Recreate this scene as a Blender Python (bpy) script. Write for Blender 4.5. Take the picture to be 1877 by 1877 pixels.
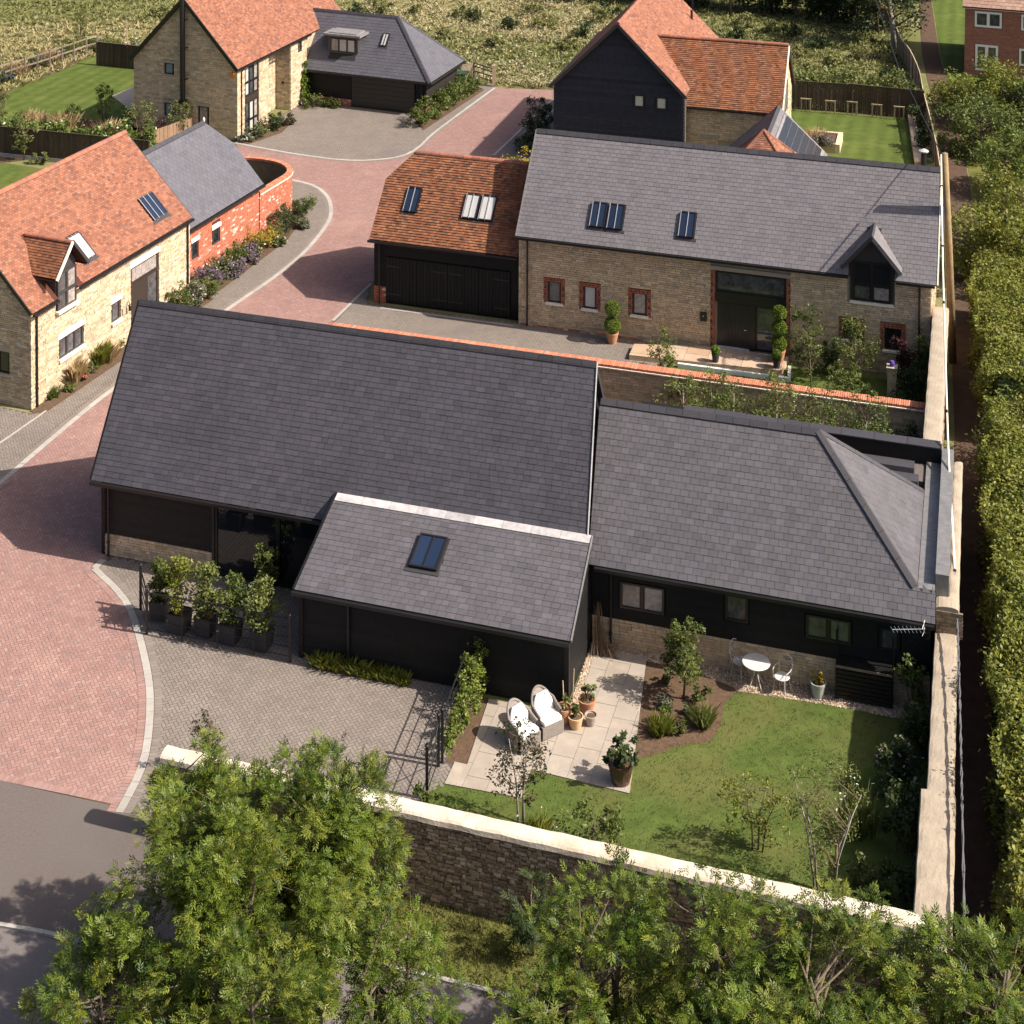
import bpy, math, random
import numpy as np
from mathutils import Vector, Matrix

for _o in list(bpy.data.objects):
    bpy.data.objects.remove(_o)
SC = bpy.context.scene
COL = SC.collection
RAD = math.radians
rng = np.random.default_rng(7)
random.seed(7)

# ------------------------------------------------------------------ camera
CF, CV, CROLL, CPIT, CH = 2924.0, -568.0, 0.0038, 0.0339, 28.49   # focal (photo px), principal row, roll, pitch, height (m)
_cr, _sr, _cp, _sp = math.cos(CROLL), math.sin(CROLL), math.cos(CPIT), math.sin(CPIT)
cam = bpy.data.cameras.new('camera')
camo = bpy.data.objects.new('camera', cam)
COL.objects.link(camo)
cam.sensor_width = 36.0
cam.lens = CF / 1877.0 * 36.0
cam.shift_y = -(938.5 - CV) / 1877.0
cam.clip_start = 1.0
cam.clip_end = 3000.0
_r0, _u0, _f0 = Vector((1, 0, 0)), Vector((0, _sp, _cp)), Vector((0, _cp, -_sp))
_R, _U = _r0 * _cr + _u0 * _sr, _u0 * _cr - _r0 * _sr
_m = Matrix((_R, _U, -_f0)).transposed().to_4x4()
_m.translation = Vector((0, 0, CH))
camo.matrix_world = _m
SC.camera = camo

# ------------------------------------------------------------------ world, sun, exposure
SUN = Vector((0.695, -0.183, 0.695)).normalized()                  # towards the sun
w = bpy.data.worlds.new('World')
SC.world = w
w.use_nodes = True
nt = w.node_tree
nt.nodes.clear()
sky = nt.nodes.new('ShaderNodeTexSky')
sky.sky_type = 'NISHITA'
sky.sun_disc = False
sky.sun_elevation = math.asin(SUN.z)
sky.sun_rotation = math.atan2(SUN.x, SUN.y)
sky.air_density = 0.7
sky.dust_density = 4.0
sky.ozone_density = 0.3
bg = nt.nodes.new('ShaderNodeBackground')
bg.inputs['Strength'].default_value = 0.098
wo = nt.nodes.new('ShaderNodeOutputWorld')
nt.links.new(sky.outputs[0], bg.inputs['Color'])
nt.links.new(bg.outputs[0], wo.inputs['Surface'])
sun = bpy.data.lights.new('sun', 'SUN')
sun.energy = 5.0
sun.angle = RAD(0.6)
sun.color = (1.0, 0.91, 0.79)
suno = bpy.data.objects.new('sun', sun)
COL.objects.link(suno)
suno.location = SUN * 150
suno.rotation_euler = SUN.to_track_quat('Z', 'Y').to_euler()
SC.view_settings.view_transform = 'Standard'
SC.view_settings.look = 'None'
SC.view_settings.exposure = 0.75
SC.view_settings.gamma = 1.0
SC.view_settings.use_curve_mapping = False

# ------------------------------------------------------------------ survey helpers
def P(u, v, z=0.0):
    """World point at height z that the photograph shows at pixel (u, v)."""
    du, dv = u - 938.5, v - CV
    du, dv = _cr * du + _sr * dv, -_sr * du + _cr * dv
    a, c = du / CF, -dv / CF
    y, zz = _cp + _sp * c, -_sp + _cp * c
    t = (z - CH) / zz
    return Vector((a * t, y * t, z))

def pxm(p):
    return CF / p[1]

class Fr:
    """Local frame: origin x, y and heading."""
    def __init__(s, x, y, deg):
        t = RAD(deg)
        s.x, s.y, s.t = x, y, t
        s.c, s.s = math.cos(t), math.sin(t)
    def w(s, a, b, z=0.0):
        return Vector((s.x + a * s.c - b * s.s, s.y + a * s.s + b * s.c, z))
    def l(s, p):
        dx, dy = p[0] - s.x, p[1] - s.y
        return Vector((dx * s.c + dy * s.s, -dx * s.s + dy * s.c, p[2] if len(p) > 2 else 0.0))

MH = Fr(-12.86, 48.24, -16.5)      # main house and its garden
H2 = Fr(0.26, 64.97, -16.9)
H1 = Fr(-17.45, 57.62, 68.2)
H3 = Fr(-15.28, 88.91, 69.5)
H4 = Fr(9.2, 82.9, 74.0)

# ------------------------------------------------------------------ object helpers
def tag(o, label=None, cat=None, group=None, kind=None):
    if label: o['label'] = label
    if cat: o['category'] = cat
    if group: o['group'] = group
    if kind: o['kind'] = kind
    return o

def thing(name, label, cat, loc=(0, 0, 0), rot=0.0, group=None):
    o = bpy.data.objects.new(name, None)
    o.empty_display_size = 0.2
    COL.objects.link(o)
    o.location = loc
    o.rotation_euler = (0, 0, rot)
    return tag(o, label, cat, group)

def frame_thing(name, label, cat, fr, group=None):
    return thing(name, label, cat, (fr.x, fr.y, 0), fr.t, group)

def link(name, me, parent=None, label=None, kind=None):
    o = bpy.data.objects.new(name, me)
    COL.objects.link(o)
    if parent is not None: o.parent = parent
    return tag(o, label, None, None, kind)

def mesh_np(name, V, F, mat, rnd=None, parent=None, smooth=False, label=None, kind=None):
    V = np.asarray(V, dtype=np.float32); F = np.asarray(F, dtype=np.int32)
    me = bpy.data.meshes.new(name)
    n, k = F.shape
    me.vertices.add(len(V)); me.vertices.foreach_set('co', V.ravel())
    me.loops.add(n * k); me.loops.foreach_set('vertex_index', F.ravel())
    me.polygons.add(n)
    me.polygons.foreach_set('loop_start', np.arange(0, n * k, k, dtype=np.int32))
    me.polygons.foreach_set('loop_total', np.full(n, k, dtype=np.int32))
    me.polygons.foreach_set('use_smooth', np.full(n, bool(smooth)))
    if rnd is not None:
        at = me.attributes.new('rnd', 'FLOAT', 'FACE')
        at.data.foreach_set('value', np.asarray(rnd, dtype=np.float32))
    me.update(calc_edges=True)
    me.materials.append(mat)
    return link(name, me, parent, label, kind)

class MB:
    """Collects shapes that make up one mesh object."""
    def __init__(s): s.v, s.f, s.r = [], [], []
    def add(s, vs, fs, r=None):
        b = len(s.v)
        s.v += [tuple(x) for x in vs]
        s.f += [tuple(i + b for i in f) for f in fs]
        r = random.random() if r is None else r
        s.r += [r] * len(fs)
        return s
    def box(s, x0, y0, z0, x1, y1, z1, r=None):
        vs = [(x0, y0, z0), (x1, y0, z0), (x1, y1, z0), (x0, y1, z0), (x0, y0, z1), (x1, y0, z1), (x1, y1, z1), (x0, y1, z1)]
        return s.add(vs, [(3, 2, 1, 0), (4, 5, 6, 7), (0, 1, 5, 4), (1, 2, 6, 5), (2, 3, 7, 6), (3, 0, 4, 7)], r)
    def obox(s, c, ax, ay, az, r=None):
        """Box from centre and three half-axis vectors."""
        c, ax, ay, az = map(Vector, (c, ax, ay, az))
        vs = [c - ax - ay - az, c + ax - ay - az, c + ax + ay - az, c - ax + ay - az, c - ax - ay + az, c + ax - ay + az, c + ax + ay + az, c - ax + ay + az]
        return s.add(vs, [(3, 2, 1, 0), (4, 5, 6, 7), (0, 1, 5, 4), (1, 2, 6, 5), (2, 3, 7, 6), (3, 0, 4, 7)], r)
    def bar(s, p, q, w, h=None, r=None):
        """Rectangular bar between two points."""
        p, q = Vector(p), Vector(q)
        h = w if h is None else h
        d = (q - p).normalized()
        up = Vector((0, 0, 1)) if abs(d.z) < 0.95 else Vector((1, 0, 0))
        a = d.cross(up).normalized(); b = a.cross(d).normalized()
        return s.obox((p + q) / 2, (q - p) / 2, a * w / 2, b * h / 2, r)
    def tube(s, pts, rad, n=6, r=None, cap=True):
        pts = [Vector(p) for p in pts]
        rads = rad if hasattr(rad, '__len__') else [rad] * len(pts)
        vs, fs = [], []
        for i, p in enumerate(pts):
            d = (pts[min(i + 1, len(pts) - 1)] - pts[max(i - 1, 0)])
            d = d.normalized() if d.length > 1e-6 else Vector((0, 0, 1))
            up = Vector((0, 0, 1)) if abs(d.z) < 0.9 else Vector((1, 0, 0))
            a = d.cross(up).normalized(); b = a.cross(d)
            for k in range(n):
                t = 2 * math.pi * k / n
                vs.append(p + (a * math.cos(t) + b * math.sin(t)) * rads[i])
        for i in range(len(pts) - 1):
            for k in range(n):
                k2 = (k + 1) % n
                fs.append((i * n + k, i * n + k2, (i + 1) * n + k2, (i + 1) * n + k))
        if cap:
            fs.append(tuple(range(n - 1, -1, -1)))
            fs.append(tuple((len(pts) - 1) * n + k for k in range(n)))
        return s.add(vs, fs, r)
    def lathe(s, c, prof, n=16, r=None):
        """prof: list of (radius, z)."""
        c = Vector(c); vs, fs = [], []
        for (ra, z) in prof:
            for k in range(n):
                t = 2 * math.pi * k / n
                vs.append((c.x + ra * math.cos(t), c.y + ra * math.sin(t), c.z + z))
        for i in range(len(prof) - 1):
            for k in range(n):
                k2 = (k + 1) % n
                fs.append((i * n + k, i * n + k2, (i + 1) * n + k2, (i + 1) * n + k))
        fs.append(tuple(range(n - 1, -1, -1))); fs.append(tuple((len(prof) - 1) * n + k for k in range(n)))
        return s.add(vs, fs, r)
    def prism(s, poly, ext, r=None):
        """Planar polygon (3-D points) pushed along the vector ext."""
        n = len(poly); ext = Vector(ext)
        vs = [Vector(p) for p in poly] + [Vector(p) + ext for p in poly]
        fs = [tuple(range(n - 1, -1, -1)), tuple(range(n, 2 * n))]
        for i in range(n):
            j = (i + 1) % n
            fs.append((i, j, j + n, i + n))
        return s.add(vs, fs, r)
    def sheet(s, poly, r=None):
        return s.add(poly, [tuple(range(len(poly)))], r)
    def build(s, name, mat, parent=None, label=None, kind=None, smooth=False, fixn=True):
        me = bpy.data.meshes.new(name)
        me.from_pydata(s.v, [], s.f)
        at = me.attributes.new('rnd', 'FLOAT', 'FACE')
        at.data.foreach_set('value', np.asarray(s.r, dtype=np.float32))
        me.materials.append(mat)
        if fixn:
            import bmesh
            bm = bmesh.new(); bm.from_mesh(me)
            bmesh.ops.recalc_face_normals(bm, faces=bm.faces)
            bm.to_mesh(me); bm.free()
        if smooth:
            me.polygons.foreach_set('use_smooth', np.ones(len(me.polygons), dtype=bool))
        me.update()
        return link(name, me, parent, label, kind)

def copy_tree(o, parent=None):
    c = o.copy(); COL.objects.link(c)
    if parent is not None: c.parent = parent
    for ch in list(o.children): copy_tree(ch, c)
    return c

# ------------------------------------------------------------------ materials
MATS = {}
def mat(name, cols, rough=0.8, noise=(6.0, 0.25), bump=0.0, bscale=40.0, spec=0.3, metal=0.0, blotch=None, trans=0.0, emis=None, coat=0.0, stripe=None):
    """Colour by the per-piece random value (face attribute plus object random), grain by noise."""
    if name in MATS: return MATS[name]
    m = bpy.data.materials.new(name); m.use_nodes = True
    N, L = m.node_tree.nodes, m.node_tree.links
    N.clear()
    out = N.new('ShaderNodeOutputMaterial'); bs = N.new('ShaderNodeBsdfPrincipled')
    at = N.new('ShaderNodeAttribute'); at.attribute_name = 'rnd'
    oi = N.new('ShaderNodeObjectInfo')
    ad = N.new('ShaderNodeMath'); ad.operation = 'ADD'
    L.new(at.outputs['Fac'], ad.inputs[0]); L.new(oi.outputs['Random'], ad.inputs[1])
    fr = N.new('ShaderNodeMath'); fr.operation = 'FRACT'; L.new(ad.outputs[0], fr.inputs[0])
    ra = N.new('ShaderNodeValToRGB'); cr = ra.color_ramp
    if len(cols) == 1: cols = [cols[0], cols[0]]
    n = len(cols)
    while len(cr.elements) < n: cr.elements.new(0.5)
    for i, c in enumerate(cols):
        cr.elements[i].position = i / max(n - 1, 1); cr.elements[i].color = (*c, 1)
    L.new(fr.outputs[0], ra.inputs[0])
    col = ra.outputs[0]
    ge = N.new('ShaderNodeNewGeometry')
    if noise and noise[1] > 0:
        no = N.new('ShaderNodeTexNoise'); no.inputs['Scale'].default_value = noise[0]; no.inputs['Detail'].default_value = 6
        no.inputs['Roughness'].default_value = 0.65
        L.new(ge.outputs['Position'], no.inputs['Vector'])
        mr = N.new('ShaderNodeMapRange'); mr.inputs[1].default_value = 0.25; mr.inputs[2].default_value = 0.75
        mr.inputs[3].default_value = 1 - noise[1]; mr.inputs[4].default_value = 1 + noise[1]
        L.new(no.outputs[0], mr.inputs[0])
        vm = N.new('ShaderNodeVectorMath'); vm.operation = 'SCALE'
        L.new(col, vm.inputs[0]); L.new(mr.outputs[0], vm.inputs['Scale'])
        col = vm.outputs[0]
    if blotch:   # (scale, colour, low, high)
        n2 = N.new('ShaderNodeTexNoise'); n2.inputs['Scale'].default_value = blotch[0]; n2.inputs['Detail'].default_value = 5
        L.new(ge.outputs['Position'], n2.inputs['Vector'])
        m2 = N.new('ShaderNodeMapRange'); m2.inputs[1].default_value = blotch[2]; m2.inputs[2].default_value = blotch[3]
        L.new(n2.outputs[0], m2.inputs[0])
        mx = N.new('ShaderNodeMix'); mx.data_type = 'RGBA'
        L.new(m2.outputs[0], mx.inputs[0]); L.new(col, mx.inputs[6]); mx.inputs[7].default_value = (*blotch[1], 1)
        col = mx.outputs[2]
    if stripe:   # (angle, period, amount)
        vr = N.new('ShaderNodeVectorRotate'); vr.rotation_type = 'Z_AXIS'; vr.inputs['Angle'].default_value = RAD(stripe[0])
        L.new(ge.outputs['Position'], vr.inputs['Vector'])
        wv = N.new('ShaderNodeTexWave'); wv.inputs['Scale'].default_value = .314 / stripe[1]; wv.inputs['Distortion'].default_value = 1.2; wv.inputs['Detail'].default_value = 2
        L.new(vr.outputs[0], wv.inputs['Vector'])
        m3 = N.new('ShaderNodeMapRange'); m3.inputs[3].default_value = 1 - stripe[2]; m3.inputs[4].default_value = 1 + stripe[2]
        L.new(wv.outputs['Fac'], m3.inputs[0])
        v3 = N.new('ShaderNodeVectorMath'); v3.operation = 'SCALE'
        L.new(col, v3.inputs[0]); L.new(m3.outputs[0], v3.inputs['Scale']); col = v3.outputs[0]
    L.new(col, bs.inputs['Base Color'])
    bs.inputs['Roughness'].default_value = rough
    bs.inputs['Metallic'].default_value = metal
    bs.inputs['Specular IOR Level'].default_value = spec
    if coat: bs.inputs['Coat Weight'].default_value = coat; bs.inputs['Coat Roughness'].default_value = 0.03
    if bump:
        bn = N.new('ShaderNodeTexNoise'); bn.inputs['Scale'].default_value = bscale; bn.inputs['Detail'].default_value = 5
        L.new(ge.outputs['Position'], bn.inputs['Vector'])
        bu = N.new('ShaderNodeBump'); bu.inputs['Strength'].default_value = bump; bu.inputs['Distance'].default_value = 0.02
        L.new(bn.outputs[0], bu.inputs['Height']); L.new(bu.outputs[0], bs.inputs['Normal'])
    sh = bs.outputs[0]
    if trans:
        tr = N.new('ShaderNodeBsdfTranslucent'); L.new(col, tr.inputs['Color'])
        ms = N.new('ShaderNodeMixShader'); ms.inputs[0].default_value = trans
        L.new(sh, ms.inputs[1]); L.new(tr.outputs[0], ms.inputs[2]); sh = ms.outputs[0]
    L.new(sh, out.inputs['Surface'])
    MATS[name] = m
    return m

def hsv(c, k): return tuple(min(1, x * k) for x in c)
def shades(c, ks): return [hsv(c, k) for k in ks]

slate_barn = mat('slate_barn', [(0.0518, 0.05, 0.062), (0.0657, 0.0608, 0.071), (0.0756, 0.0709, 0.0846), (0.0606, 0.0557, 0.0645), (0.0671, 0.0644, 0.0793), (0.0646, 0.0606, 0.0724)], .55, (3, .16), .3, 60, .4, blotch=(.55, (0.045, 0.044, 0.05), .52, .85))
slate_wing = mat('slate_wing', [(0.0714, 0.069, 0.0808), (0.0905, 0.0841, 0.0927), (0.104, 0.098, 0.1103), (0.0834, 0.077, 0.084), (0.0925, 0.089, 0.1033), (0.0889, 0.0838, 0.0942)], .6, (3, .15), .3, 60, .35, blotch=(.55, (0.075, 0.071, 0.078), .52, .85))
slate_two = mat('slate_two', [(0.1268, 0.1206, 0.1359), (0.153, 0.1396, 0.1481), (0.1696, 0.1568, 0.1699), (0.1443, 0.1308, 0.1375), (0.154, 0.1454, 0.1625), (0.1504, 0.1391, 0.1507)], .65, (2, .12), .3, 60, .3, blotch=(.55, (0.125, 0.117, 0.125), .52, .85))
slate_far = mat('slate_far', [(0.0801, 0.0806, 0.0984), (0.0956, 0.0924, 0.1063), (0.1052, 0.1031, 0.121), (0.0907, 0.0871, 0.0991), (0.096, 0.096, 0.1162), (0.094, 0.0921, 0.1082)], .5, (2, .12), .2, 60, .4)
slate_bed = mat('slate_bed', [(.03, .028, .031)], .8)
ridge_slate = mat('ridge_slate', [(.042, .04, .047), (.05, .047, .054), (.038, .037, .043)], .5, (8, .15), .2, 60, .4)
lead = mat('lead', [(.2, .195, .195), (.26, .25, .25)], .45, (5, .3), .2, 30, .5, .25)
lead_bright = mat('lead_bright', [(.5, .47, .47), (.62, .59, .58), (.42, .4, .41)], .4, (5, .3), .2, 30, .5, .2)
tile_red = mat('tile_red', [(0.2465, 0.1005, 0.0603), (0.289, 0.1264, 0.0789), (0.1935, 0.077, 0.0485), (0.2571, 0.1123, 0.0708), (0.1406, 0.0676, 0.0532), (0.3313, 0.1499, 0.1001)], .8, (1.2, .15), .3, 50, .2)
tile_gar = mat('tile_gar', [(0.24, 0.0936, 0.0462), (0.27, 0.117, 0.0588), (0.18, 0.0702, 0.0378), (0.228, 0.0897, 0.0462), (0.102, 0.0546, 0.0378), (0.288, 0.1326, 0.0714)], .8, (1.4, .25), .3, 50, .2, blotch=(.9, (.16, .075, .045), .56, .75))
tile_bed = mat('tile_bed', [(0.072, 0.024, 0.015)], .9)
tile_ridge = mat('tile_ridge', [(.33, .13, .085), (.24, .11, .08), (.40, .15, .09)], .8, (6, .25), .3, 50, .2)
stone = mat('stone', [(0.4911, 0.3879, 0.2579), (0.6085, 0.4972, 0.3475), (0.3883, 0.3002, 0.1907), (0.5498, 0.4244, 0.2804), (0.315, 0.2637, 0.1981), (0.6526, 0.5557, 0.4222)], .9, (5, .2), .5, 40, .15)
stone_grey = mat('stone_grey', [(0.5817, 0.4491, 0.3049), (0.4848, 0.3668, 0.2341), (0.6787, 0.5239, 0.3617), (0.3879, 0.3068, 0.2129), (0.5333, 0.3967, 0.2483), (0.6302, 0.4715, 0.2979), (0.4687, 0.3742, 0.2837)], .9, (5, .2), .5, 40, .15)
stone_old = mat('stone_old', [(0.3758, 0.2782, 0.1922), (0.2903, 0.2087, 0.1406), (0.4782, 0.3632, 0.2587), (0.222, 0.17, 0.1183), (0.3416, 0.255, 0.1775), (0.5635, 0.4482, 0.355)], .95, (6, .35), .9, 25, .1)
mortar = mat('mortar', [(.40, .33, .235)], .95, (4, .2))
mortar_dark = mat('mortar_dark', [(.14, .115, .085)], .95, (4, .3))
brick_red = mat('brick_red', [(.44, .15, .09), (.38, .12, .075), (.48, .18, .11), (.34, .11, .075), (.42, .145, .09), (.44, .16, .1), (.39, .13, .08), (.72, .56, .48)], .9, (8, .2), .4, 50, .15)
brick_dark = mat('brick_dark', [(0.34, 0.115, 0.07), (0.4, 0.14, 0.085), (0.28, 0.095, 0.06), (0.37, 0.13, 0.08)], .9, (8, .2), .3, 50, .15)
brick_pale = mat('brick_pale', [(.33, .15, .11), (.28, .13, .10), (.37, .17, .125)], .9, (8, .2), .3, 50, .15)
cope_brick = mat('cope_brick', [(.5, .2, .12), (.42, .15, .09), (.56, .25, .16)], .9, (8, .2), .3, 50, .15)
render_cope = mat('render_cope', [(0.57, 0.5014, 0.418)], .9, (3.5, .22), .6, 14, .15, blotch=(1.3, (.48, .38, .28),   .48, .75))
render_cope2 = mat('render_cope2', [(0.3423, 0.2856, 0.2206)], .9, (2.5, .18), .6, 14, .15, blotch=(1.3, (.34, .29, .23), .5, .75))
limestone = mat('limestone', [(0.806, 0.7425, 0.6235), (0.728, 0.6615, 0.551)], .85, (6, .1), .2, 40, .2)
limestone2 = mat('limestone2', [(.36, .31, .25)], .85, (6, .12), .2, 40, .2)
board = mat('board', [(0.009, 0.0086, 0.0094), (0.012, 0.0114, 0.012), (0.0072, 0.0072, 0.0079), (0.0102, 0.0096, 0.0096)], .6, (9, .35), .3, 25, .25)
board_navy = mat('board_navy', [(0.0242, 0.0267, 0.0386), (0.0319, 0.0345, 0.0478), (0.0207, 0.0224, 0.034)], .7, (5, .25), .3, 25, .2)
board_brown = mat('board_brown', [(.017, .0145, .013), (.022, .0185, .0165)], .6, (9, .3), .3, 25, .25)
metal_black = mat('metal_black', [(.012, .012, .013)], .4, None, 0, 1, .5)
frame_black = mat('frame_black', [(.014, .013, .014)], .35, None, 0, 1, .5)
frame_grey = mat('frame_grey', [(.045, .042, .045)], .4, None, 0, 1, .5)
frame_brown = mat('frame_brown', [(.035, .026, .022)], .45, None, 0, 1, .4)
frame_white = mat('frame_white', [(.75, .75, .74)], .4, None, 0, 1, .5)
silver = mat('silver', [(.75, .74, .72)], .3, None, 0, 1, .5, .7)
glass = mat('glass', [(.008, .010, .013), (.012, .016, .02)], .03, None, 0, 1, .7)
glass_blue = mat('glass_blue', [(.012, .02, .045), (.016, .028, .06)], .05, None, 0, 1, .8)
glass_blind = mat('glass_blind', [(.5, .49, .47), (.42, .42, .42)], .2, (3, .1), 0, 1, .5, coat=.6)
glass_curtain = mat('glass_curtain', [(.25, .22, .21), (.32, .29, .27)], .3, (7, .6), 0, 1, .5, coat=.6)
glass_reflect = mat('glass_reflect', [(.075, .078, .08), (.05, .052, .056)], .06, (3.5, .85), 0, 1, .7, coat=.6)  # strong noise blotches in the colour stand in for reflections on the panes
glass_blueblind = mat('glass_blueblind', [(.19, .24, .28)], .15, (3, .15), 0, 1, .6, coat=.6)
wood_pale = mat('wood_pale', [(.42, .32, .22), (.48, .37, .25), (.36, .27, .18)], .85, (8, .2), .3, 30, .15)
wood_fence = mat('wood_fence', [(.075, .054, .038), (.095, .07, .05), (.06, .043, .03)], .9, (8, .25), .3, 30, .1)
wood_grey = mat('wood_grey', [(.22, .175, .13), (.17, .135, .10), (.27, .22, .165)], .9, (8, .25), .3, 30, .1)
wood_pole = mat('wood_pole', [(.27, .19, .10)], .85, (4, .3), .4, 30, .15)
orange_fence = mat('orange_fence', [(0.2268, 0.144, 0.0926), (0.2592, 0.168, 0.114)], .85, (8, .2), .3, 30, .15)
soil = mat('soil', [(.105, .068, .045)], .95, (8, .35), 1.0, 12, .1)
bark = mat('bark', [(.12, .095, .07), (.16, .125, .09)], .9, (10, .3), .5, 30, .1)
bark_pale = mat('bark_pale', [(0.315, 0.285, 0.2475), (0.375, 0.345, 0.3)], .8, (10, .3), .2, 30, .1)
twig = mat('twig', [(.13, .09, .055), (.18, .13, .08)], .9)
terracotta = mat('terracotta', [(.48, .24, .135), (.42, .2, .12)], .8, (5, .2), .2, 30, .2)
terracotta_pale = mat('terracotta_pale', [(.56, .37, .21)], .8, (5, .2), .2, 30, .2)
pot_grey = mat('pot_grey', [(.33, .285, .25)], .85, (5, .2), .2, 30, .2)
pot_brown = mat('pot_brown', [(.075, .04, .027)], .25, (5, .4), 0, 1, .5)
pot_white = mat('pot_white', [(.4, .42, .39)], .5, (5, .1), 0, 1, .4)
pot_dark = mat('pot_dark', [(.045, .042, .045), (.055, .05, .05)], .7, (5, .2), .1, 30, .3)
wicker = mat('wicker', [(.2, .175, .155), (.25, .22, .2), (.16, .14, .125)], .8, (30, .3), .5, 60, .2)
cushion = mat('cushion', [(.78, .76, .73)], .9, (4, .06), .15, 30, .1)
iron_white = mat('iron_white', [(.58, .56, .53)], .5, (6, .15), 0, 1, .4)
alarm_orange = mat('alarm_orange', [(.65, .22, .03)], .5, None)
plastic_white = mat('plastic_white', [(.8, .8, .8)], .4, None)
bin_green = mat('bin_green', [(.02, .06, .035)], .5, None)
solar = mat('solar', [(.012, .014, .02), (.016, .018, .025)], .2, (3, .2), 0, 1, .6)
paint_violet = mat('paint_violet', [(.1, .06, .3)], .6, None)

# ground
mat_red = mat('paver_red', [(0.2823, 0.1707, 0.1494), (0.3185, 0.1984, 0.1762), (0.2534, 0.1521, 0.1365), (0.304, 0.1844, 0.1612), (0.2388, 0.1614, 0.1514), (0.3402, 0.2216, 0.1961)], .85, (1.0, .12), .2, 60, .2, blotch=(.45, (.42, .26, .22), .58, .85))
mat_red_bed = mat('paver_red_bed', [(0.221, 0.119, 0.098)], .9, (3, .2))
mat_grey = mat('paver_grey', [(0.2014, 0.1708, 0.1483), (0.2205, 0.1875, 0.163), (0.1856, 0.1585, 0.1382), (0.2109, 0.1801, 0.1571), (0.233, 0.1985, 0.1736)], .85, (1.0, .12), .2, 60, .2, blotch=(.35, (.17, .15, .142), .56, .8))
mat_grey_bed = mat('paver_grey_bed', [(0.0978, 0.085, 0.0765)], .9, (3, .2))
mat_kerb = mat('kerb_concrete', [(0.34, 0.3145, 0.2848), (0.374, 0.3485, 0.3187), (0.3145, 0.289, 0.2635)], .85, (4, .12), .2, 40, .2)
mat_asphalt = mat('asphalt', [(0.1274, 0.1066, 0.0988)], .9, (14, .16), .5, 120, .25, blotch=(.35, (.135, .118, .108), .5, .8))
mat_asphalt2 = mat('asphalt_pale', [(0.161, 0.1403, 0.1357)], .9, (14, .14), .5, 120, .25, blotch=(.5, (.17, .15, .145), .5, .8))
mat_slab = mat('patio_slab', [(0.3236, 0.2779, 0.2355), (0.3099, 0.2643, 0.2219), (0.3371, 0.2915, 0.2491), (0.319, 0.2711, 0.2264)], .75, (2.5, .1), .2, 30, .3, blotch=(2.0, (.42, .35, .285), .55, .85))
mat_sand = mat('sandstone_slab', [(0.44, 0.304, 0.208), (0.384, 0.264, 0.176), (0.48, 0.352, 0.256), (0.4, 0.296, 0.232), (0.448, 0.344, 0.24)], .8, (3, .12), .2, 30, .2)
mat_gravel = mat('gravel', [(.5, .38, .27), (.6, .5, .4), (.38, .27, .18), (.55, .42, .3), (.66, .58, .5)], .8)
mat_gravel_bed = mat('gravel_bed', [(.3, .22, .155)], .9, (30, .4), .8, 60)
mat_lawn = mat('lawn', [(0.0754, 0.1064, 0.0247)], .95, (2.2, .30), 1.0, 45, .1, blotch=(.5, (.125, .122, .042), .45, .75), stripe=(70, 1.1, .05))
mat_lawn2 = mat('lawn_striped', [(0.0768, 0.1049, 0.0234)], .95, (1.6, .22), .8, 45, .1, blotch=(.4, (.13, .15, .04), .5, .85), stripe=(16, .9, .10))
mat_verge = mat('verge', [(.115, .118, .032)], .95, (1.6, .3), 1.0, 30, .1, blotch=(.7, (.17, .145, .06), .5, .8))
mat_field = mat('field', [(.215, .195, .09)], .95, (.8, .3), .6, 10, .1, blotch=(.09, (.11, .125, .045), .40, .6))
mat_lane = mat('lane_earth', [(0.0904, 0.0587, 0.0419)], .95, (2.5, .25), .6, 20, .1)

def leafmat(name, cols, trans=.28, rough=.5, spec=.3):
    return mat(name, cols, rough, (1.5, .22), 0, 1, spec, trans=trans)
lf_ash = leafmat('leaf_ash', [(0.0297, 0.0637, 0.0059), (0.0881, 0.1331, 0.0133), (0.1507, 0.1932, 0.023), (0.0587, 0.0983, 0.0133), (0.2134, 0.2325, 0.0318), (0.0169, 0.0407, 0.0108)])  # brightest yellow tones put sunlit highlights into the leaf colour
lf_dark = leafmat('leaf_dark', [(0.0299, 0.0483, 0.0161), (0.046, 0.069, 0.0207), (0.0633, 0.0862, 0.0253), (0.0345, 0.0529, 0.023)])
lf_mid = leafmat('leaf_mid', [(0.065, 0.0936, 0.0198), (0.0975, 0.126, 0.0275), (0.1235, 0.15, 0.033), (0.078, 0.102, 0.0264)])
lf_lime = leafmat('leaf_lime', [(0.12, 0.185, 0.02), (0.16, 0.23, 0.025), (0.1, 0.15, 0.02)])
lf_yellow = leafmat('leaf_yellow', [(0.1469, 0.1822, 0.0255), (0.1901, 0.2208, 0.034), (0.1123, 0.149, 0.0255), (0.0864, 0.127, 0.0255)])
lf_hedge = leafmat('leaf_hedge', [(0.1363, 0.1659, 0.024), (0.1977, 0.2109, 0.0314), (0.1022, 0.1294, 0.0203), (0.2589, 0.246, 0.0415), (0.0749, 0.0985, 0.0184)])
lf_olive = leafmat('leaf_olive', [(0.1251, 0.149, 0.0381), (0.1619, 0.1855, 0.0508), (0.0957, 0.1193, 0.033), (0.2061, 0.2153, 0.0572)])
lf_grey = leafmat('leaf_grey', [(.13, .145, .09), (.17, .175, .115), (.1, .115, .07)])
lf_brown = leafmat('leaf_brown', [(.07, .055, .03), (.09, .07, .04), (.055, .06, .026), (.04, .05, .02)])
lf_purple = leafmat('leaf_purple', [(.06, .02, .022), (.08, .028, .03), (.045, .018, .02)])
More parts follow.
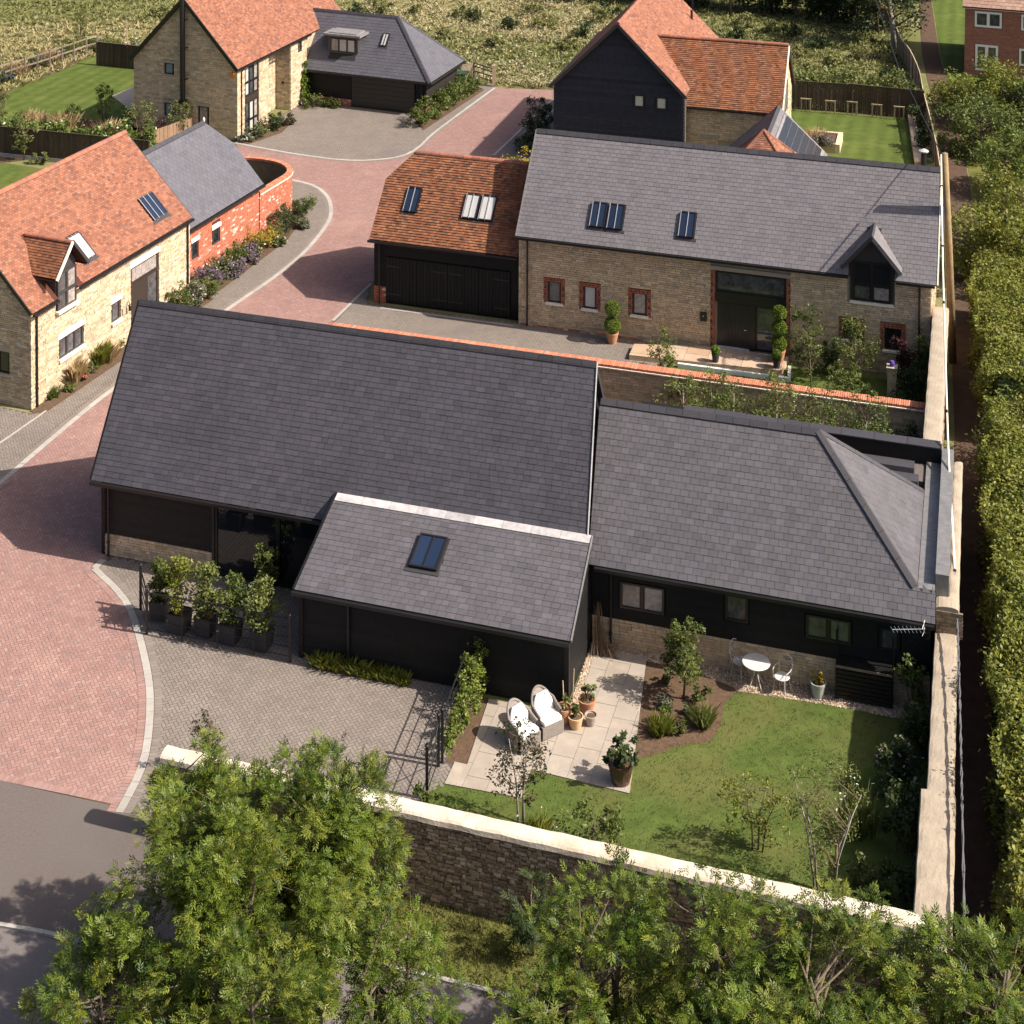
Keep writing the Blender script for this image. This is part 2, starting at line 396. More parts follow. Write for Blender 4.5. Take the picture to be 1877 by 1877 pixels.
lf_gold = leafmat('leaf_gold', [(0.33, 0.24, 0.03), (0.4, 0.3, 0.035), (0.27, 0.2, 0.03)])
lf_straw = leafmat('leaf_straw', [(.38, .27, .14), (.45, .34, .19), (.3, .22, .11)])
fl_lav = leafmat('flower_lavender', [(0.234, 0.1318, 0.2688), (0.3042, 0.1825, 0.336), (0.1755, 0.1115, 0.1904), (0.1053, 0.1014, 0.056)])
fl_white = leafmat('flower_white', [(.75, .72, .68), (.65, .62, .56)])
fl_pink = leafmat('flower_pink', [(.7, .5, .48), (.6, .42, .4)])
fl_red = leafmat('flower_red', [(.45, .06, .08), (.55, .1, .12)])
fl_violet = leafmat('flower_violet', [(.13, .07, .38), (.18, .1, .45)])
fld_green = leafmat('field_green', [(0.126, 0.144, 0.0432), (0.1786, 0.1882, 0.0594), (0.2204, 0.215, 0.0756), (0.1576, 0.1574, 0.0612)])
fld_straw = leafmat('field_straw', [(0.3443, 0.2903, 0.1418), (0.4208, 0.3578, 0.1823), (0.2805, 0.243, 0.1148), (0.2167, 0.2093, 0.0891)])
fld_cream = leafmat('field_cream', [(0.405, 0.3645, 0.2228), (0.3341, 0.3038, 0.1822), (0.4657, 0.4252, 0.2835)])
# ------------------------------------------------------------------ coursed surfaces (slates, tiles, stones, bricks, boards)
def _span(poly, v):
    xs = []
    n = len(poly)
    for i in range(n):
        (u0, v0), (u1, v1) = poly[i], poly[(i + 1) % n]
        if (v0 <= v < v1) or (v1 <= v < v0):
            xs.append(u0 + (u1 - u0) * (v - v0) / (v1 - v0))
    return (min(xs), max(xs)) if len(xs) >= 2 else None

def courses(poly, gauge, wmin, wmax, holes=(), half=True, v_start=None):
    """Rows of pieces over a convex outline: list of (ub0, ub1, ut0, ut1, v0, v1, whole)."""
    vlo = min(p[1] for p in poly); vhi = max(p[1] for p in poly)
    out = []
    n = max(1, int(round((vhi - vlo) / gauge))); g = (vhi - vlo) / n
    for j in range(n):
        v0, v1 = vlo + j * g, vlo + (j + 1) * g
        s0, s1 = _span(poly, v0 + 1e-4), _span(poly, v1 - 1e-4)
        if s0 is None and s1 is None: continue
        s0 = s0 or s1; s1 = s1 or s0
        lo, hi = min(s0[0], s1[0]), max(s0[1], s1[1])
        vm = (v0 + v1) / 2
        cuts = [(lo, hi)]
        for (a0, b0, a1, b1) in holes:
            if b0 < vm < b1:
                nc = []
                for (x, y) in cuts:
                    if a1 <= x or a0 >= y: nc.append((x, y)); continue
                    if a0 > x: nc.append((x, a0))
                    if a1 < y: nc.append((a1, y))
                cuts = nc
        edges = [lo]
        if wmin == wmax:
            u = math.floor(lo / wmin) * wmin + (wmin / 2 if (half and j % 2) else 0)
            while u <= lo + wmin * .12: u += wmin
        else:
            u = lo + random.uniform(.3, 1) * random.uniform(wmin, wmax)
        while u < hi - wmin * .25:
            edges.append(u); u += random.uniform(wmin, wmax)
        edges.append(hi)
        for (x, y) in cuts:
            for i in range(len(edges) - 1):
                a, b = max(edges[i], x), min(edges[i + 1], y)
                if b - a < .03: continue
                q = (max(a, s0[0]), min(b, s0[1]), max(a, s1[0]), min(b, s1[1]), v0, v1)
                whole = abs(q[0] - edges[i]) < 1e-6 and abs(q[1] - edges[i + 1]) < 1e-6 and abs(q[2] - q[0]) < 1e-6 and abs(q[3] - q[1]) < 1e-6
                if q[1] - q[0] < .004 and q[3] - q[2] < .004: continue
                q = (q[0], max(q[1], q[0] + .002), q[2], max(q[3], q[2] + .002), v0, v1)
                out.append(q + (whole,))
    return out

def piece_arrays(ps, o, U, V, N, gap, hb, ht, jit, over=0.0, back=False):
    """Vertices and quads of pieces lying on the plane o + uU + vV, height along N."""
    A = np.array([p[:6] for p in ps], dtype=float)
    n = len(A)
    ub0, ub1, ut0, ut1, v0, v1 = [A[:, i].copy() for i in range(6)]
    ub0 += gap / 2; ub1 -= gap / 2; ut0 += gap / 2; ut1 -= gap / 2
    v1 = v1 + over
    if back: v0 = v0 + gap / 2; v1 = v1 - gap / 2
    o, U, V, N = [np.array(x, dtype=float) for x in (o, U, V, N)]
    j1 = rng.uniform(0, jit, n); j2 = j1 if back else rng.uniform(0, jit * .4, n); j3 = rng.uniform(-jit, jit, n) * (.3 if back else .5)
    def pt(u, v, h): return o + u[:, None] * U + v[:, None] * V + h[:, None] * N
    z = np.zeros(n)
    vs = np.stack([pt(ub0, v0, hb + j1), pt(ub1, v0, hb + j1 + j3), pt(ut1, v1, ht + j2), pt(ut0, v1, ht + j2),
                   pt(ub0, v0, z), pt(ub1, v0, z), pt(ut1, v1, z), pt(ut0, v1, z)], 1).reshape(-1, 3)
    fl = [(0, 1, 2, 3), (4, 5, 1, 0), (5, 6, 2, 1), (7, 4, 0, 3)] + ([(6, 7, 3, 2)] if back else [])
    F = (np.arange(n)[:, None, None] * 8 + np.array(fl)[None]).reshape(-1, 4)
    r = np.repeat(rng.random(n), len(fl))
    return vs, F, r

def field(name, ps, plane, gap, hb, ht, jit, m, parent, over=0.0, back=False, kind='stuff', label=None):
    if not ps: return None
    vs, F, r = piece_arrays(ps, *plane, gap, hb, ht, jit, over, back)
    return mesh_np(name, vs, F, m, r, parent, False, label, kind)

def slope_plane(o, U, Vh, rise, run):
    """Roof plane from an eave point, the eave direction, the horizontal direction up the slope."""
    U, Vh = Vector(U), Vector(Vh)
    s = math.hypot(rise, run)
    V = (Vh * run + Vector((0, 0, rise))) / s
    N = U.cross(V).normalized()
    if N.z < 0: N = -N
    return (Vector(o), U, V, N), s

_unit = {}
def unit_tile(hb, ht, gap, m):
    key = (hb, ht, gap, m.name)
    if key not in _unit:
        me = bpy.data.meshes.new('slate')
        vs = [(0, 0, hb), (1, 0, hb), (1, 1, ht), (0, 1, ht), (0, 0, 0), (1, 0, 0), (1, 1, 0), (0, 1, 0)]
        me.from_pydata(vs, [], [(0, 1, 2, 3), (4, 5, 1, 0), (5, 6, 2, 1), (7, 4, 0, 3)])
        me.materials.append(m); me.update()
        _unit[key] = me
    return _unit[key]

def single_tiles(name, ps, plane, gap, hb, ht, m, parent):
    o, U, V, N = [Vector(x) for x in plane]
    for p in ps:
        a, b, v0, v1 = p[0] + gap / 2, p[1] - gap / 2, p[4], p[5] + .02
        t = random.uniform(-.006, .006)
        X = (U + N * t).normalized() * (b - a); Y = V * (v1 - v0)
        q = o + U * a + V * v0 + N * random.uniform(0, .003)
        ob = bpy.data.objects.new(name, unit_tile(hb, ht, gap, m))
        COL.objects.link(ob); ob.parent = parent
        M = Matrix(((X.x, Y.x, N.x, q.x), (X.y, Y.y, N.y, q.y), (X.z, Y.z, N.z, q.z), (0, 0, 0, 1)))
        ob.matrix_local = M

def slab(mb, plane, poly, th):
    """Solid roof deck under the covering: top face a little below the plane."""
    o, U, V, N = plane
    mb.prism([o + U * u + V * v - N * .004 for u, v in poly], -N * th)

def ridge_tiles(name, p, q, down1, down2, n, m, parent, wid=.19, th=.035, gap=.012, round_=False):
    """Angled ridge or hip cappings from p to q, each a piece of its own."""
    p, q = Vector(p), Vector(q); d = (q - p) / n
    d1, d2 = Vector(down1).normalized(), Vector(down2).normalized()
    up = -(d1 + d2).normalized()
    for i in range(n):
        a = p + d * (i + .0) + d.normalized() * gap / 2; b = p + d * (i + 1) - d.normalized() * gap / 2
        lift = up * (th + random.uniform(0, .008))
        if round_:
            prof = []
            side = d1 - d2; side = side.normalized()
            for k in range(7):
                t = math.pi * k / 6
                prof.append(side * math.cos(t) * wid * .75 + up * (math.sin(t) * wid * .75 - wid * .35))
            mb = MB(); vs = [a + x for x in prof] + [b + x * 1.04 for x in prof]
            fs = [(k, k + 1, k + 8, k + 7) for k in range(6)] + [tuple(range(6, -1, -1)), tuple(range(7, 14))]
            mb.add(vs, fs)
        else:
            sec = [d1 * wid, Vector((0, 0, 0)), d2 * wid]
            vs = [a + x + lift for x in sec] + [b + x + lift for x in sec] + [a + x for x in sec] + [b + x for x in sec]
            mb = MB().add(vs, [(0, 1, 4, 3), (1, 2, 5, 4), (0, 3, 9, 6), (2, 8, 11, 5), (0, 6, 7, 1), (1, 7, 8, 2), (3, 4, 10, 9), (4, 5, 11, 10)])
        mb.build(name, m, parent, smooth=False)

# ------------------------------------------------------------------ openings
def window(parent, plane, u0, z0, u1, z1, lights=1, trans=(), fm=None, gm=None, fw=.05, depth=.05, back=.0, sill=None, lintel=None, name='window', sill_m=None, lint_m=None, gms=None, label=None, inner=True):
    """Framed window on the wall plane (o, U, Z, N): frame is a part, each pane a sub-part."""
    o, U, Z, N = [Vector(x) for x in plane]
    fm = fm or frame_black; gm = gm or glass
    def pt(u, z, h): return o + U * u + Z * z + N * h
    mb = MB()
    def fb(a0, b0, a1, b1, h0, h1):
        c = pt((a0 + a1) / 2, (b0 + b1) / 2, (h0 + h1) / 2)
        mb.obox(c, U * (a1 - a0) / 2, Z * (b1 - b0) / 2, N * (h1 - h0) / 2)
    h0, h1 = back, back + depth
    fb(u0, z0, u0 + fw, z1, h0, h1); fb(u1 - fw, z0, u1, z1, h0, h1)
    fb(u0 + fw, z0, u1 - fw, z0 + fw, h0, h1); fb(u0 + fw, z1 - fw, u1 - fw, z1, h0, h1)
    us = [u0 + (u1 - u0) * i / lights for i in range(lights + 1)]
    for u in us[1:-1]: fb(u - fw * .7, z0 + fw, u + fw * .7, z1 - fw, h0, h1)
    zs = [z0] + [z0 + (z1 - z0) * t for t in trans] + [z1]
    for t in trans:
        z = z0 + (z1 - z0) * t; fb(u0 + fw, z - fw * .6, u1 - fw, z + fw * .6, h0, h1 - .004)
    fo = mb.build(name, fm, parent, label)
    k = 0
    for j in range(len(zs) - 1):
        for i in range(lights):
            a, b = us[i] + fw * .9, us[i + 1] - fw * .9
            c, d = zs[j] + fw * .8, zs[j + 1] - fw * .8
            g = gms[k % len(gms)] if gms else gm
            k += 1
            p = MB(); p.obox(pt((a + b) / 2, (c + d) / 2, back + depth * .4), U * (b - a) / 2, Z * (d - c) / 2, N * .006)
            p.build('pane', g, fo)
            if inner and (b - a) > .25:
                e = MB(); t = .018; hh = back + depth * .7
                for (a0, c0, a1, c1) in ((a, c, a + t, d), (b - t, c, b, d), (a + t, c, b - t, c + t), (a + t, d - t, b - t, d)):
                    e.obox(pt((a0 + a1) / 2, (c0 + c1) / 2, hh), U * (a1 - a0) / 2, Z * (c1 - c0) / 2, N * .012)
                e.build('sash', fm, fo)
    if sill:
        s = MB(); s.obox(pt((u0 + u1) / 2, z0 - sill / 2, back + depth + .02), U * ((u1 - u0) / 2 + .08), Z * sill / 2 * .98, N * .09)
        s.build('sill', sill_m or limestone, parent)
    if lintel:
        s = MB(); s.obox(pt((u0 + u1) / 2, z1 + lintel / 2, back + .055), U * ((u1 - u0) / 2 + .12), Z * lintel / 2 * .98, N * .05)
        s.build('lintel', lint_m or limestone, parent)
    return fo

def skylight(parent, plane, u0, v0, u1, v1, bars=1, gm=None, bar_m=None, fm=None, hgt=.1, gms=None, apron=True):
    o, U, V, N = [Vector(x) for x in plane]
    gm = gm or glass_blue; bar_m = bar_m or silver; fm = fm or frame_black
    def pt(u, v, h): return o + U * u + V * v + N * h
    fw = .05
    mb = MB()
    for (a0, b0, a1, b1) in ((u0, v0, u0 + fw, v1), (u1 - fw, v0, u1, v1), (u0 + fw, v0, u1 - fw, v0 + fw), (u0 + fw, v1 - fw, u1 - fw, v1)):
        mb.obox(pt((a0 + a1) / 2, (b0 + b1) / 2, hgt / 2), U * (a1 - a0) / 2, V * (b1 - b0) / 2, N * hgt / 2)
    fo = mb.build('skylight', fm, parent)
    us = [u0 + (u1 - u0) * i / (bars + 1) for i in range(bars + 2)]
    for i in range(bars + 1):
        g = gms[i % len(gms)] if gms else gm
        a, b = us[i] + .018, us[i + 1] - .018
        MB().obox(pt((a + b) / 2, (v0 + v1) / 2, hgt * .72), U * (b - a) / 2, V * ((v1 - v0) / 2 - .03), N * .006).build('pane', g, fo)
    for u in us[1:-1]:
        MB().obox(pt(u, (v0 + v1) / 2, hgt * .9), U * .014, V * ((v1 - v0) / 2 - .005), N * .018).build('glazing_bar', bar_m, fo)
    MB().obox(pt(u0 + .02, (v0 + v1) / 2, hgt + .004), U * .014, V * (v1 - v0) / 2, N * .006).build('edge_trim', bar_m, fo)
    if apron:
        MB().obox(pt((u0 + u1) / 2, v0 - .07, .018), U * ((u1 - u0) / 2 + .1), V * .06, N * .012).build('flashing', frame_grey, parent)
    return fo

def pipe(parent, pts, r=.038, m=None, name='downpipe'):
    mb = MB(); mb.tube(pts, r, 8)
    for f in (.35, .8):
        a, b = Vector(pts[-2]), Vector(pts[-1]); c = a.lerp(b, f)
        mb.tube([c - Vector((0, 0, .03)), c + Vector((0, 0, .03))], r * 1.35, 8)
    return mb.build(name, m or metal_black, parent, smooth=False)

def bricks_surround(parent, plane, u0, z0, u1, z1, side=.19, top=.12, m=None, bottom=False):
    """Toothed brick dressing round an opening."""
    m = m or brick_dark
    ps = []
    n = int(round((z1 + top - z0) / .075)); g = (z1 + top - z0) / n
    for j in range(n):
        a, b = z0 + j * g, z0 + (j + 1) * g
        ww = side * (1.0 if (j // 2) % 2 else .42)
        if b > z1 + .02:
            L = u1 - u0 + 2 * side; k = int(round(L / .16))
            for i in range(k): ps.append((u0 - side + L * i / k, u0 - side + L * (i + 1) / k) * 2 + (a, b, True))
        else:
            ps.append((u0 - ww, u0, u0 - ww, u0, a, b, True)); ps.append((u1, u1 + ww, u1, u1 + ww, a, b, True))
    return field('brick_dressing', ps, plane, .02, .1, .1, .012, m, parent, back=True)

# ------------------------------------------------------------------ plants
def _unitv(n):
    v = rng.normal(size=(n, 3)); return v / np.linalg.norm(v, axis=1)[:, None]

def leaf_quads(C, size, aspect=.45, droop=.0, up=.6):
    """Diamond leaves at points C."""
    n = len(C)
    d = _unitv(n); d[:, 2] = d[:, 2] * .6 - droop
    d /= np.linalg.norm(d, axis=1)[:, None]
    t = _unitv(n) * .8; t[:, 2] += up
    s = np.cross(d, t); s /= (np.linalg.norm(s, axis=1)[:, None] + 1e-6)
    L = (size * rng.uniform(.65, 1.3, n))[:, None]
    W = L * aspect
    return np.stack([C - d * L * .5, C + s * W * .5 + d * L * .05, C + d * L * .5, C - s * W * .5 + d * L * .05], 1).reshape(-1, 3)

def ash_quads(C, out, size=.16):
    """Pinnate leaves: seven leaflets on a drooping stalk each."""
    n = len(C)
    d = out * .8 + _unitv(n) * .75; d[:, 2] -= .25
    d /= np.linalg.norm(d, axis=1)[:, None]
    t = np.zeros((n, 3)); t[:, 2] = 1; t += _unitv(n) * .45
    s = np.cross(d, t); s /= (np.linalg.norm(s, axis=1)[:, None] + 1e-6)
    nn = np.cross(s, d)
    Q = []
    sz = size * rng.uniform(.75, 1.25, n)[:, None]
    for (f, sd) in ((.3, 1), (.3, -1), (.58, 1), (.58, -1), (.84, 1), (.84, -1), (1.0, 0)):
        base = C + d * sz * 1.7 * f - nn * sz * .25 * f * f
        dd = d * (.75 if sd else 1) + s * sd * .75 - nn * .25 * rng.uniform(0, 1, (n, 1))
        dd /= np.linalg.norm(dd, axis=1)[:, None]
        ss = np.cross(dd, nn); ss /= (np.linalg.norm(ss, axis=1)[:, None] + 1e-6)
        L = sz * .95 * rng.uniform(.8, 1.15, (n, 1)); W = L * .30
        Q.append(np.stack([base, base + dd * L * .45 + ss * W * .5, base + dd * L, base + dd * L * .45 - ss * W * .5], 1))
    return np.stack(Q, 1).reshape(-1, 3), 7

def foliage(name, V, m, parent, per=1, clump=None, kind=None):
    n = len(V) // 4
    F = np.arange(n * 4, dtype=np.int32).reshape(-1, 4)
    if clump is None: r = np.repeat(rng.random(n // per), per)
    else: r = np.repeat(clump, per)
    return mesh_np(name, V, F, m, r % 1.0, parent, True, None, kind)

def crown_points(c, rad, n, nclump, shell=.55, cr=.3, flat=1.0, zmin=None):
    """Points in leaf clumps spread through an ellipsoid, more of them near its surface."""
    rad = np.array(rad, dtype=float)
    d = _unitv(nclump); k = shell + (1 - shell) * rng.random(nclump) ** .6
    k[: nclump // 4] *= .55
    cc = np.array(c) + d * k[:, None] * rad
    if zmin is not None: cc[:, 2] = np.maximum(cc[:, 2], zmin)
    i = rng.integers(0, nclump, n)
    sc = cr * rng.uniform(.55, 1.35, nclump) * rad.mean()
    off = _unitv(n) * (rng.random((n, 1)) ** .5)
    pts = cc[i] + off * sc[i][:, None] * np.array([1, 1, flat])
    return pts, i, cc

def shrub(name, label, cat, base, rx, ry, h, n, size, m, group=None, aspect=.5, droop=0., ncl=None, stem=True, cr=.36, up=.6, flowers=None, stem_m=None, z0=.0):
    """Bushy plant with its leaves in clumps; base is the ground point."""
    base = Vector(base)
    t = thing(name, label, cat, base, 0, group)
    ncl = ncl or max(8, int(n / 60))
    pts, i, cc = crown_points((0, 0, z0 + (h - z0) * .52), (rx, ry, (h - z0) * .5), n, ncl, .4, cr)
    pts[:, 2] = np.abs(pts[:, 2] - .01) + .01
    V = leaf_quads(pts, size, aspect, droop, up)
    tone = rng.random(ncl)[i] * .75 + rng.random(n) * .35
    foliage('foliage', V, m, t, 1, tone)
    if stem:
        mb = MB()
        for c in cc[:: max(1, ncl // 7)]:
            mb.tube([(random.uniform(-.04, .04), random.uniform(-.04, .04), 0), (c[0] * .45, c[1] * .45, c[2] * .55), tuple(c)], [.02 + .008 * h, .014, .006], 5)
        mb.build('stem', stem_m or bark, t)
    if flowers:
        fm, fn, fs = flowers
        p2 = pts[rng.integers(0, n, fn)] + np.array([0, 0, size * .4])
        p2[:, :2] *= 1.05
        V = leaf_quads(p2, fs, .8, -.3, 1.5)
        foliage('flower', V, fm, t, kind='stuff')
    return t

def tree(name, label, cat, base, crown_c, rad, n, size, m, trunk_r=.06, ncl=40, group=None, aspect=.5, droop=.15, ash=False, cr=.3, shell=.55, trunk_m=None, limbs=None, multi=1, flat=1.0, spread=.15, limb_m=None):
    """Tree: tapered trunk with limbs to every clump of a gappy crown."""
    base = Vector(base); cc0 = Vector(crown_c) - base
    t = thing(name, label, cat, base, 0, group)
    pts, i, cc = crown_points(tuple(cc0), rad, n, ncl, shell, cr, flat)
    pts[:, 2] = np.maximum(pts[:, 2], .05)
    tone = rng.random(ncl)[i] * .7 + rng.random(n) * .4
    if ash:
        out = pts - np.array(cc0); out /= (np.linalg.norm(out, axis=1)[:, None] + 1e-6)
        V, per = ash_quads(pts, out, size)
        foliage('crown', V, m, t, per, tone)
    else:
        foliage('crown', leaf_quads(pts, size, aspect, droop, .6), m, t, 1, tone)
    mb = MB()
    tops = []
    for k in range(multi):
        off = Vector((random.uniform(-1, 1), random.uniform(-1, 1), 0)) * spread * (0 if multi == 1 else 1)
        top = cc0 + Vector((off.x * 3.6, off.y * 3.0, rad[2] * .5 * random.uniform(.5, 1.2)))
        mid = off + (top - off) * .5 + Vector((-off.x * .6 + random.uniform(-.06, .06), random.uniform(-.06, .06), 0))
        mb.tube([off, mid, top], [trunk_r, trunk_r * .7, trunk_r * .28], 7)
        tops.append((off, mid, top))
    mb.build('trunk', trunk_m or bark, t, smooth=True)
    mb = MB()
    for c in cc[:limbs] if limbs else cc:
        c = Vector(c); off, mid, top = random.choice(tops)
        f = min(.95, max(.25, (c.z - .35 * rad[2]) / max(top.z, .1)))
        s = off.lerp(mid, f * 2) if f < .5 else mid.lerp(top, f * 2 - 1)
        if s.z > c.z: s = off.lerp(mid, random.uniform(.5, 1))
        k = s.lerp(c, .5) + Vector((0, 0, -.05 * (c - s).length))
        mb.tube([s, k, c], [trunk_r * .36, trunk_r * .22, trunk_r * .08], 5)
    mb.build('limb', limb_m or trunk_m or bark, t)
    return t

def blades(C, h, w, m, parent=None, name='grass', lean=.5, kind=None, per=5, spread=.06, label=None, tone=None):
    """Tufts of narrow grass blades at ground points C."""
    C = np.asarray(C, dtype=float)
    C = np.repeat(C, per, 0); n = len(C)
    a = rng.random(n) * 2 * np.pi
    C = C + np.stack([np.cos(a), np.sin(a), 0 * a], 1) * (rng.random((n, 1)) * spread)
    H = (h * rng.uniform(.5, 1.3, n))[:, None]
    ln = np.stack([np.cos(a), np.sin(a), 0 * a], 1) * lean * H * rng.uniform(.3, 1.2, (n, 1))
    s = np.stack([-np.sin(a), np.cos(a), 0 * a], 1) * w * rng.uniform(.7, 1.3, (n, 1))
    up = np.array([0, 0, 1.0])
    V = np.stack([C - s * .5, C + s * .5, C + ln * .45 + up * H * .6 + s * .35, C + ln + up * H * .95], 1).reshape(-1, 3)
    F = np.arange(n * 4, dtype=np.int32).reshape(-1, 4)
    r = rng.random(n) if tone is None else np.repeat(tone, per) + rng.random(n) * .25
    return mesh_np(name, V, F, m, r % 1.0, parent, True, label, kind)

def tuft(name, label, cat, base, r, h, m, n=60, group=None, w=.02, lean=.6, flowers=None):
    base = Vector(base)
    t = thing(name, label, cat, base, 0, group)
    a = rng.random(n) * 2 * np.pi; q = np.sqrt(rng.random(n)) * r * .6
    blades(np.stack([np.cos(a) * q, np.sin(a) * q, 0 * a], 1), h, w, m, t, 'blade', lean, None, 4, .05)
    if flowers:
        fm, fn, fs = flowers
        a = rng.random(fn) * 2 * np.pi; q = np.sqrt(rng.random(fn)) * r
        C = np.stack([np.cos(a) * q, np.sin(a) * q, h * rng.uniform(.75, 1.05, fn)], 1)
        foliage('flower', leaf_quads(C, fs, .5, -.5, .6), fm, t, kind='stuff')
    return t

def inside(poly, x, y):
    """Points in polygon, vectorised."""
    c = np.zeros(len(x), dtype=bool); n = len(poly)
    for i in range(n):
        x0, y0 = poly[i][:2]; x1, y1 = poly[(i + 1) % n][:2]
        if y0 == y1: continue
        m = ((y0 <= y) & (y < y1)) | ((y1 <= y) & (y < y0))
        c ^= m & (x < x0 + (x1 - x0) * (y - y0) / (y1 - y0))
    return c

def scatter(poly, n):
    xs = [p[0] for p in poly]; ys = [p[1] for p in poly]
    x = rng.uniform(min(xs), max(xs), n); y = rng.uniform(min(ys), max(ys), n)
    k = inside(poly, x, y)
    return np.stack([x[k], y[k], np.zeros(k.sum())], 1)
# ================================================================== GROUND
def ground(name, pts, z, m, kind='structure'):
    o = MB().sheet([(p[0], p[1], z) for p in pts]).build(name, m, fixn=False)
    me = o.data
    if me.polygons[0].normal.z < 0:
        me.flip_normals()
    return tag(o, kind=kind)

def spline(pts, k=6):
    """Smooth open curve through ground points."""
    pts = [Vector(p) for p in pts]; out = []
    for i in range(len(pts) - 1):
        p0, p1, p2, p3 = pts[max(i - 1, 0)], pts[i], pts[i + 1], pts[min(i + 2, len(pts) - 1)]
        for j in range(k):
            t = j / k
            out.append(0.5 * ((2 * p1) + (-p0 + p2) * t + (2 * p0 - 5 * p1 + 4 * p2 - p3) * t * t + (-p0 + 3 * p1 - 3 * p2 + p3) * t ** 3))
    out.append(pts[-1]); return out

def G(u, v): return P(u, v, 0)

ground('field', [(-900, -300), (900, -300), (900, 1500), (-900, 1500)], -.012, mat_field)

def herringbone(poly, z, m, parent, deg, bw=.1, name='paver', ring=None):
    """Block paving: 200 x 100 mm blocks laid in herringbone, clipped to the outline."""
    xs = [p[0] for p in poly]; ys = [p[1] for p in poly]
    cx, cy = (min(xs) + max(xs)) / 2, (min(ys) + max(ys)) / 2
    R = math.hypot(max(xs) - min(xs), max(ys) - min(ys)) / 2
    n = int(R / bw) + 4
    i, j = np.meshgrid(np.arange(-n, n), np.arange(-n, n), indexing='ij'); i, j = i.ravel(), j.ravel()
    k = (i - j) % 4
    A = k == 0; B = k == 3      # horizontal blocks start at A cells, vertical ones at B cells
    x0 = np.concatenate([i[A], i[B]]) * bw; y0 = np.concatenate([j[A], j[B]]) * bw
    wx = np.concatenate([np.full(A.sum(), 2 * bw), np.full(B.sum(), bw)])
    wy = np.concatenate([np.full(A.sum(), bw), np.full(B.sum(), 2 * bw)])
    g = .0085
    q = np.stack([np.stack([x0 + g, y0 + g], 1), np.stack([x0 + wx - g, y0 + g], 1), np.stack([x0 + wx - g, y0 + wy - g], 1), np.stack([x0 + g, y0 + wy - g], 1)], 1)
    t = RAD(deg); c, s = math.cos(t), math.sin(t)
    X = cx + q[..., 0] * c - q[..., 1] * s; Y = cy + q[..., 0] * s + q[..., 1] * c
    ok = np.ones(len(X), dtype=bool)
    for e in range(4): ok &= inside(poly, X[:, e], Y[:, e])
    X, Y = X[ok], Y[ok]
    # keep what the photograph can show
    pv = (CH * CF / Y.mean(1)) - 667; pu = 938 + X.mean(1) / Y.mean(1) * CF
    ok = (pv > -40) & (pv < 1960) & (pu > -60) & (pu < 1940)
    X, Y = X[ok], Y[ok]
    Z = z + rng.uniform(.002, .006, (len(X), 1)) + rng.uniform(-.0012, .0012, X.shape)
    V = np.stack([X, Y, Z], 2).reshape(-1, 3)
    F = np.arange(len(V), dtype=np.int32).reshape(-1, 4)
    return mesh_np(name, V, F, m, rng.random(len(X)), parent, False, None, 'stuff')

def stones_along(name, parent, pts, width, length, z0, z1, m, gap=.012, piece='kerb_stone', tag_part=True, close=False):
    """Row of kerb stones along a curve, each its own object."""
    pts = [Vector(p) for p in pts]
    acc = [0.0]
    for a, b in zip(pts, pts[1:]): acc.append(acc[-1] + (b - a).length)
    def at(s):
        s = min(max(s, 0), acc[-1])
        for i in range(len(acc) - 1):
            if s <= acc[i + 1] + 1e-9:
                f = (s - acc[i]) / max(acc[i + 1] - acc[i], 1e-9); return pts[i].lerp(pts[i + 1], f)
        return pts[-1]
    n = max(1, int(acc[-1] / length)); L = acc[-1] / n
    for i in range(n):
        a, b = at(i * L + gap / 2), at((i + 1) * L - gap / 2)
        d = (b - a).normalized(); s = Vector((-d.y, d.x, 0)) * width / 2
        zz = z1 + random.uniform(0, .004)
        vs = [a - s, b - s, b + s, a + s]
        vv = [(p.x, p.y, z0) for p in vs] + [(p.x, p.y, zz) for p in vs]
        MB().add(vv, [(4, 5, 6, 7), (0, 1, 5, 4), (1, 2, 6, 5), (2, 3, 7, 6), (3, 0, 4, 7)]).build(piece, m, parent)

# red block road: right edge (kerb by the main house yard), under the barn gable, left edge along the path
kerb_yard = spline([G(218, 1490), G(262, 1400), G(275, 1300), G(268, 1220), G(240, 1120), G(205, 1072), G(173, 1042), G(190, 1026)], 8)
kerb_path = spline([Vector((-18.5, 48.5, 0)), G(0, 885), G(100, 800), G(213, 709), G(420, 565), G(500, 510), G(560, 460), G(600, 410), G(607, 385), G(600, 360), G(575, 340), G(534, 330)], 6)
kerb_court = spline([G(432, 262), G(500, 275), G(560, 285), G(640, 294), G(700, 292), G(740, 285), G(770, 268), G(800, 240), G(907, 161)], 6)
road_right_far = [G(1016, 165), G(1013, 182), G(905, 285), Vector((-3.6, 77.0, 0)), Vector((-5.6, 70.6, 0)), G(680, 520), G(610, 588), MH.w(2.3, 13.2)]
asph_edge = [Vector((-19, 40.3, 0)), G(0, 1430), G(218, 1478)]
red_poly = asph_edge + kerb_yard[1:] + [MH.w(.6, .6), MH.w(.6, 5.4), MH.w(1.5, 6.2), MH.w(1.0, 12.8)] + road_right_far[::-1] + kerb_court[::-1] + [G(438, 290), G(500, 322)] + kerb_path[::-1] + [Vector((-22, 44, 0))]
red = ground('red_block_road', red_poly, .0, mat_red_bed)
herringbone(red_poly, .0, mat_red, red, 28)
path_inner = [Vector((-19.5, 50.5, 0)), Vector((-18.6, 53.5, 0)), G(0, 740), G(85, 752), G(160, 755)]
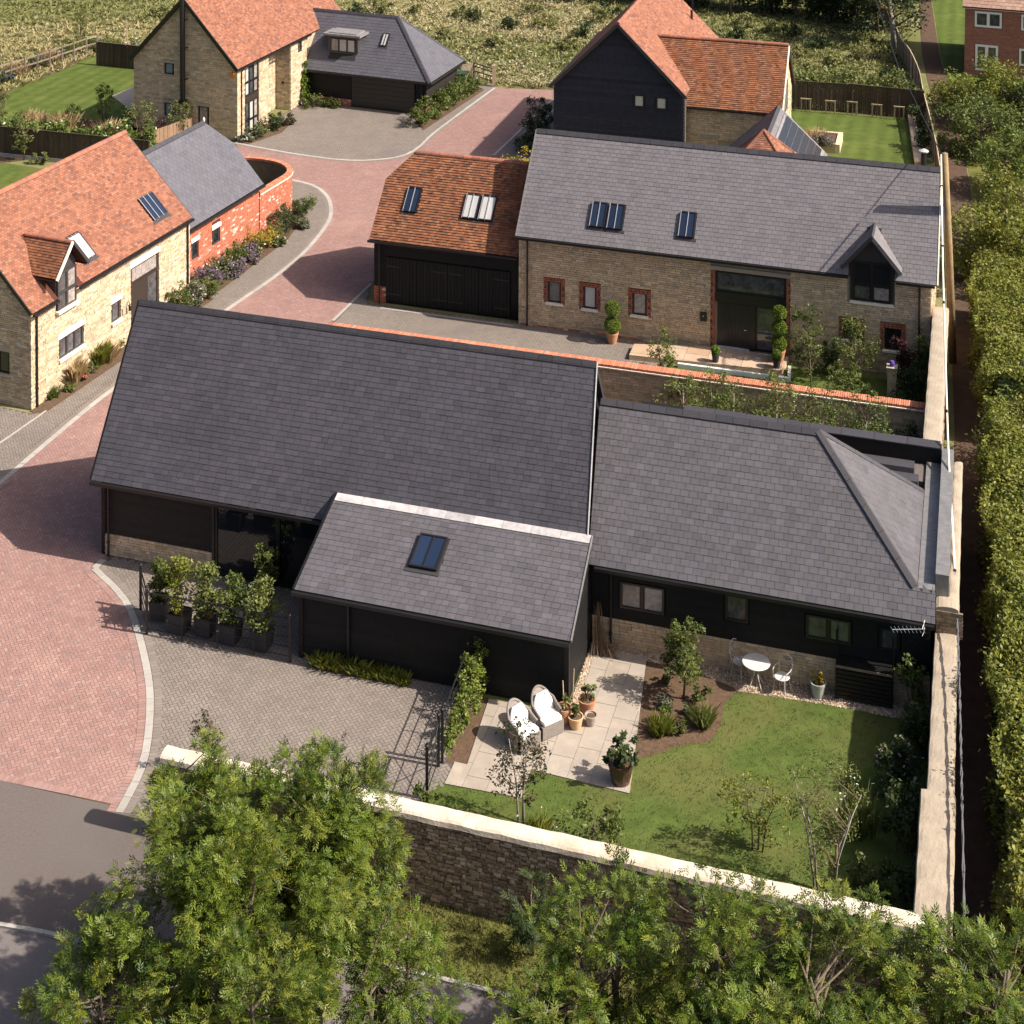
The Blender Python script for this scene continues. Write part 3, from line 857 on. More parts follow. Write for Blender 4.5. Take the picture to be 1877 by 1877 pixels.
# grey path between house with red roof and road
path_poly = kerb_path + [H1.w(23.2, 4.8), H1.w(22.4, 2.2), H1.w(21.4, .9), H1.w(18.5, .2), H1.w(11, -.1), H1.w(-.2, -.05), H1.w(-.2, 1.6), H1.w(-6, 1.8), H1.w(-8, -3)]
gp = ground('grey_path', path_poly, .004, mat_grey_bed)
herringbone(path_poly, .004, mat_grey, gp, 23)
court_poly = kerb_court + [G(905, 150), G(840, 165), G(770, 235), G(760, 215), H3.w(8.4, -7.6), H3.w(8.3, .1), H3.w(-.2, .2), G(420, 268)]
court = ground('grey_forecourt', court_poly, .004, mat_grey_bed)
herringbone(court_poly, .004, mat_grey, court, 12)
yard_poly = [G(232, 1482)] + [p + Vector((.1, 0, 0)) for p in kerb_yard[2:]] + [MH.w(.4, .4), MH.w(8.1, .4), MH.w(8.1, -2.3), MH.w(13.3, -2.3), MH.w(13.4, -5.25), MH.w(13.6, -5.2), MH.w(13.6, -6.1), MH.w(13.2, -6.6), MH.w(13.2, -8.95), MH.w(6.9, -9.0)]
yard = ground('grey_yard', yard_poly, .004, mat_grey_bed)
herringbone(yard_poly, .004, mat_grey, yard, 28)
drive_poly = [G(610, 588), G(680, 520)] + [H2.w(-6.7, .3), H2.w(8.0, .3), H2.w(8.0, -1.2), H2.w(6.65, -1.7), H2.w(6.65, -6.9), MH.w(2.3, 13.2)]
drive = ground('grey_drive', drive_poly, .004, mat_grey_bed)
herringbone(drive_poly, .004, mat_grey, drive, 28)
strip_poly = [G(905, 285), G(1013, 182), Vector((5.2, 96.0, 0)), Vector((2.6, 83.5, 0)), Vector((-1.5, 74, 0)), Vector((-3.6, 77, 0))]
strip = ground('grey_strip', strip_poly, .004, mat_grey_bed)
herringbone(strip_poly, .004, mat_grey, strip, 12)

def kerb(name, pts, parent_m=mat_kerb, width=.2, length=.5, z=.014):
    t = thing(name, None, None, pts[0]); t['kind'] = 'structure'
    base = Vector(pts[0])
    stones_along(name, t, [Vector(p) - base for p in pts], width, length, -.02, z, parent_m)
    return t
kerb('yard_kerb', kerb_yard)
kerb('path_kerb', kerb_path, width=.19, length=.7)
kerb('forecourt_kerb', kerb_court, width=.16, length=.8)
kerb('strip_kerb', [G(905, 285), G(1013, 182)], width=.14, length=.9)
kerb('strip_kerb', [G(958, 262), G(1016, 200)], width=.12, length=.9)
kerb('drive_kerb', [G(610, 588), G(680, 520)], width=.14, length=.6)
kerb('drive_kerb', [H2.w(-6.0, -.02), H2.w(-.1, -.02)], width=.1, length=.6)
kerb('path_kerb', [G(-30, 833), G(85, 753)], width=.09, length=.6)
# soldier courses either side of the yard kerb
def offset(pts, d):
    out = []
    for i, p in enumerate(pts):
        t = (pts[min(i + 1, len(pts) - 1)] - pts[max(i - 1, 0)]).normalized()
        out.append(p + Vector((-t.y, t.x, 0)) * d)
    return out
for (d, m, par) in ((.21, mat_red, red), (-.21, mat_grey, yard)):
    mb = MB(); o = offset(kerb_yard, d); 
    for a, b in zip(o, o[1:]):
        L = (b - a).length; k = max(1, int(round(L / .11)))
        for i in range(k):
            p, q = a.lerp(b, (i + .04) / k), a.lerp(b, (i + .96) / k); t = (q - p).normalized(); s = Vector((-t.y, t.x, 0)) * .097
            mb.sheet([(x.x, x.y, .0115 + random.uniform(0, .001)) for x in (p - s, q - s, q + s, p + s)])
    mb.build('border_paver', m, par, kind='stuff', fixn=False)
for (pp, d, m, par) in ((kerb_path, -.18, mat_red, red), (kerb_path, .18, mat_grey, gp), (kerb_court, -.16, mat_grey, court)):
    mb = MB(); o = offset(pp, d)
    for a, b in zip(o, o[1:]):
        L = (b - a).length; k = max(1, int(round(L / .11)))
        for i in range(k):
            p, q = a.lerp(b, (i + .04) / k), a.lerp(b, (i + .96) / k); t = (q - p).normalized(); s = Vector((-t.y, t.x, 0)) * .085
            mb.sheet([(x.x, x.y, .0115 + random.uniform(0, .001)) for x in (p - s, q - s, q + s, p + s)])
    mb.build('border_paver', m, par, kind='stuff', fixn=False)
mb = MB()
a, b = G(-20, 1421), G(214, 1470)
k = 46
for i in range(k):
    p, q = a.lerp(b, (i + .04) / k), a.lerp(b, (i + .96) / k); t = (q - p).normalized(); s = Vector((-t.y, t.x, 0)) * .1
    mb.sheet([(x.x, x.y, .0115) for x in (p - s, q - s, q + s, p + s)])
mb.build('border_paver', mat_red, red, kind='stuff', fixn=False)

# asphalt side road and the road along the foot of the picture
kerb_front = spline([Vector((-22, 36.2, 0)), G(0, 1697), G(123, 1723), G(300, 1748), G(500, 1758), G(682, 1769), G(780, 1790), G(870, 1812), G(1100, 1870), G(1400, 1950)], 4)
ground('asphalt_road', [Vector((-24, 40.3, 0)), G(0, 1431), G(218, 1480), MH.w(6.9, -9.0), MH.w(7.6, -9.3), G(330, 1600), G(430, 1720), G(520, 1757)] + [G(300, 1747), G(123, 1722), G(0, 1696), Vector((-24, 36.3, 0))], .008, mat_asphalt)
ground('pale_road', kerb_front + [Vector((60, 26, 0)), Vector((60, -5, 0)), Vector((-60, -5, 0)), Vector((-60, 34, 0))], .002, mat_asphalt2)
kerb('road_kerb', kerb_front, width=.1, length=.9, z=.05)
ground('verge', [MH.w(7.4, -9.3), MH.w(26.5, -8.9), MH.w(27.3, -14), G(1400, 1952), G(1100, 1872), G(870, 1814), G(780, 1792), G(682, 1771), G(520, 1760), G(430, 1720), G(330, 1600)], .012, mat_verge)
# gardens
lawn_main = [MH.w(13.2, -5.9), MH.w(15.3, -5.8), MH.w(15.3, -4.6), MH.w(17.8, -4.6), MH.w(17.8, -3.5), MH.w(18.93, -2.8), MH.w(19.6, -2.55), MH.w(19.75, -1.9), MH.w(19.72, -1.0), MH.w(19.95, -.42), MH.w(22.3, -.25), MH.w(25.3, -.2), MH.w(25.3, -9.2), MH.w(13.0, -9.2)]
ground('garden_lawn', lawn_main, .006, mat_lawn)
soil_poly = [MH.w(17.4, .1), MH.w(18.4, .12), MH.w(19.9, -.3), MH.w(19.97, -.45), MH.w(19.74, -1.0), MH.w(19.77, -1.9), MH.w(19.62, -2.57), MH.w(18.93, -2.92), MH.w(18.15, -3.62), MH.w(17.85, -3.7)]
ground('flower_bed', soil_poly, .009, soil)
ground('flower_bed', [MH.w(13.12, -2.6), MH.w(13.65, -2.6), MH.w(13.9, -5.3), MH.w(13.35, -5.25)], .009, soil)
ground('flower_bed', [MH.w(.4, 5.6), MH.w(25.4, 5.6), MH.w(25.4, 13.4), MH.w(.4, 13.4)], .007, soil)
gravel_poly = [MH.w(15.9, .5), MH.w(25.2, .5), MH.w(25.2, -.28), MH.w(22.3, -.26), MH.w(19.95, -.4), MH.w(19.85, -.25), MH.w(18.4, .14), MH.w(17.4, .12), MH.w(17.35, .2), MH.w(15.95, .3)]
gb = ground('gravel_strip', gravel_poly, .005, mat_gravel_bed)
c = scatter(gravel_poly, 26000); c = np.concatenate([c, scatter([MH.w(15.82, -2.6), MH.w(16.06, -2.6), MH.w(15.98, .4), MH.w(15.74, .4)], 9000)])
V = leaf_quads(c + np.array([0, 0, .02]), .05, .8, 0, 2.5)
foliage('pebble', V, mat_gravel, gb, kind='stuff')
ground('meadow_bed', [Vector((-60, 40, 0)), H1.w(-9, 9), H1.w(-9, 7.2), H1.w(11, 7.2), H1.w(13, 7), Vector((-22, 83, 0)), Vector((-60, 98, 0))], .003, mat_lawn)
ground('side_lawn', [Vector((-34, 66, 0)), H1.w(2, 7.6), H1.w(11.3, 7.0), H1.w(17.5, 8.6), Vector((-28, 84.6, 0)), Vector((-38, 89, 0))], .006, mat_lawn2)
lawn3 = [G(-60, 235), G(-20, 205), G(20, 165), G(60, 150), G(110, 130), G(165, 103), G(250, 107), H3.w(2, 7.2), H3.w(0, 7.0), G(255, 178), G(255, 260), G(100, 245), G(0, 222)]
ground('far_lawn', lawn3, .006, mat_lawn2)
ground('garden_path', [G(205, 176), G(250, 157), H3.w(4.2, 6.9), H3.w(1.2, 6.9)], .010, mat_slab)
ground('flower_bed', [G(-90, 180), G(60, 122), G(165, 85), G(255, 88), G(255, 110), G(165, 105), G(60, 152), G(-60, 240)], .003, soil)
ground('flower_bed', [G(-60, 250), G(0, 220), G(110, 243), G(250, 262), G(330, 265), H3.w(-.6, 3), H3.w(-4, 6), Vector((-30, 84, 0))], .009, soil)
ground('barn_lawn', [G(1445, 200), G(1664, 218), G(1676, 306), Vector((21.2, 81, 0)), Vector((15, 80, 0)), G(1500, 300)], .006, mat_lawn2)
ground('front_lawn', [H2.w(6.6, -1.6), H2.w(11.2, -1.5), H2.w(11.2, -.4), H2.w(16.2, -.3), H2.w(16.2, -6.4), H2.w(6.6, -6.6)], .006, mat_lawn2)
ground('lane', [G(1750, 1690) + Vector((-1.2, -4, 0)), G(1745, 1500), G(1750, 800), G(1742, 600), G(1735, 400), G(1728, 320), G(1712, 200), G(1690, 100), G(1684, 0), G(1680, -40), G(1704, -40), G(1707, 0), G(1722, 100), G(1750, 200), G(1776, 330), G(1800, 480), G(1830, 700), G(1900, 1200), G(1990, 1700), Vector((18, 29, 0))], .004, mat_lane)
ground('house_lawn', [G(1709, -60), Vector((60, 134, 0)), Vector((60, 100, 0)), G(1790, 160), G(1740, 160), G(1724, 100), G(1709, 0)], .0045, mat_lawn2)
ground('hedge_bank', [G(1745, 110), G(1778, 330), G(1806, 480), G(1836, 700), G(1906, 1200), G(1996, 1700), Vector((60, 30, 0)), Vector((60, 108, 0))], .001, mat_verge)
ground('flower_bed', [H1.w(-.1, .12), H1.w(11, .12), H1.w(11, -.75), H1.w(6.5, -.6), H1.w(-.1, -.5)], .011, soil)
ground('flower_bed', [H1.w(11, 1.1), H1.w(18.3, 1.1), H1.w(21.4, 1.6), H1.w(22.6, 2.6), H1.w(22.9, 2.2), H1.w(21.6, .6), H1.w(18, -.3), H1.w(12, -.5), H1.w(11, -.5)], .011, soil)
ground('flower_bed', [H3.w(-.3, 0), H3.w(4.2, 0), H3.w(4.4, -1.1), H3.w(2.2, -1.5), H3.w(-.3, -.8)], .011, soil)
ground('flower_bed', [G(760, 216), G(775, 240), G(888, 165), G(862, 150)], .013, soil)

# meadow: tufts of grass and dead flower heads
def field_zone(u0, v0, u1, v1, n):
    u = rng.uniform(u0, u1, n); v = rng.uniform(v0, v1, n)
    return np.array([tuple(P(a, b)) for a, b in zip(u, v)])
zone = field_zone(-30, -75, 1700, 225, 26000)
k = np.ones(len(zone), dtype=bool)
for poly in (lawn3, court_poly, red_poly, [Vector((-60, 40, 0)), Vector((-20, 60, 0)), Vector((-14, 90, 0)), Vector((-24, 103.6, 0)), Vector((-27, 104.6, 0)), Vector((-42, 84, 0))],
             [H3.w(-1, -9), H3.w(15, -9), H3.w(15, 8), H3.w(-1, 8)], [H4.w(-1, -6), H4.w(13.5, -6), H4.w(13.5, 8), H4.w(-1, 8)], [Vector((15, 60, 0)), Vector((17, 95.6, 0)), Vector((24.5, 94, 0)), Vector((40, 60, 0))],
             [Vector((-12, 80, 0)), Vector((-1, 100, 0)), Vector((12, 98, 0)), Vector((12, 70, 0))], [Vector((26.5, 106, 0)), Vector((24.3, 93, 0)), Vector((60, 90, 0)), Vector((60, 130, 0)), Vector((33, 130, 0))]):
    pass
    k &= ~inside(poly, zone[:, 0], zone[:, 1])
zone = zone[k]
f1 = np.sin(zone[:, 0] * .21 + 1.3) + np.sin(zone[:, 1] * .33 + zone[:, 0] * .11) + np.sin(zone[:, 0] * .07 - zone[:, 1] * .16 + 2) + rng.normal(0, .5, len(zone))
right = (zone[:, 0] > 13) | ((zone[:, 0] > 2) & (zone[:, 1] > 117))
f1 = f1 - right * 1.3
hi = zone[:, 1] > 100
blades(zone[f1 > .4], .2, .13, fld_straw, None, 'dry_grass', 2.0, 'stuff', 5, .22)
blades(zone[(f1 <= .4)], .24, .13, fld_green, None, 'meadow_grass', 1.8, 'stuff', 5, .22)
cz = zone[(f1 > .0) & (zone[:, 0] > -13) & (zone[:, 0] < 12)]
cz = cz[rng.random(len(cz)) < .55]
foliage('dry_flower_heads', leaf_quads(np.repeat(cz, 5, 0) + rng.normal(0, .22, (len(cz) * 5, 3)) * np.array([1, 1, .15]) + np.array([0, 0, .3]), .13, .9, 0, 2), fld_cream, None, kind='stuff')
# lawn grass near the camera
g = scatter(lawn_main, 15000)
blades(g, .045, .011, leafmat('lawn_blade', [(.07, .1, .02), (.1, .13, .03), (.13, .14, .045), (.06, .085, .02)]), None, 'lawn_grass', .8, 'stuff', 4, .07)
vp = [MH.w(12.5, -9.3), MH.w(20, -9.0), MH.w(20, -13), G(870, 1814), G(780, 1792), G(682, 1771), G(640, 1700)]
blades(scatter(vp, 7000), .11, .016, leafmat('verge_blade', [(.11, .125, .03), (.16, .15, .05), (.09, .1, .028), (.2, .175, .075)]), None, 'verge_grass', .8, 'stuff', 4, .09)
# ================================================================== BUILDINGS
X_, Y_, Z_ = Vector((1, 0, 0)), Vector((0, 1, 0)), Vector((0, 0, 1))

def gable_core(parent, a0, a1, b0, bm, b1, e, r, m, name='wall'):
    mb = MB(); mb.prism([(a0, b0, 0), (a0, b1, 0), (a0, b1, e), (a0, bm, r), (a0, b0, e)], (a1 - a0, 0, 0))
    return mb.build(name, m, parent)

def wallpart(parent, a0, b0, z0, a1, b1, z1, m, name='wall'):
    return MB().box(a0, b0, z0, a1, b1, z1).build(name, m, parent)

def front_plane(b, sgn=-1): return (Vector((0, b, 0)), X_, Z_, Vector((0, sgn, 0)))
def side_plane(a, sgn=-1): return (Vector((a, 0, 0)), Y_, Z_, Vector((sgn, 0, 0)))

def boards(parent, poly, plane, m, gauge=.165, holes=(), single=True, name='board'):
    ps = courses(poly, gauge, 60, 60, holes)
    if not single:
        return field(name, ps, plane, .0, .034, .012, .004, m, parent, over=.01)
    for p in ps:
        vs, F, r = piece_arrays([p], *plane, 0, .034, .012, .004, .01)
        mesh_np(name, vs, F, m, r, parent)

def masonry(parent, poly, plane, m, gauge=.11, w=(.18, .5), holes=(), name='stonework', d=.07, jit=.02, gap=.012):
    ps = courses(poly, gauge, w[0], w[1], holes)
    return field(name, ps, plane, gap, d, d, jit, m, parent, back=True)

def rect(a, b, c, d): return [(a, b), (c, b), (c, d), (a, d)]

# ------------------------------------------------------------------ main house: black barn, lean-to and single-storey wing
house = frame_thing('barn_house', 'black boarded barn house with dark slate roofs, lean-to and low wing in the foreground', 'house', MH)
gable_core(house, .3, 15.12, .45, 2.97, 5.5, 2.45, 6.5, board)
wallpart(house, 8.2, -2.42, 0, 15.68, .44, 1.9, board)
# wedge under the lean-to roof
MB().prism([(8.2, -2.42, 1.9), (8.2, .44, 1.9), (8.2, .44, 2.9)], (7.48, 0, 0)).build('wall', board, house)
wallpart(house, 15.51, .5, 0, 25.0, 7.9, 2.4, board)
MB().prism([(15.2, .5, 2.4), (15.2, 6.2, 2.4), (15.2, 3.33, 5.3)], (6.3, 0, 0)).build('wall', board, house)
fp = front_plane(.42)
boards(house, rect(.2, .66, 3.95, 2.46), fp, board_brown)
masonry(house, rect(.2, 0, 3.95, .66), front_plane(.42), stone_grey, .085, (.14, .36), d=.05)
boards(house, [(.35, .66), (5.5, .66), (5.5, 2.5), (2.95, 6.5), (.35, 2.5)], side_plane(.3), board, single=False)
# glazed front of the barn
window(house, front_plane(.42), 4.0, .05, 8.2, 2.45, lights=2, fm=frame_black, gm=glass, fw=.1, depth=.08, inner=False, label='full-height dark glazed screen beside the lean-to')
wallpart(house, 3.94, .3, 0, 4.02, .45, 2.45, frame_black, 'corner_post')
# lean-to boards
boards(house, rect(8.1, .04, 15.8, 1.96), front_plane(-2.44), board, holes=[(10.96, .66, 11.5, 1.16)])
MB().box(10.96, -2.47, .64, 11.5, -2.4, 1.18).build('hatch', board, house)
boards(house, [(-2.5, .04), (.4, .04), (.4, 2.85), (-2.5, 1.95)], side_plane(8.18), board, single=False)
boards(house, [(-2.5, .04), (.4, .04), (.4, 2.85), (-2.5, 1.95)], side_plane(15.7, 1), board, single=False)
for a, b in ((8.12, -2.47), (15.77, -2.47), (.2, .4)):
    MB().box(a - .06, b - .05, 0, a + .06, b + .05, 2.0 if a > 5 else 2.42).build('corner_post', board_brown, house)
# wing boards and plinth
wh = [(16.5, 1.15, 17.86, 2.0), (19.46, 1.34, 20.2, 2.17), (21.67, 1.26, 22.97, 2.0), (23.62, 1.3, 24.25, 2.0)]
boards(house, rect(15.75, .85, 25.0, 2.46), front_plane(.48), board, holes=wh)
masonry(house, rect(15.75, 0, 25.0, .85), front_plane(.5), stone_grey, .085, (.16, .42), d=.05)
wp = front_plane(.5)
window(house, wp, 16.55, 1.2, 17.81, 1.95, 2, gm=glass_curtain, fw=.055, depth=.07)
window(house, wp, 19.51, 1.39, 20.14, 2.12, 1, gm=glass_reflect, fw=.055, depth=.07)
window(house, wp, 21.72, 1.3, 22.92, 1.95, 2, gm=glass_reflect, fw=.055, depth=.07)
window(house, wp, 23.67, 1.34, 24.2, 1.96, 1, gm=glass_reflect, fw=.055, depth=.07)
for x in (16.3, 9.55, .42):
    b = {16.3: .38, 9.55: -2.53, .42: .28}[x]; top = {16.3: 2.36, 9.55: 1.92, .42: 2.36}[x]
    pipe(house, [(x, b - .25, top + .02), (x, b, top - .18), (x, b, .02)], .036)
# roofs
SL = .275; GA = .19
def slate_roof(parent, name, plane, poly, w, g, m, bed, holes=(), sing=0, wr=None, hb=.013, ht=.004, pick=None, label=None, deck=None):
    d = MB()
    for q in (deck or [poly]): slab(d, plane, q, .1)
    ro = d.build(name, bed, parent, label)
    ps = courses(poly, g, w if wr is None else wr[0], w if wr is None else wr[1], holes)
    singles = []
    if sing:
        wl = [p for p in ps if p[6] and p[1] - p[0] > .12]
        wl.sort(key=pick); singles = wl[:sing]
        ids = set(map(id, singles)); ps = [p for p in ps if id(p) not in ids]
    if singles: single_tiles('slate', singles, plane, .009, hb, ht, m, ro)
    field('slate_courses', ps, plane, .009, hb, ht, .004, m, ro, over=.02)
    return ro
bp, bs = slope_plane((0, 0, 2.49), X_, Y_, 4.39, 2.97)
barn_poly = [(0, 0), (15.66, 0), (15.24, bs), (0, bs)]
barn_hole = [(8.0, 0, 15.9, .74)]
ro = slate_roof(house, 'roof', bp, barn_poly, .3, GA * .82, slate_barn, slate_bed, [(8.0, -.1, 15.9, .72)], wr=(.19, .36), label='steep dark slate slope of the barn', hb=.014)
lp, ls = slope_plane((8.0, -2.68, 2.02), X_, Y_, 1.09, 3.09)
lean_poly = [(0, 0), (7.9, 0), (7.72, ls), (-.02, ls)]
def ls_hole(): return [(2.93, 1.28, 3.8, 2.50)]
slate_roof(house, 'roof', lp, lean_poly, .2, .17, slate_wing, slate_bed, ls_hole(), sing=150, wr=(.19, .33), pick=lambda p: (p[4] > .25) * .0 + p[4], label='shallow slate slope of the lean-to')
wpn, ws = slope_plane((15.76, .1, 2.49), X_, Y_, 3.13, 3.23)
k = math.hypot(.58, .562)
wing_poly = [(-.06, 0), (9.36, 0), (9.34, k), (8.86, k), (5.96, ws), (-.5, ws)]
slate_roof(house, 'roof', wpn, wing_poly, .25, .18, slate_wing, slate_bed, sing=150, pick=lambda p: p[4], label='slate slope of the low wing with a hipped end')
# hidden back slopes
for (pl, L, s) in ((slope_plane((0, 5.94, 2.49), X_, -Y_, 4.39, 2.97)[0], 15.24, bs),):
    d = MB(); slab(d, pl, [(0, 0), (L, 0), (L, s), (0, s)], .1); r2 = d.build('roof', slate_bed, house)
    field('slate_courses', courses([(0, 0), (L, 0), (L, s), (0, s)], .2, .3, .3), pl, .006, .016, .004, .004, slate_barn, r2, .02)
pl, s2 = slope_plane((15.3, 6.5, 2.55), X_, -Y_, 3.07, 3.17)
d = MB(); slab(d, pl, [(0, 0), (9.3, 0), (6.4, s2), (0, s2)], .1); r2 = d.build('roof', slate_bed, house)
field('slate_courses', courses([(0, 0), (9.3, 0), (6.4, s2), (0, s2)], .2, .25, .25), pl, .006, .016, .004, .004, slate_wing, r2, .02)
# hip face of the wing
hipN = Vector((2.57, 0, 2.88)).normalized()
hV = Vector((-2.88, 0, 2.57)).normalized(); hl = math.hypot(2.88, 2.57)
hpl = (Vector((24.62, 0, 3.05)), Y_, hV, hipN)
hpoly = [(.66, 0), (5.75, 0), (3.36, hl), (3.30, hl)]
slate_roof(house, 'roof', hpl, hpoly, .3, .2, slate_wing, slate_bed, label='triangular slate hip facing the lane')
# ridges and hips as single cappings
ridge_tiles('ridge_tile', (0, 2.97, 6.9), (15.24, 2.97, 6.9), (0, -2.97, -4.39), (0, 2.97, -4.39), 34, ridge_slate, house)
ridge_tiles('ridge_tile', (15.3, 3.33, 5.64), (21.75, 3.33, 5.64), (0, -1, -.97), (0, 1, -.97), 13, ridge_slate, house, wid=.2)
ridge_tiles('hip_capping', (21.75, 3.33, 5.64), (24.6, .70, 3.09), (-.7, -.62, -.45), (.4, .75, -.62), 6, ridge_slate, house, wid=.15)
ridge_tiles('hip_capping', (21.75, 3.33, 5.64), (24.6, 5.7, 3.09), (.4, -.75, -.62), (-.7, .62, -.45), 6, ridge_slate, house, wid=.13)
# edges: gutters, verge, flashing
MB().bar((0, -.06, 2.42), (8.0, -.06, 2.42), .1, .09).build('gutter', metal_black, house)
MB().bar((7.95, -2.74, 1.95), (15.9, -2.74, 1.95), .1, .09).build('gutter', metal_black, house)
MB().bar((15.9, .04, 2.42), (25.1, .04, 2.42), .1, .09).build('gutter', metal_black, house)
o_, U_v, V_v, N_v = bp
MB().bar(o_ + U_v * 15.68 + N_v * .01, o_ + U_v * 15.26 + V_v * bs + N_v * .01, .03, .07).build('verge_strip', lead_bright, house)
MB().bar(o_ + U_v * -.02 - N_v * .05, o_ + U_v * -.02 + V_v * bs - N_v * .05, .06, .16).build('verge_board', board, house)
o2, U2, V2, N2 = lp
MB().bar(o2 + U2 * 7.93, o2 + U2 * 7.75 + V2 * ls, .035, .08).build('verge_strip', lead, house)
MB().bar(o2 + U2 * -.03 - N2 * .03, o2 + U2 * -.05 + V2 * ls - N2 * .03, .05, .14).build('verge_board', board, house)
n = 9
for i in range(n):
    a = o2 + U2 * (7.72 * i / n + .005) + V2 * (ls - .12) + N2 * .026; b = o2 + U2 * (7.72 * (i + 1) / n - .005) + V2 * (ls - .12) + N2 * .026
    MB().obox((a + b) / 2, (b - a) / 2, V2 * .135, N2 * (.006 + .002 * (i % 2))).build('flashing', lead_bright, house)
skylight(house, lp, 2.93, 1.30, 3.75, 2.38, 1, gm=glass_blue, bar_m=frame_black, hgt=.11)
# gutter strip, parapets and the flat back roof by the lane
wallpart(house, 24.64, .72, 2.5, 25.08, 7.6, 3.0, lead, 'box_gutter')
wallpart(house, 25.09, 1.05, 2.4, 25.44, 8.0, 3.3, lead, 'parapet_capping')
wallpart(house, 20.2, 6.52, 2.5, 24.63, 7.6, 2.92, mat_asphalt, 'flat_roof')
wallpart(house, 15.6, 7.61, 0, 25.08, 7.95, 3.46, board, 'parapet')
n = 8
for i in range(n):
    MB().box(17.0 + 8.05 * i / n + .006, 7.55, 3.465, 17.0 + 8.05 * (i + 1) / n - .006, 8.02, 3.5 + .004 * (i % 2)).build('coping', ridge_slate, house)
for (a0, a1, b) in ((21.8, 24.3, 6.75), (22.6, 24.45, 5.98)):
    MB().prism([(a0, b - .32, 2.93), (a0, b + .32, 2.93), (a0, b + .2, 3.3), (a0, b - .05, 3.36), (a0, b - .25, 3.3)], (a1 - a0, 0, 0)).build('roof_upstand', ridge_slate, house)

# ------------------------------------------------------------------ second house: stone with slate roof and red-tiled garage
h2 = frame_thing('stone_barn_house', 'stone house with long grey slate roof, black front door and red tiled garage', 'house', H2)
gable_core(h2, .12, 16.5, .3, 3.05, 5.8, 3.7, 7.0, mortar)
holes2 = [(1.13, 1.04, 2.03, 2.16), (2.64, .98, 3.53, 2.13), (4.69, .98, 5.62, 2.13), (8.05, 0, 11.2, 3.5), (13.1, 1.05, 14.07, 2.04), (14.67, .86, 15.62, 2.0), (13.4, 2.66, 15.2, 4.0), (13.3, 1.1, 14.07, 2.04)]
masonry(h2, rect(.05, 0, 16.55, 3.72), front_plane(.3), stone_grey, .088, (.14, .42), holes2, d=.09)
masonry(h2, [(.3, 0), (5.8, 0), (5.8, 3.7), (3.05, 7.0), (.3, 3.7)], side_plane(16.5, 1), stone_grey, .1, (.2, .45), d=.06)
masonry(h2, [(.3, 0), (5.8, 0), (5.8, 3.7), (3.05, 7.0), (.3, 3.7)], side_plane(.12), stone_grey, .1, (.2, .45), d=.06)
f2 = front_plane(.3)
for (a0, z0, a1, z1, g) in ((1.30, 1.09, 1.86, 1.99, glass_reflect), (2.81, 1.03, 3.36, 1.97, glass_blind), (4.86, 1.03, 5.45, 1.96, glass_curtain), (13.27, 1.15, 13.90, 1.87, glass), (14.84, .95, 15.45, 1.84, glass)):
    window(h2, f2, a0, z0, a1, z1, 1, gm=g, fw=.06, depth=.06, sill=.09, sill_m=limestone)
    bricks_surround(h2, (Vector((0, .3, 0)), X_, Z_, Vector((0, -1, 0))), a0, z0, a1, z1)
# entrance: black door, side light and top light
window(h2, f2, 8.25, 2.42, 11.02, 3.24, 1, gm=glass_reflect, fw=.07, depth=.06, inner=False)
wallpart(h2, 8.25, .2, 2.0, 11.02, .29, 2.42, frame_black, 'transom')
dr = MB().box(8.32, .235, .22, 9.62, .29, 2.0).build('door', board_brown, h2, 'black boarded front door')
for i in range(9): MB().box(8.33 + i * .1435, .225, .24, 8.33 + i * .1435 + .137, .235, 1.98).build('board', frame_black, dr)
MB().tube([(9.5, .2, 1.0), (9.5, .16, 1.0), (9.4, .16, 1.0)], .014, 6).build('handle', silver, dr)
wallpart(h2, 9.62, .18, .2, 9.84, .29, 2.0, frame_black, 'door_post')
window(h2, f2, 9.84, .2, 11.02, 2.0, 1, gm=glass_reflect, fw=.07, depth=.06, inner=False)
wallpart(h2, 8.24, .1, .19, 9.6, .29, .235, lead_bright, 'threshold')
MB().box(8.03, .19, 3.27, 11.22, .29, 3.43).build('lintel', limestone2, h2)
ps = []
for j in range(40):
    a, b = .2 + j * .0765, .2 + (j + 1) * .0765
    ww = .17 if (j // 2) % 2 else .1
    ps += [(8.22 - ww, 8.22, 8.22 - ww, 8.22, a, b, True), (11.05, 11.05 + ww, 11.05, 11.05 + ww, a, b, True)]
field('brick_dressing', ps, f2, .012, .1, .1, .008, brick_dark, h2, back=True)
field('brick_course', courses(rect(.1, 0, 6.0, .08), .08, .2, .24), f2, .012, .1, .1, .01, brick_red, h2, back=True)
MB().box(7.65, .1, 1.17, 7.91, .2, 1.5).build('letter_box', metal_black, h2)
MB().box(7.76, .09, 1.36, 7.8, .1, 1.4).build('letter_box_lock', silver, h2)
pipe(h2, [(.44, -.06, 3.72), (.44, .13, 3.55), (.44, .13, .02)], .04)
pipe(h2, [(16.13, -.06, 3.72), (16.13, .13, 3.55), (16.13, .13, .02)], .04)
p2, s2 = slope_plane((0, 0, 3.77), X_, Y_, 3.53, 3.05)
sky2 = [(2.97, .72, 3.63, 1.78), (3.70, .72, 4.37, 1.78), (6.65, .72, 7.32, 1.78)]
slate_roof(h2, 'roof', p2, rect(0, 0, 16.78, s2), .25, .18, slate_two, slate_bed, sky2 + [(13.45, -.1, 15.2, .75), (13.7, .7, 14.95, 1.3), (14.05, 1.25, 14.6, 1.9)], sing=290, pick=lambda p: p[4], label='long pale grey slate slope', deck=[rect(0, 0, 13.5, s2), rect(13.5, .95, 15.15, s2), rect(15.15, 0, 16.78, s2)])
pb, _ = slope_plane((0, 6.1, 3.77), X_, -Y_, 3.53, 3.05)
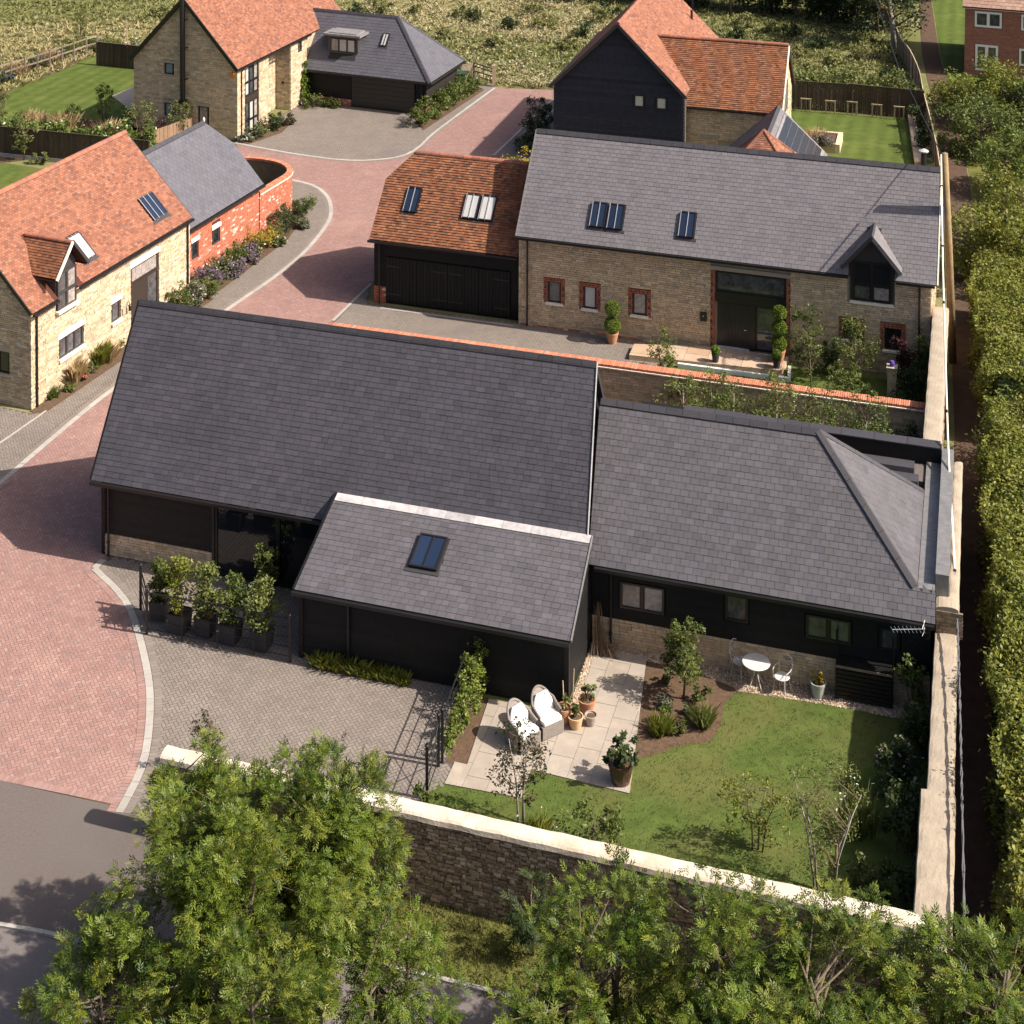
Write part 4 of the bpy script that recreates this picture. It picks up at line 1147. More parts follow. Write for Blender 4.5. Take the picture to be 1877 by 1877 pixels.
d = MB(); slab(d, pb, rect(0, 0, 16.78, s2), .1); rb = d.build('roof', slate_bed, h2)
field('slate_courses', courses(rect(0, 0, 16.78, s2), .22, .3, .3), pb, .006, .016, .004, .004, slate_two, rb, .02)
ridge_tiles('ridge_tile', (0, 3.05, 7.32), (16.78, 3.05, 7.32), (0, -3.05, -3.53), (0, 3.05, -3.53), 37, ridge_slate, h2, wid=.22)
MB().bar((0, -.06, 3.71), (13.45, -.06, 3.71), .1, .09).build('gutter', metal_black, h2)
MB().bar((15.25, -.06, 3.71), (16.7, -.06, 3.71), .1, .09).build('gutter', metal_black, h2)
o2, U2, V2, N2 = p2
MB().bar(o2 + U2 * 16.8 - N2 * .03, o2 + U2 * 16.8 + V2 * s2 - N2 * .03, .05, .12).build('verge_board', limestone, h2)
MB().bar(o2 - U2 * .02 - N2 * .03, o2 - U2 * .02 + V2 * s2 - N2 * .03, .05, .12).build('verge_board', lead, h2)
for q in sky2: skylight(h2, p2, q[0] + .01, q[1] + .01, q[2] - .01, q[3] - .01, 1, gm=glass_blue, hgt=.12)
mb = MB(); mb.tube([(16.05, 4.4, 5.6), (16.05, 4.4, 7.45)], .11, 12); vp_ = mb.build('flue', metal_black, h2)
mb = MB(); mb.lathe((16.05, 4.4, 7.5), [(.2, 0), (.2, .04), (.03, .12)], 12); mb.tube([(16.05, 4.4, 7.4), (16.05, 4.4, 7.52)], .05, 8); mb.build('cowl', lead_bright, vp_)
# gabled dormer over the eaves
dm = MB()
dm.prism([(13.5, .24, 2.7), (15.15, .24, 2.7), (15.15, .24, 4.35), (14.33, .24, 5.2), (13.5, .24, 4.35)], (0, 1.1, 0))
do = dm.build('dormer', frame_grey, h2, 'gabled slate dormer breaking the eaves')
window(h2, front_plane(.23), 13.61, 2.78, 15.06, 4.28, 2, (.42,), gm=glass, fw=.07, depth=.06, gms=[glass_reflect, glass_curtain, glass, glass])
for sg in (-1, 1):
    pl, sl = slope_plane((14.33 + sg * 1.12, -.12, 4.14), Vector((0, 1, 0)), Vector((-sg, 0, 0)), 1.28, 1.12)
    L = lambda z: (z - 3.77) / 3.53 * 3.05 + .12
    poly = [(0, 0), (L(4.14) - .02, 0), (L(5.42) - .0, sl), (0, sl)]
    d = MB(); slab(d, pl, poly, .07); r_ = d.build('dormer_roof', slate_bed, do)
    field('slate_courses', courses(poly, .19, .25, .25), pl, .006, .016, .004, .004, slate_two, do, .02)
    MB().bar((14.33 + sg * 1.13, -.15, 4.08), (14.33, -.15, 5.40), .05, .14).build('bargeboard', frame_grey if sg < 0 else lead, do)
    MB().bar((14.33 + sg * .9, .0, 2.85) if 0 else (14.33 + sg * 1.1, -.1, 4.06), (14.33 + sg * 1.1, L(4.1) - .2, 4.06), .07, .07).build('gutter', metal_black, do)
ridge_tiles('ridge_tile', (14.33, -.15, 5.44), (14.33, 1.35, 5.44), (-1, 0, -1.1), (1, 0, -1.1), 4, ridge_slate, do, wid=.1)
MB().box(13.5, .16, 2.62, 15.17, .32, 2.72).build('sill', limestone, h2)
# garage of the second house
gz, gD, gr = 2.79, 2.95, 5.75
gable_core(h2, -5.3, .1, .55, .24 + gD, 5.6, 2.7, 5.5, board)
MB().prism([(-6.45, .55, 0), (-6.45, 5.6, 0), (-6.45, 5.6, 2.7), (-6.45, 3.9, 4.45), (-6.45, 2.4, 4.45), (-6.45, .55, 2.7)], (1.16, 0, 0)).build('wall', board, h2)
boards(h2, rect(-6.5, 0.7, .02, 2.75), front_plane(.55), board, holes=[(-5.95, 0, -.38, 2.06)], single=True)
boards(h2, [(.55, .7), (5.6, .7), (5.6, 2.7), (3.9, 4.5), (2.4, 4.5), (.55, 2.7)], side_plane(-6.45), board, single=False)
masonry(h2, rect(-6.5, 0, -5.95, .7), front_plane(.55), brick_red, .075, (.2, .23), d=.04, name='brick_pier', jit=.006)
masonry(h2, rect(.55, 0, 5.6, .7), side_plane(-6.45), brick_red, .075, (.2, .23), d=.04, name='brick_plinth', jit=.006)
for i in range(4):
    a0 = -5.93 + i * 1.385; a1 = a0 + 1.37
    do = MB().box(a0, .5, .1, a1, .54, 2.03).build('garage_door', board, h2)
    for j in range(9):
        w_ = (a1 - a0) / 9
        MB().box(a0 + j * w_ + .006, .47, .12, a0 + (j + 1) * w_ - .006, .5, 2.01).build('board', board, do)
    for z in (.42, 1.62):
        s = 1 if i % 2 == 0 else -1
        c = a0 + .03 if s > 0 else a1 - .03
        MB().box(min(c, c + s * .65), .455, z, max(c, c + s * .65), .468, z + .05).build('hinge', metal_black, do)
pg, sg_ = slope_plane((-6.61, .24, gz), X_, Y_, gr - gz, gD)
hv = (4.73 - gz) / (gr - gz) * sg_
gpoly = [(0, 0), (6.6, 0), (6.6, sg_), (1.04, sg_), (0, hv)]
gs = [(1.16, 1.37, 1.79, 2.48), (3.83, 1.37, 4.47, 2.48), (4.55, 1.37, 5.20, 2.48)]
def tile_roof(parent, plane, poly, m, holes=(), w=.165, g=.1, jit=.006, label=None, bed=None, name='roof', deck=None, hb=.02):
    d = MB()
    for q in (deck or [poly]): slab(d, plane, q, .1)
    ro = d.build(name, bed or tile_bed, parent, label)
    field('tile_courses', courses(poly, g, w, w, holes), plane, .008, hb, .004, jit, m, ro, .015)
    return ro
tile_roof(h2, pg, gpoly, tile_gar, gs, g=.115, jit=.014, hb=.034, label='garage roof of weathered red clay tiles')
pgb, _ = slope_plane((-6.61, .24 + 2 * gD, gz), X_, -Y_, gr - gz, gD)
tile_roof(h2, pgb, gpoly, tile_gar, g=.115)
hp = (Vector((-6.61, 0, 4.73)), -Y_, Vector((1.04, 0, 1.02)).normalized(), Vector((-1.02, 0, 1.04)).normalized())
hb_ = .24 + (4.73 - gz) / (gr - gz) * gD
tile_roof(h2, hp, [(-(2 * (.24 + gD) - hb_), 0), (-hb_, 0), (-.24 - gD, 1.457)], tile_gar, g=.115)
ridge_tiles('ridge_tile', (-5.57, .24 + gD, gr), (0, .24 + gD, gr), (0, -1, -1), (0, 1, -1), 15, tile_ridge, h2, wid=.17, round_=True)
MB().bar((-6.66, .18, gz - .06), (-.05, .18, gz - .06), .1, .09).build('gutter', metal_black, h2)
pipe(h2, [(-6.2, .2, 2.72), (-6.2, .38, 2.5), (-6.2, .38, .02)], .036)
for i, q in enumerate(gs): skylight(h2, pg, q[0], q[1], q[2], q[3], 1, gms=[glass_blue] if i == 0 else [glass_blind], hgt=.12)

# ------------------------------------------------------------------ first house on the left: pale stone, red tiles, brick annex
h1 = frame_thing('red_roofed_house', 'pale stone house with orange tiled roof, gabled dormer and slate-roofed brick annex on the left', 'house', H1)
gable_core(h1, .1, 10.4, .2, 3.4, 6.6, 3.55, 6.65, mortar)
oh = [(1.62, 1.1, 3.12, 2.2), (4.88, 1.15, 5.5, 2.25), (6.18, 0, 8.14, 3.25), (1.42, 3.0, 2.66, 3.7)]
masonry(h1, rect(0, 0, 10.43, 3.56), front_plane(.2), stone, .075, (.14, .42), oh, d=.08)
masonry(h1, [(.15, 0), (6.65, 0), (6.65, 3.55), (3.4, 6.7), (.15, 3.55)], side_plane(.1), stone, .075, (.14, .42), [(1.1, 1.1, 1.7, 2.05)], d=.08)
f1 = front_plane(.2)
window(h1, f1, 1.66, 1.18, 3.08, 1.95, 3, gm=glass_reflect, fm=frame_grey, fw=.055, depth=.07, sill=.1, lintel=.2, sill_m=limestone, lint_m=limestone)
window(h1, f1, 4.94, 1.25, 5.45, 2.02, 1, gm=glass_reflect, fm=frame_grey, fw=.055, depth=.07, sill=.1, lintel=.2)
window(h1, f1, 6.22, 2.3, 8.1, 2.97, 1, gm=glass_curtain, fm=frame_brown, fw=.07, depth=.06, lintel=.22, inner=False)
MB().box(6.22, .13, 0, 7.3, .2, 2.28).build('door', frame_brown, h1, 'brown front door under a pale lintel')
window(h1, f1, 7.32, .05, 8.1, 2.28, 1, gm=glass_reflect, fm=frame_brown, fw=.07, depth=.06, inner=False)
window(h1, side_plane(.1), 1.15, 1.15, 1.62, 1.98, 1, gm=glass, fw=.05, depth=.06, sill=.1, lintel=.18, lint_m=limestone2, sill_m=limestone2)
MB().box(5.56, .06, 1.34, 5.72, .12, 1.56).build('house_name_plate', limestone2, h1)
lamp = MB(); lamp.tube([(5.9, .12, 1.72), (5.9, 0, 1.74), (5.9, -.03, 1.66)], .016, 6); lamp.lathe((5.9, -.03, 1.4), [(.05, 0), (.06, .2), (.02, .26)], 8); lamp.build('wall_lamp', metal_black, h1)
pipe(h1, [(.28, -.06, 3.56), (.28, .06, 3.4), (.28, .06, .02)], .042)
pipe(h1, [(10.2, -.06, 3.56), (10.2, .06, 3.4), (10.2, .06, .02)], .042)
p1, s1 = slope_plane((-.05, 0, 3.62), X_, Y_, 3.28, 3.4)
d1h = [(1.25, -.1, 2.95, 1.2), (1.5, 1.1, 2.7, 1.95), (1.85, 1.9, 2.35, 2.8), (8.36, .66, 9.42, 1.85), (3.68, .66, 4.46, 1.86)]
tile_roof(h1, p1, rect(0, 0, 10.5, s1), tile_red, d1h, label='bright orange clay tile slope', deck=[rect(0, 0, 1.5, s1), rect(1.5, .9, 2.68, s1), rect(2.68, 0, 10.5, s1)])
p1b, _ = slope_plane((-.05, 6.8, 3.62), X_, -Y_, 3.28, 3.4)
tile_roof(h1, p1b, rect(0, 0, 10.5, s1), tile_red, g=.12, w=.2)
ridge_tiles('ridge_tile', (-.05, 3.4, 6.93), (10.45, 3.4, 6.93), (0, -1, -1), (0, 1, -1), 30, tile_ridge, h1, wid=.17, round_=True)
MB().bar((-.05, -.07, 3.55), (1.4, -.07, 3.55), .1, .09).build('gutter', metal_black, h1)
MB().bar((2.66, -.07, 3.55), (10.45, -.07, 3.55), .1, .09).build('gutter', metal_black, h1)
o1, U1, V1, N1 = p1
MB().bar(o1 - U1 * .02 - N1 * .05, o1 - U1 * .02 + V1 * s1 - N1 * .05, .05, .13).build('bargeboard', frame_black, h1)
MB().bar(o1 + U1 * 10.52 - N1 * .05, o1 + U1 * 10.52 + V1 * s1 - N1 * .05, .05, .13).build('bargeboard', frame_grey, h1)
skylight(h1, p1, 8.38, .68, 9.38, 1.84, 2, gm=glass_blue, fm=frame_grey, hgt=.09)
# open roof window above the dormer's right cheek
sk = skylight(h1, p1, 3.7, .68, 4.44, 1.84, 2, gm=glass_blind, fm=frame_grey, hgt=.09)
# dormer
do = MB().prism([(1.45, .12, 2.98), (2.63, .12, 2.98), (2.63, .12, 4.7), (2.04, .12, 5.4), (1.45, .12, 4.7)], (0, 1.3, 0)).build('dormer', frame_grey, h1, 'gabled dormer with tiled roof and tall window')
window(h1, front_plane(.1), 1.48, 3.1, 2.6, 4.5, 2, (.45,), gm=glass_reflect, fm=frame_grey, fw=.06, depth=.06, sill=.1, gms=[glass_reflect, glass_curtain])
for sg in (-1, 1):
    pl, sl = slope_plane((2.04 + sg * .95, -.2, 4.5), Vector((0, 1, 0)), Vector((-sg, 0, 0)), 1.08, .95)
    Lq = lambda z: (z - 3.62) / 3.28 * 3.4 + .2
    poly = [(0, 0), (Lq(4.5), 0), (Lq(5.58), sl), (0, sl)]
    d = MB(); slab(d, pl, poly, .07); d.build('dormer_roof', tile_bed, do)
    field('tile_courses', courses(poly, .1, .165, .165), pl, .006, .024, .004, .006, tile_gar if sg < 0 else tile_red, do, .015)
    MB().bar((2.04 + sg * .97, -.23, 4.46), (2.04, -.23, 5.6), .05, .12).build('bargeboard', limestone if sg < 0 else frame_grey, do)
    MB().bar((2.04 + sg * .93, -.15, 4.42), (2.04 + sg * .93, Lq(4.4) - .3, 4.42), .06, .06).build('gutter', metal_black, do)
ridge_tiles('ridge_tile', (2.04, -.2, 5.6), (2.04, 1.95, 5.6), (-1, 0, -1.1), (1, 0, -1.1), 7, tile_ridge, do, wid=.13, round_=True)
# brick annex
gable_core(h1, 10.45, 16.7, 1.05, 3.6, 6.1, 2.5, 5.2, tile_bed)
MB().prism([(16.7, 1.05, 0), (16.7, 6.1, 0), (16.7, 6.1, 2.5), (16.7, 4.6, 4.15), (16.7, 2.6, 4.15), (16.7, 1.05, 2.5)], (.8, 0, 0)).build('wall', tile_bed, h1)
ah = [(11.9, 1.05, 12.45, 2.05), (13.55, 1.1, 14.2, 2.15)]
ps = courses(rect(10.44, 0, 17.6, 2.55), .075, .215, .23, ah)
field('brickwork', ps, front_plane(1.05), .01, .06, .06, .006, brick_red, h1, back=True)
field('brickwork', courses([(1.0, 0), (6.2, 0), (6.2, 2.5), (4.4, 4.3), (2.8, 4.3), (1.0, 2.5)], .09, .215, .23), side_plane(17.5, 1), .01, .06, .06, .006, brick_red, h1, back=True)
for (a0, a1) in ((11.96, 12.39), (13.63, 14.13)):
    window(h1, front_plane(1.05), a0, 1.15, a1, 1.84, 1, gm=glass, fm=frame_grey, fw=.05, depth=.05, lintel=.17)
pa, sa = slope_plane((10.55, .85, 2.6), X_, Y_, 2.9, 2.75)
apoly = [(0, 0), (7.25, 0), (7.25, sa * .6), (6.35, sa), (0, sa)]
slate_roof(h1, 'roof', pa, apoly, .3, .2, slate_far, slate_bed, label='slate roof of the brick annex')
pab, _ = slope_plane((10.55, 6.35, 2.6), X_, -Y_, 2.9, 2.75)
slate_roof(h1, 'roof', pab, apoly, .3, .25, slate_far, slate_bed)
ridge_tiles('ridge_tile', (10.6, 3.6, 5.52), (16.9, 3.6, 5.52), (0, -1, -1), (0, 1, -1), 14, ridge_slate, h1)
hv2 = Vector((-.9, 0, 1.16)).normalized()
slate_roof(h1, 'roof', (Vector((17.8, 0, 4.34)), Y_, hv2, Vector((1.16, 0, .9)).normalized()), [(2.5, 0), (4.7, 0), (3.6, 1.46)], .3, .2, slate_far, slate_bed)
MB().bar((10.6, .79, 2.53), (17.8, .79, 2.53), .1, .09).build('gutter', metal_black, h1)
MB().lathe((16.95, 3.6, 5.5), [(.05, 0), (.06, .1), (.02, .2)], 8).build('ridge_finial', limestone, h1)

# ------------------------------------------------------------------ third house, top left, with slate hipped garage
h3 = frame_thing('gabled_stone_house', 'tall stone house with orange roof, black flue and hipped slate garage, top left', 'house', H3)
gable_core(h3, .12, 3.6, .2, 3.52, 6.84, 4.05, 7.6, mortar)
gable_core(h3, 3.6, 6.35, 1.2, 3.52, 6.84, 4.05, 7.6, mortar)
gable_core(h3, 6.35, 13.2, .2, 3.52, 6.84, 4.05, 7.6, mortar)
masonry(h3, [(.1, 0), (6.94, 0), (6.94, 4.05), (3.52, 7.65), (.1, 4.05)], side_plane(.12), stone_grey, .12, (.2, .5), [(4.25, 3.28, 4.93, 4.15), (4.25, .86, 4.93, 1.9), (1.95, 0, 2.7, 1.95)], d=.08)
masonry(h3, rect(.06, 0, 3.6, 4.05), front_plane(.2), stone, .12, (.2, .5), [(.86, 0, 2.46, 4.1)], d=.08)
masonry(h3, rect(6.3, 0, 8.3, 4.05), front_plane(.2), stone, .12, (.2, .5), [(7.2, 3.2, 7.7, 4.06)], d=.08)
masonry(h3, rect(3.6, 0, 6.35, 4.05), front_plane(1.2), stone, .12, (.2, .5), [(4.3, 0, 5.3, 4.1)], d=.08)
masonry(h3, rect(.15, 0, 1.2, 4.05), side_plane(6.35), stone, .12, (.2, .5), d=.06)
g3 = side_plane(.12)
for (b0, z0, b1, z1, g) in ((4.3, 3.34, 4.87, 3.98, glass_blueblind), (4.31, .92, 4.88, 1.68, glass_blueblind)):
    window(h3, g3, b0, z0, b1, z1, 1, gm=g, fw=.06, depth=.06, sill=.1, lintel=.18, sill_m=limestone2, lint_m=limestone2)
window(h3, g3, 2.01, .05, 2.65, 1.72, 1, gm=glass_curtain, fw=.06, depth=.06, lintel=.18, lint_m=limestone2)
f3 = front_plane(.2)
window(h3, f3, .92, 2.26, 2.4, 4.06, 3, (.42,), gm=glass_reflect, fw=.06, depth=.07, gms=[glass_blind, glass_reflect, glass_curtain])
MB().box(.92, .12, 1.88, 2.4, .2, 2.25).build('spandrel_panel', frame_brown, h3)
window(h3, f3, .92, .04, 2.4, 1.87, 3, (.42,), gm=glass_reflect, fw=.06, depth=.07, gms=[glass_reflect, glass_blind, glass_curtain])
window(h3, front_plane(1.2), 4.35, 2.6, 5.25, 4.05, 1, gm=glass_blueblind, fw=.06, depth=.07)
MB().box(4.35, 1.12, 2.1, 5.25, 1.2, 2.59).build('spandrel_panel', frame_brown, h3)
window(h3, front_plane(1.2), 4.35, .03, 5.25, 2.09, 1, gm=glass_blueblind, fw=.06, depth=.07)
window(h3, f3, 7.25, 3.26, 7.64, 4.02, 1, gm=glass_reflect, fw=.05, depth=.06)
p3, s3 = slope_plane((-.15, 0, 4.12), X_, Y_, 3.72, 3.52)
tile_roof(h3, p3, rect(0, 0, 13.55, s3), tile_red, g=.12, w=.18)
p3b, _ = slope_plane((-.15, 7.04, 4.12), X_, -Y_, 3.72, 3.52)
tile_roof(h3, p3b, rect(0, 0, 13.55, s3), tile_red, g=.15, w=.2)
ridge_tiles('ridge_tile', (-.15, 3.52, 7.86), (13.4, 3.52, 7.86), (0, -1, -1), (0, 1, -1), 30, tile_ridge, h3, wid=.16, round_=True)
for (sg, b0) in ((1, 0), (-1, 7.04)):
    MB().bar((-.2, b0 - sg * .05, 4.0), (-.2, 3.52, 7.78), .07, .2).build('bargeboard', frame_black, h3)
MB().bar((-.15, -.06, 4.05), (8.6, -.06, 4.05), .09, .08).build('gutter', metal_black, h3)
for i in range(26):
    a = .3 + i * .33
    if a < 8.6: MB().box(a, -.02, 3.94, a + .06, .18, 4.03).build('rafter_end', frame_black, h3)
pipe(h3, [(.45, -.05, 4.0), (.45, .08, 3.8), (.45, .08, .02)], .04)
mb = MB(); mb.tube([(-.22, 3.52, 2.0), (-.22, 3.52, 8.6)], .15, 12); fl = mb.build('flue', metal_black, h3, 'black steel flue running up the gable')
MB().box(-.36, 3.33, 1.85, -.0, 3.71, 2.05).build('flue_base', metal_black, fl)
mb = MB(); mb.tube([(-.2, 3.28, 1.72), (0, 3.28, 1.72)], .16, 10); mb.build('flue_elbow', metal_black, fl)
for z in (3.2, 5.0, 6.6): MB().box(-.25, 3.3, z, .02, 3.36, z + .06).build('flue_bracket', metal_black, fl)
mb = MB(); mb.tube([(.02, .42, 3.72), (-.08, .42, 3.72)], .16, 8); mb.build('alarm_box', alarm_orange, h3)
MB().box(6.2, .6, 1.55, 6.3, .7, 1.7).build('wall_lamp', metal_black, h3)
# its garage: eaves along b, slope rising with a
wallpart(h3, 8.3, -7.85, .3, 13.1, .15, 2.0, board)
gw = side_plane(8.3)
boards(h3, rect(-7.85, .42, .1, 2.02), gw, board, .15, [(-7.2, 0, -2.95, 1.86)], single=False, name='weatherboards')
masonry(h3, rect(-7.85, 0, .1, .42), gw, brick_red, .075, (.2, .23), [(-7.2, 0, -2.95, 1.86)], d=.04, name='brick_plinth', jit=.006)
boards(h3, rect(8.3, .42, 13.1, 2.02), front_plane(-7.85), board_brown, .15, single=False, name='weatherboards')
masonry(h3, rect(8.3, 0, 13.1, .42), front_plane(-7.85), brick_red, .075, (.2, .23), d=.04, name='brick_plinth', jit=.006)
gd = MB().box(8.22, -7.15, .03, 8.3, -3.0, 1.84).build('garage_door', frame_black, h3)
for i in range(6): MB().box(8.2, -7.1, .06 + i * .295, 8.22, -3.05, .06 + i * .295 + .28).build('door_panel', frame_black, gd)
pgq = (Vector((8.0, 0, 2.05)), -Y_, Vector((2.7, 0, 3.05)).normalized(), Vector((-3.05, 0, 2.7)).normalized()); sq = math.hypot(2.7, 3.05)
dh = [(1.22, .9, 2.98, 2.3), (4.33, 2.0, 4.78, 2.9)]
slate_roof(h3, 'roof', pgq, [(-.6, 0), (8.25, 0), (4.95, sq), (-1.2, sq)], .3, .2, slate_far, slate_bed, dh, label='hipped slate garage roof with a flat dormer')
pgr = (Vector((13.4, 0, 2.05)), -Y_, Vector((-2.7, 0, 3.05)).normalized(), Vector((3.05, 0, 2.7)).normalized())
slate_roof(h3, 'roof', pgr, [(-.6, 0), (8.25, 0), (4.95, sq), (-1.2, sq)], .3, .3, slate_far, slate_bed)
ph = (Vector((0, -8.25, 2.05)), X_, Vector((0, 3.3, 3.05)).normalized(), Vector((0, -3.05, 3.3)).normalized()); sh_ = math.hypot(3.3, 3.05)
slate_roof(h3, 'roof', ph, [(8.0, 0), (13.4, 0), (10.72, sh_), (10.68, sh_)], .3, .2, slate_far, slate_bed)
ridge_tiles('ridge_tile', (10.7, 1.0, 5.12), (10.7, -4.95, 5.12), (-1, 0, -1.1), (1, 0, -1.1), 13, ridge_slate, h3)
ridge_tiles('hip_capping', (10.7, -4.95, 5.12), (8.0, -8.25, 2.08), (-.6, .5, -.5), (.7, -.4, -.6), 10, ridge_slate, h3, wid=.17)
ridge_tiles('hip_capping', (10.7, -4.95, 5.12), (13.4, -8.25, 2.08), (-.7, -.4, -.6), (.6, .5, -.5), 10, ridge_slate, h3, wid=.13)
MB().bar((7.95, .1, 1.98), (7.95, -8.3, 1.98), .1, .09).build('gutter', metal_black, h3)
MB().bar((7.95, -8.3, 1.98), (13.4, -8.3, 1.98), .1, .09).build('gutter', metal_black, h3)
pipe(h3, [(8.1, -7.6, 1.95), (8.2, -7.6, 1.8), (8.2, -7.6, .02)], .035)
dmo = MB().box(8.86, -3.08, 2.95, 10.0, -1.1, 4.08).build('dormer', frame_grey, h3, 'flat-roofed dormer with three-light window')
window(h3, side_plane(8.86), -2.93, 3.1, -1.26, 3.92, 3, fm=frame_brown, gm=glass_blind, fw=.06, depth=.05, gms=[glass_blind, glass_blind, glass_curtain], inner=False)
MB().box(8.6, -3.35, 4.1, 10.1, -.85, 4.22).build('dormer_roof', lead, dmo)
MB().box(8.8, -3.05, 4.22, 10.05, -1.15, 4.27).build('dormer_roof_panel', lead, dmo)
skylight(h3, pgq, 4.35, 2.02, 4.76, 2.88, 1, gm=glass_blind, hgt=.08, bar_m=frame_black)

# ------------------------------------------------------------------ fourth house, top centre: black gable, red wing
h4 = frame_thing('black_gabled_house', 'house with tall black boarded gable and red tiled wing at the top centre', 'house', H4)
gable_core(h4, .12, 12.0, .2, 3.64, 7.08, 4.38, 7.8, board_navy)
boards(h4, [(.1, 0), (7.18, 0), (7.18, 4.38), (3.64, 7.85), (.1, 4.38)], side_plane(.12), board_navy, .19, [(.98, 3.5, 1.66, 4.28), (2.18, 3.53, 2.84, 4.3)], single=False, name='weatherboards')
for (b0, z0, b1, z1) in ((2.22, 3.58, 2.79, 4.25), (1.02, 3.55, 1.6, 4.22)):
    window(h4, side_plane(.12), b0, z0, b1, z1, 1, gm=glass_blind, fw=.07, depth=.06)
p4, s4 = slope_plane((-.15, 0, 4.45), X_, Y_, 3.57, 3.64)
tile_roof(h4, p4, rect(0, 0, 12.2, s4), tile_red, g=.12, w=.18)
p4b, _ = slope_plane((-.15, 7.28, 4.45), X_, -Y_, 3.57, 3.64)
tile_roof(h4, p4b, rect(0, 0, 12.2, s4), tile_red, g=.14, w=.2)
ridge_tiles('ridge_tile', (-.15, 3.64, 8.05), (12.0, 3.64, 8.05), (0, -1, -1), (0, 1, -1), 27, tile_ridge, h4, wid=.16, round_=True)
for (sg, b0) in ((1, 0), (-1, 7.28)):
    MB().bar((-.2, b0 - sg * .05, 4.34), (-.2, 3.64, 7.95), .06, .16).build('bargeboard', frame_grey, h4)
MB().bar((-.15, 7.36, 4.38), (12, 7.36, 4.38), .09, .09).build('gutter', metal_black, h4)
pipe(h4, [(.2, 0, 4.3), (.2, .05, 4.1), (.2, .05, .02)], .045)
MB().box(.1, .02, 0, .25, .14, 4.35).build('corner_board', limestone2, h4)
mb = MB(); mb.tube([(10.6, 1.5, 5.8), (10.6, 1.5, 6.45)], .07, 8); mb.build('roof_vent', metal_black, h4)
# wing
MB().prism([(.7, .3, 0), (6.3, .3, 0), (6.3, .3, 3.7), (3.55, .3, 6.4), (.7, .3, 3.7)], (0, -5.05, 0)).build('wall', mortar, h4)
masonry(h4, rect(-4.75, 0, .1, 3.72), (Vector((.7, 0, 0)), Y_, Z_, -X_), stone_grey, .12, (.2, .5), [(-2.4, 1.2, -1.6, 2.1)], d=.07)
masonry(h4, [(.7, 0), (6.3, 0), (6.3, 3.7), (3.55, 6.4), (.7, 3.7)], front_plane(-4.75), stone, .12, (.2, .5), [(2.2, 0, 5.0, 2.4), (2.6, 2.9, 4.4, 4.6)], d=.07)
window(h4, front_plane(-4.75), 2.65, 2.95, 4.35, 4.55, 2, gm=glass_blind, fm=frame_grey)
window(h4, side_plane(.7), -1.5, 1.2, -.8, 2.1, 2, gm=glass_reflect, fw=.06, depth=.06, lintel=.18, lint_m=limestone2)
pw, sw = slope_plane((.5, .2, 3.72), -Y_, X_, 2.88, 3.05)
tile_roof(h4, pw, [(-.0, 0), (5.15, 0), (5.15, sw), (-2.6, sw)], tile_gar, g=.12, w=.18, hb=.034, label='dark red tiled slope of the wing')
pw2, _ = slope_plane((6.6, .2, 3.72), -Y_, -X_, 2.88, 3.05)
tile_roof(h4, pw2, [(0, 0), (5.15, 0), (5.15, sw), (-2.6, sw)], tile_gar, g=.14, w=.2)
ridge_tiles('ridge_tile', (3.55, 2.8, 6.64), (3.55, -4.95, 6.64), (-1, 0, -1), (1, 0, -1), 18, tile_ridge, h4, wid=.16, round_=True)
MB().bar((.42, .15, 3.66), (.42, -4.95, 3.66), .09, .09).build('gutter', metal_black, h4)
MB().bar((.45, -4.98, 3.62), (3.55, -4.98, 6.52), .06, .14).build('bargeboard', limestone, h4)
MB().bar((6.65, -4.98, 3.62), (3.55, -4.98, 6.52), .06, .14).build('bargeboard', frame_grey, h4)
for i in range(9): MB().box(.45, -4.6 + i * .55, 3.58, .66, -4.53 + i * .55, 3.66).build('rafter_end', frame_black, h4)

# outbuilding with solar panels, and the small red hipped roof in front of it
OB = Fr(12.35, 76.1, 74)
ob = frame_thing('solar_outbuilding', 'dark slate gabled outbuilding with solar panels on its right slope, beside the black gabled house', 'outbuilding', OB)
gable_core(ob, .1, 4.7, -2.2, 0, 2.2, 2.3, 4.35, board)
for sg in (-1, 1):
    pl, so = slope_plane((0, sg * 2.5, 2.25), X_, Vector((0, -sg, 0)), 2.3, 2.5)
    slate_roof(ob, 'roof', pl, rect(0, 0, 4.9, so), .3, .22, slate_far if sg > 0 else slate_two, slate_bed)
    if sg < 0:
        o_, U_, V_, N_ = pl
        MB().obox(o_ + U_ * 2.45 + V_ * (so / 2 - .1) + N_ * .05, U_ * 2.25, V_ * (so / 2 - .35), N_ * .012).build('panel_frame', lead, ob)
        for i in range(6):
            q = MB(); q.obox(o_ + U_ * 2.45 + V_ * (.42 + (i + .5) * (so - 1.0) / 6) + N_ * .075, U_ * 2.0, V_ * ((so - 1.0) / 12 - .012), N_ * .02)
            q.build('solar_panel', solar, ob)
ridge_tiles('ridge_tile', (0, 0, 4.56), (4.9, 0, 4.56), (0, -1, -.95), (0, 1, -.95), 10, ridge_slate, ob)
ap = P(1399.8, 238, 5.3)
PY = Fr(ap.x, ap.y, 74)
py = frame_thing('hipped_red_outbuilding', 'small pyramid roof of orange tiles peeping over the grey slate ridge', 'outbuilding', PY)
wallpart(py, -2.0, -2.0, 0, 2.0, 2.0, 2.9, stone_grey)
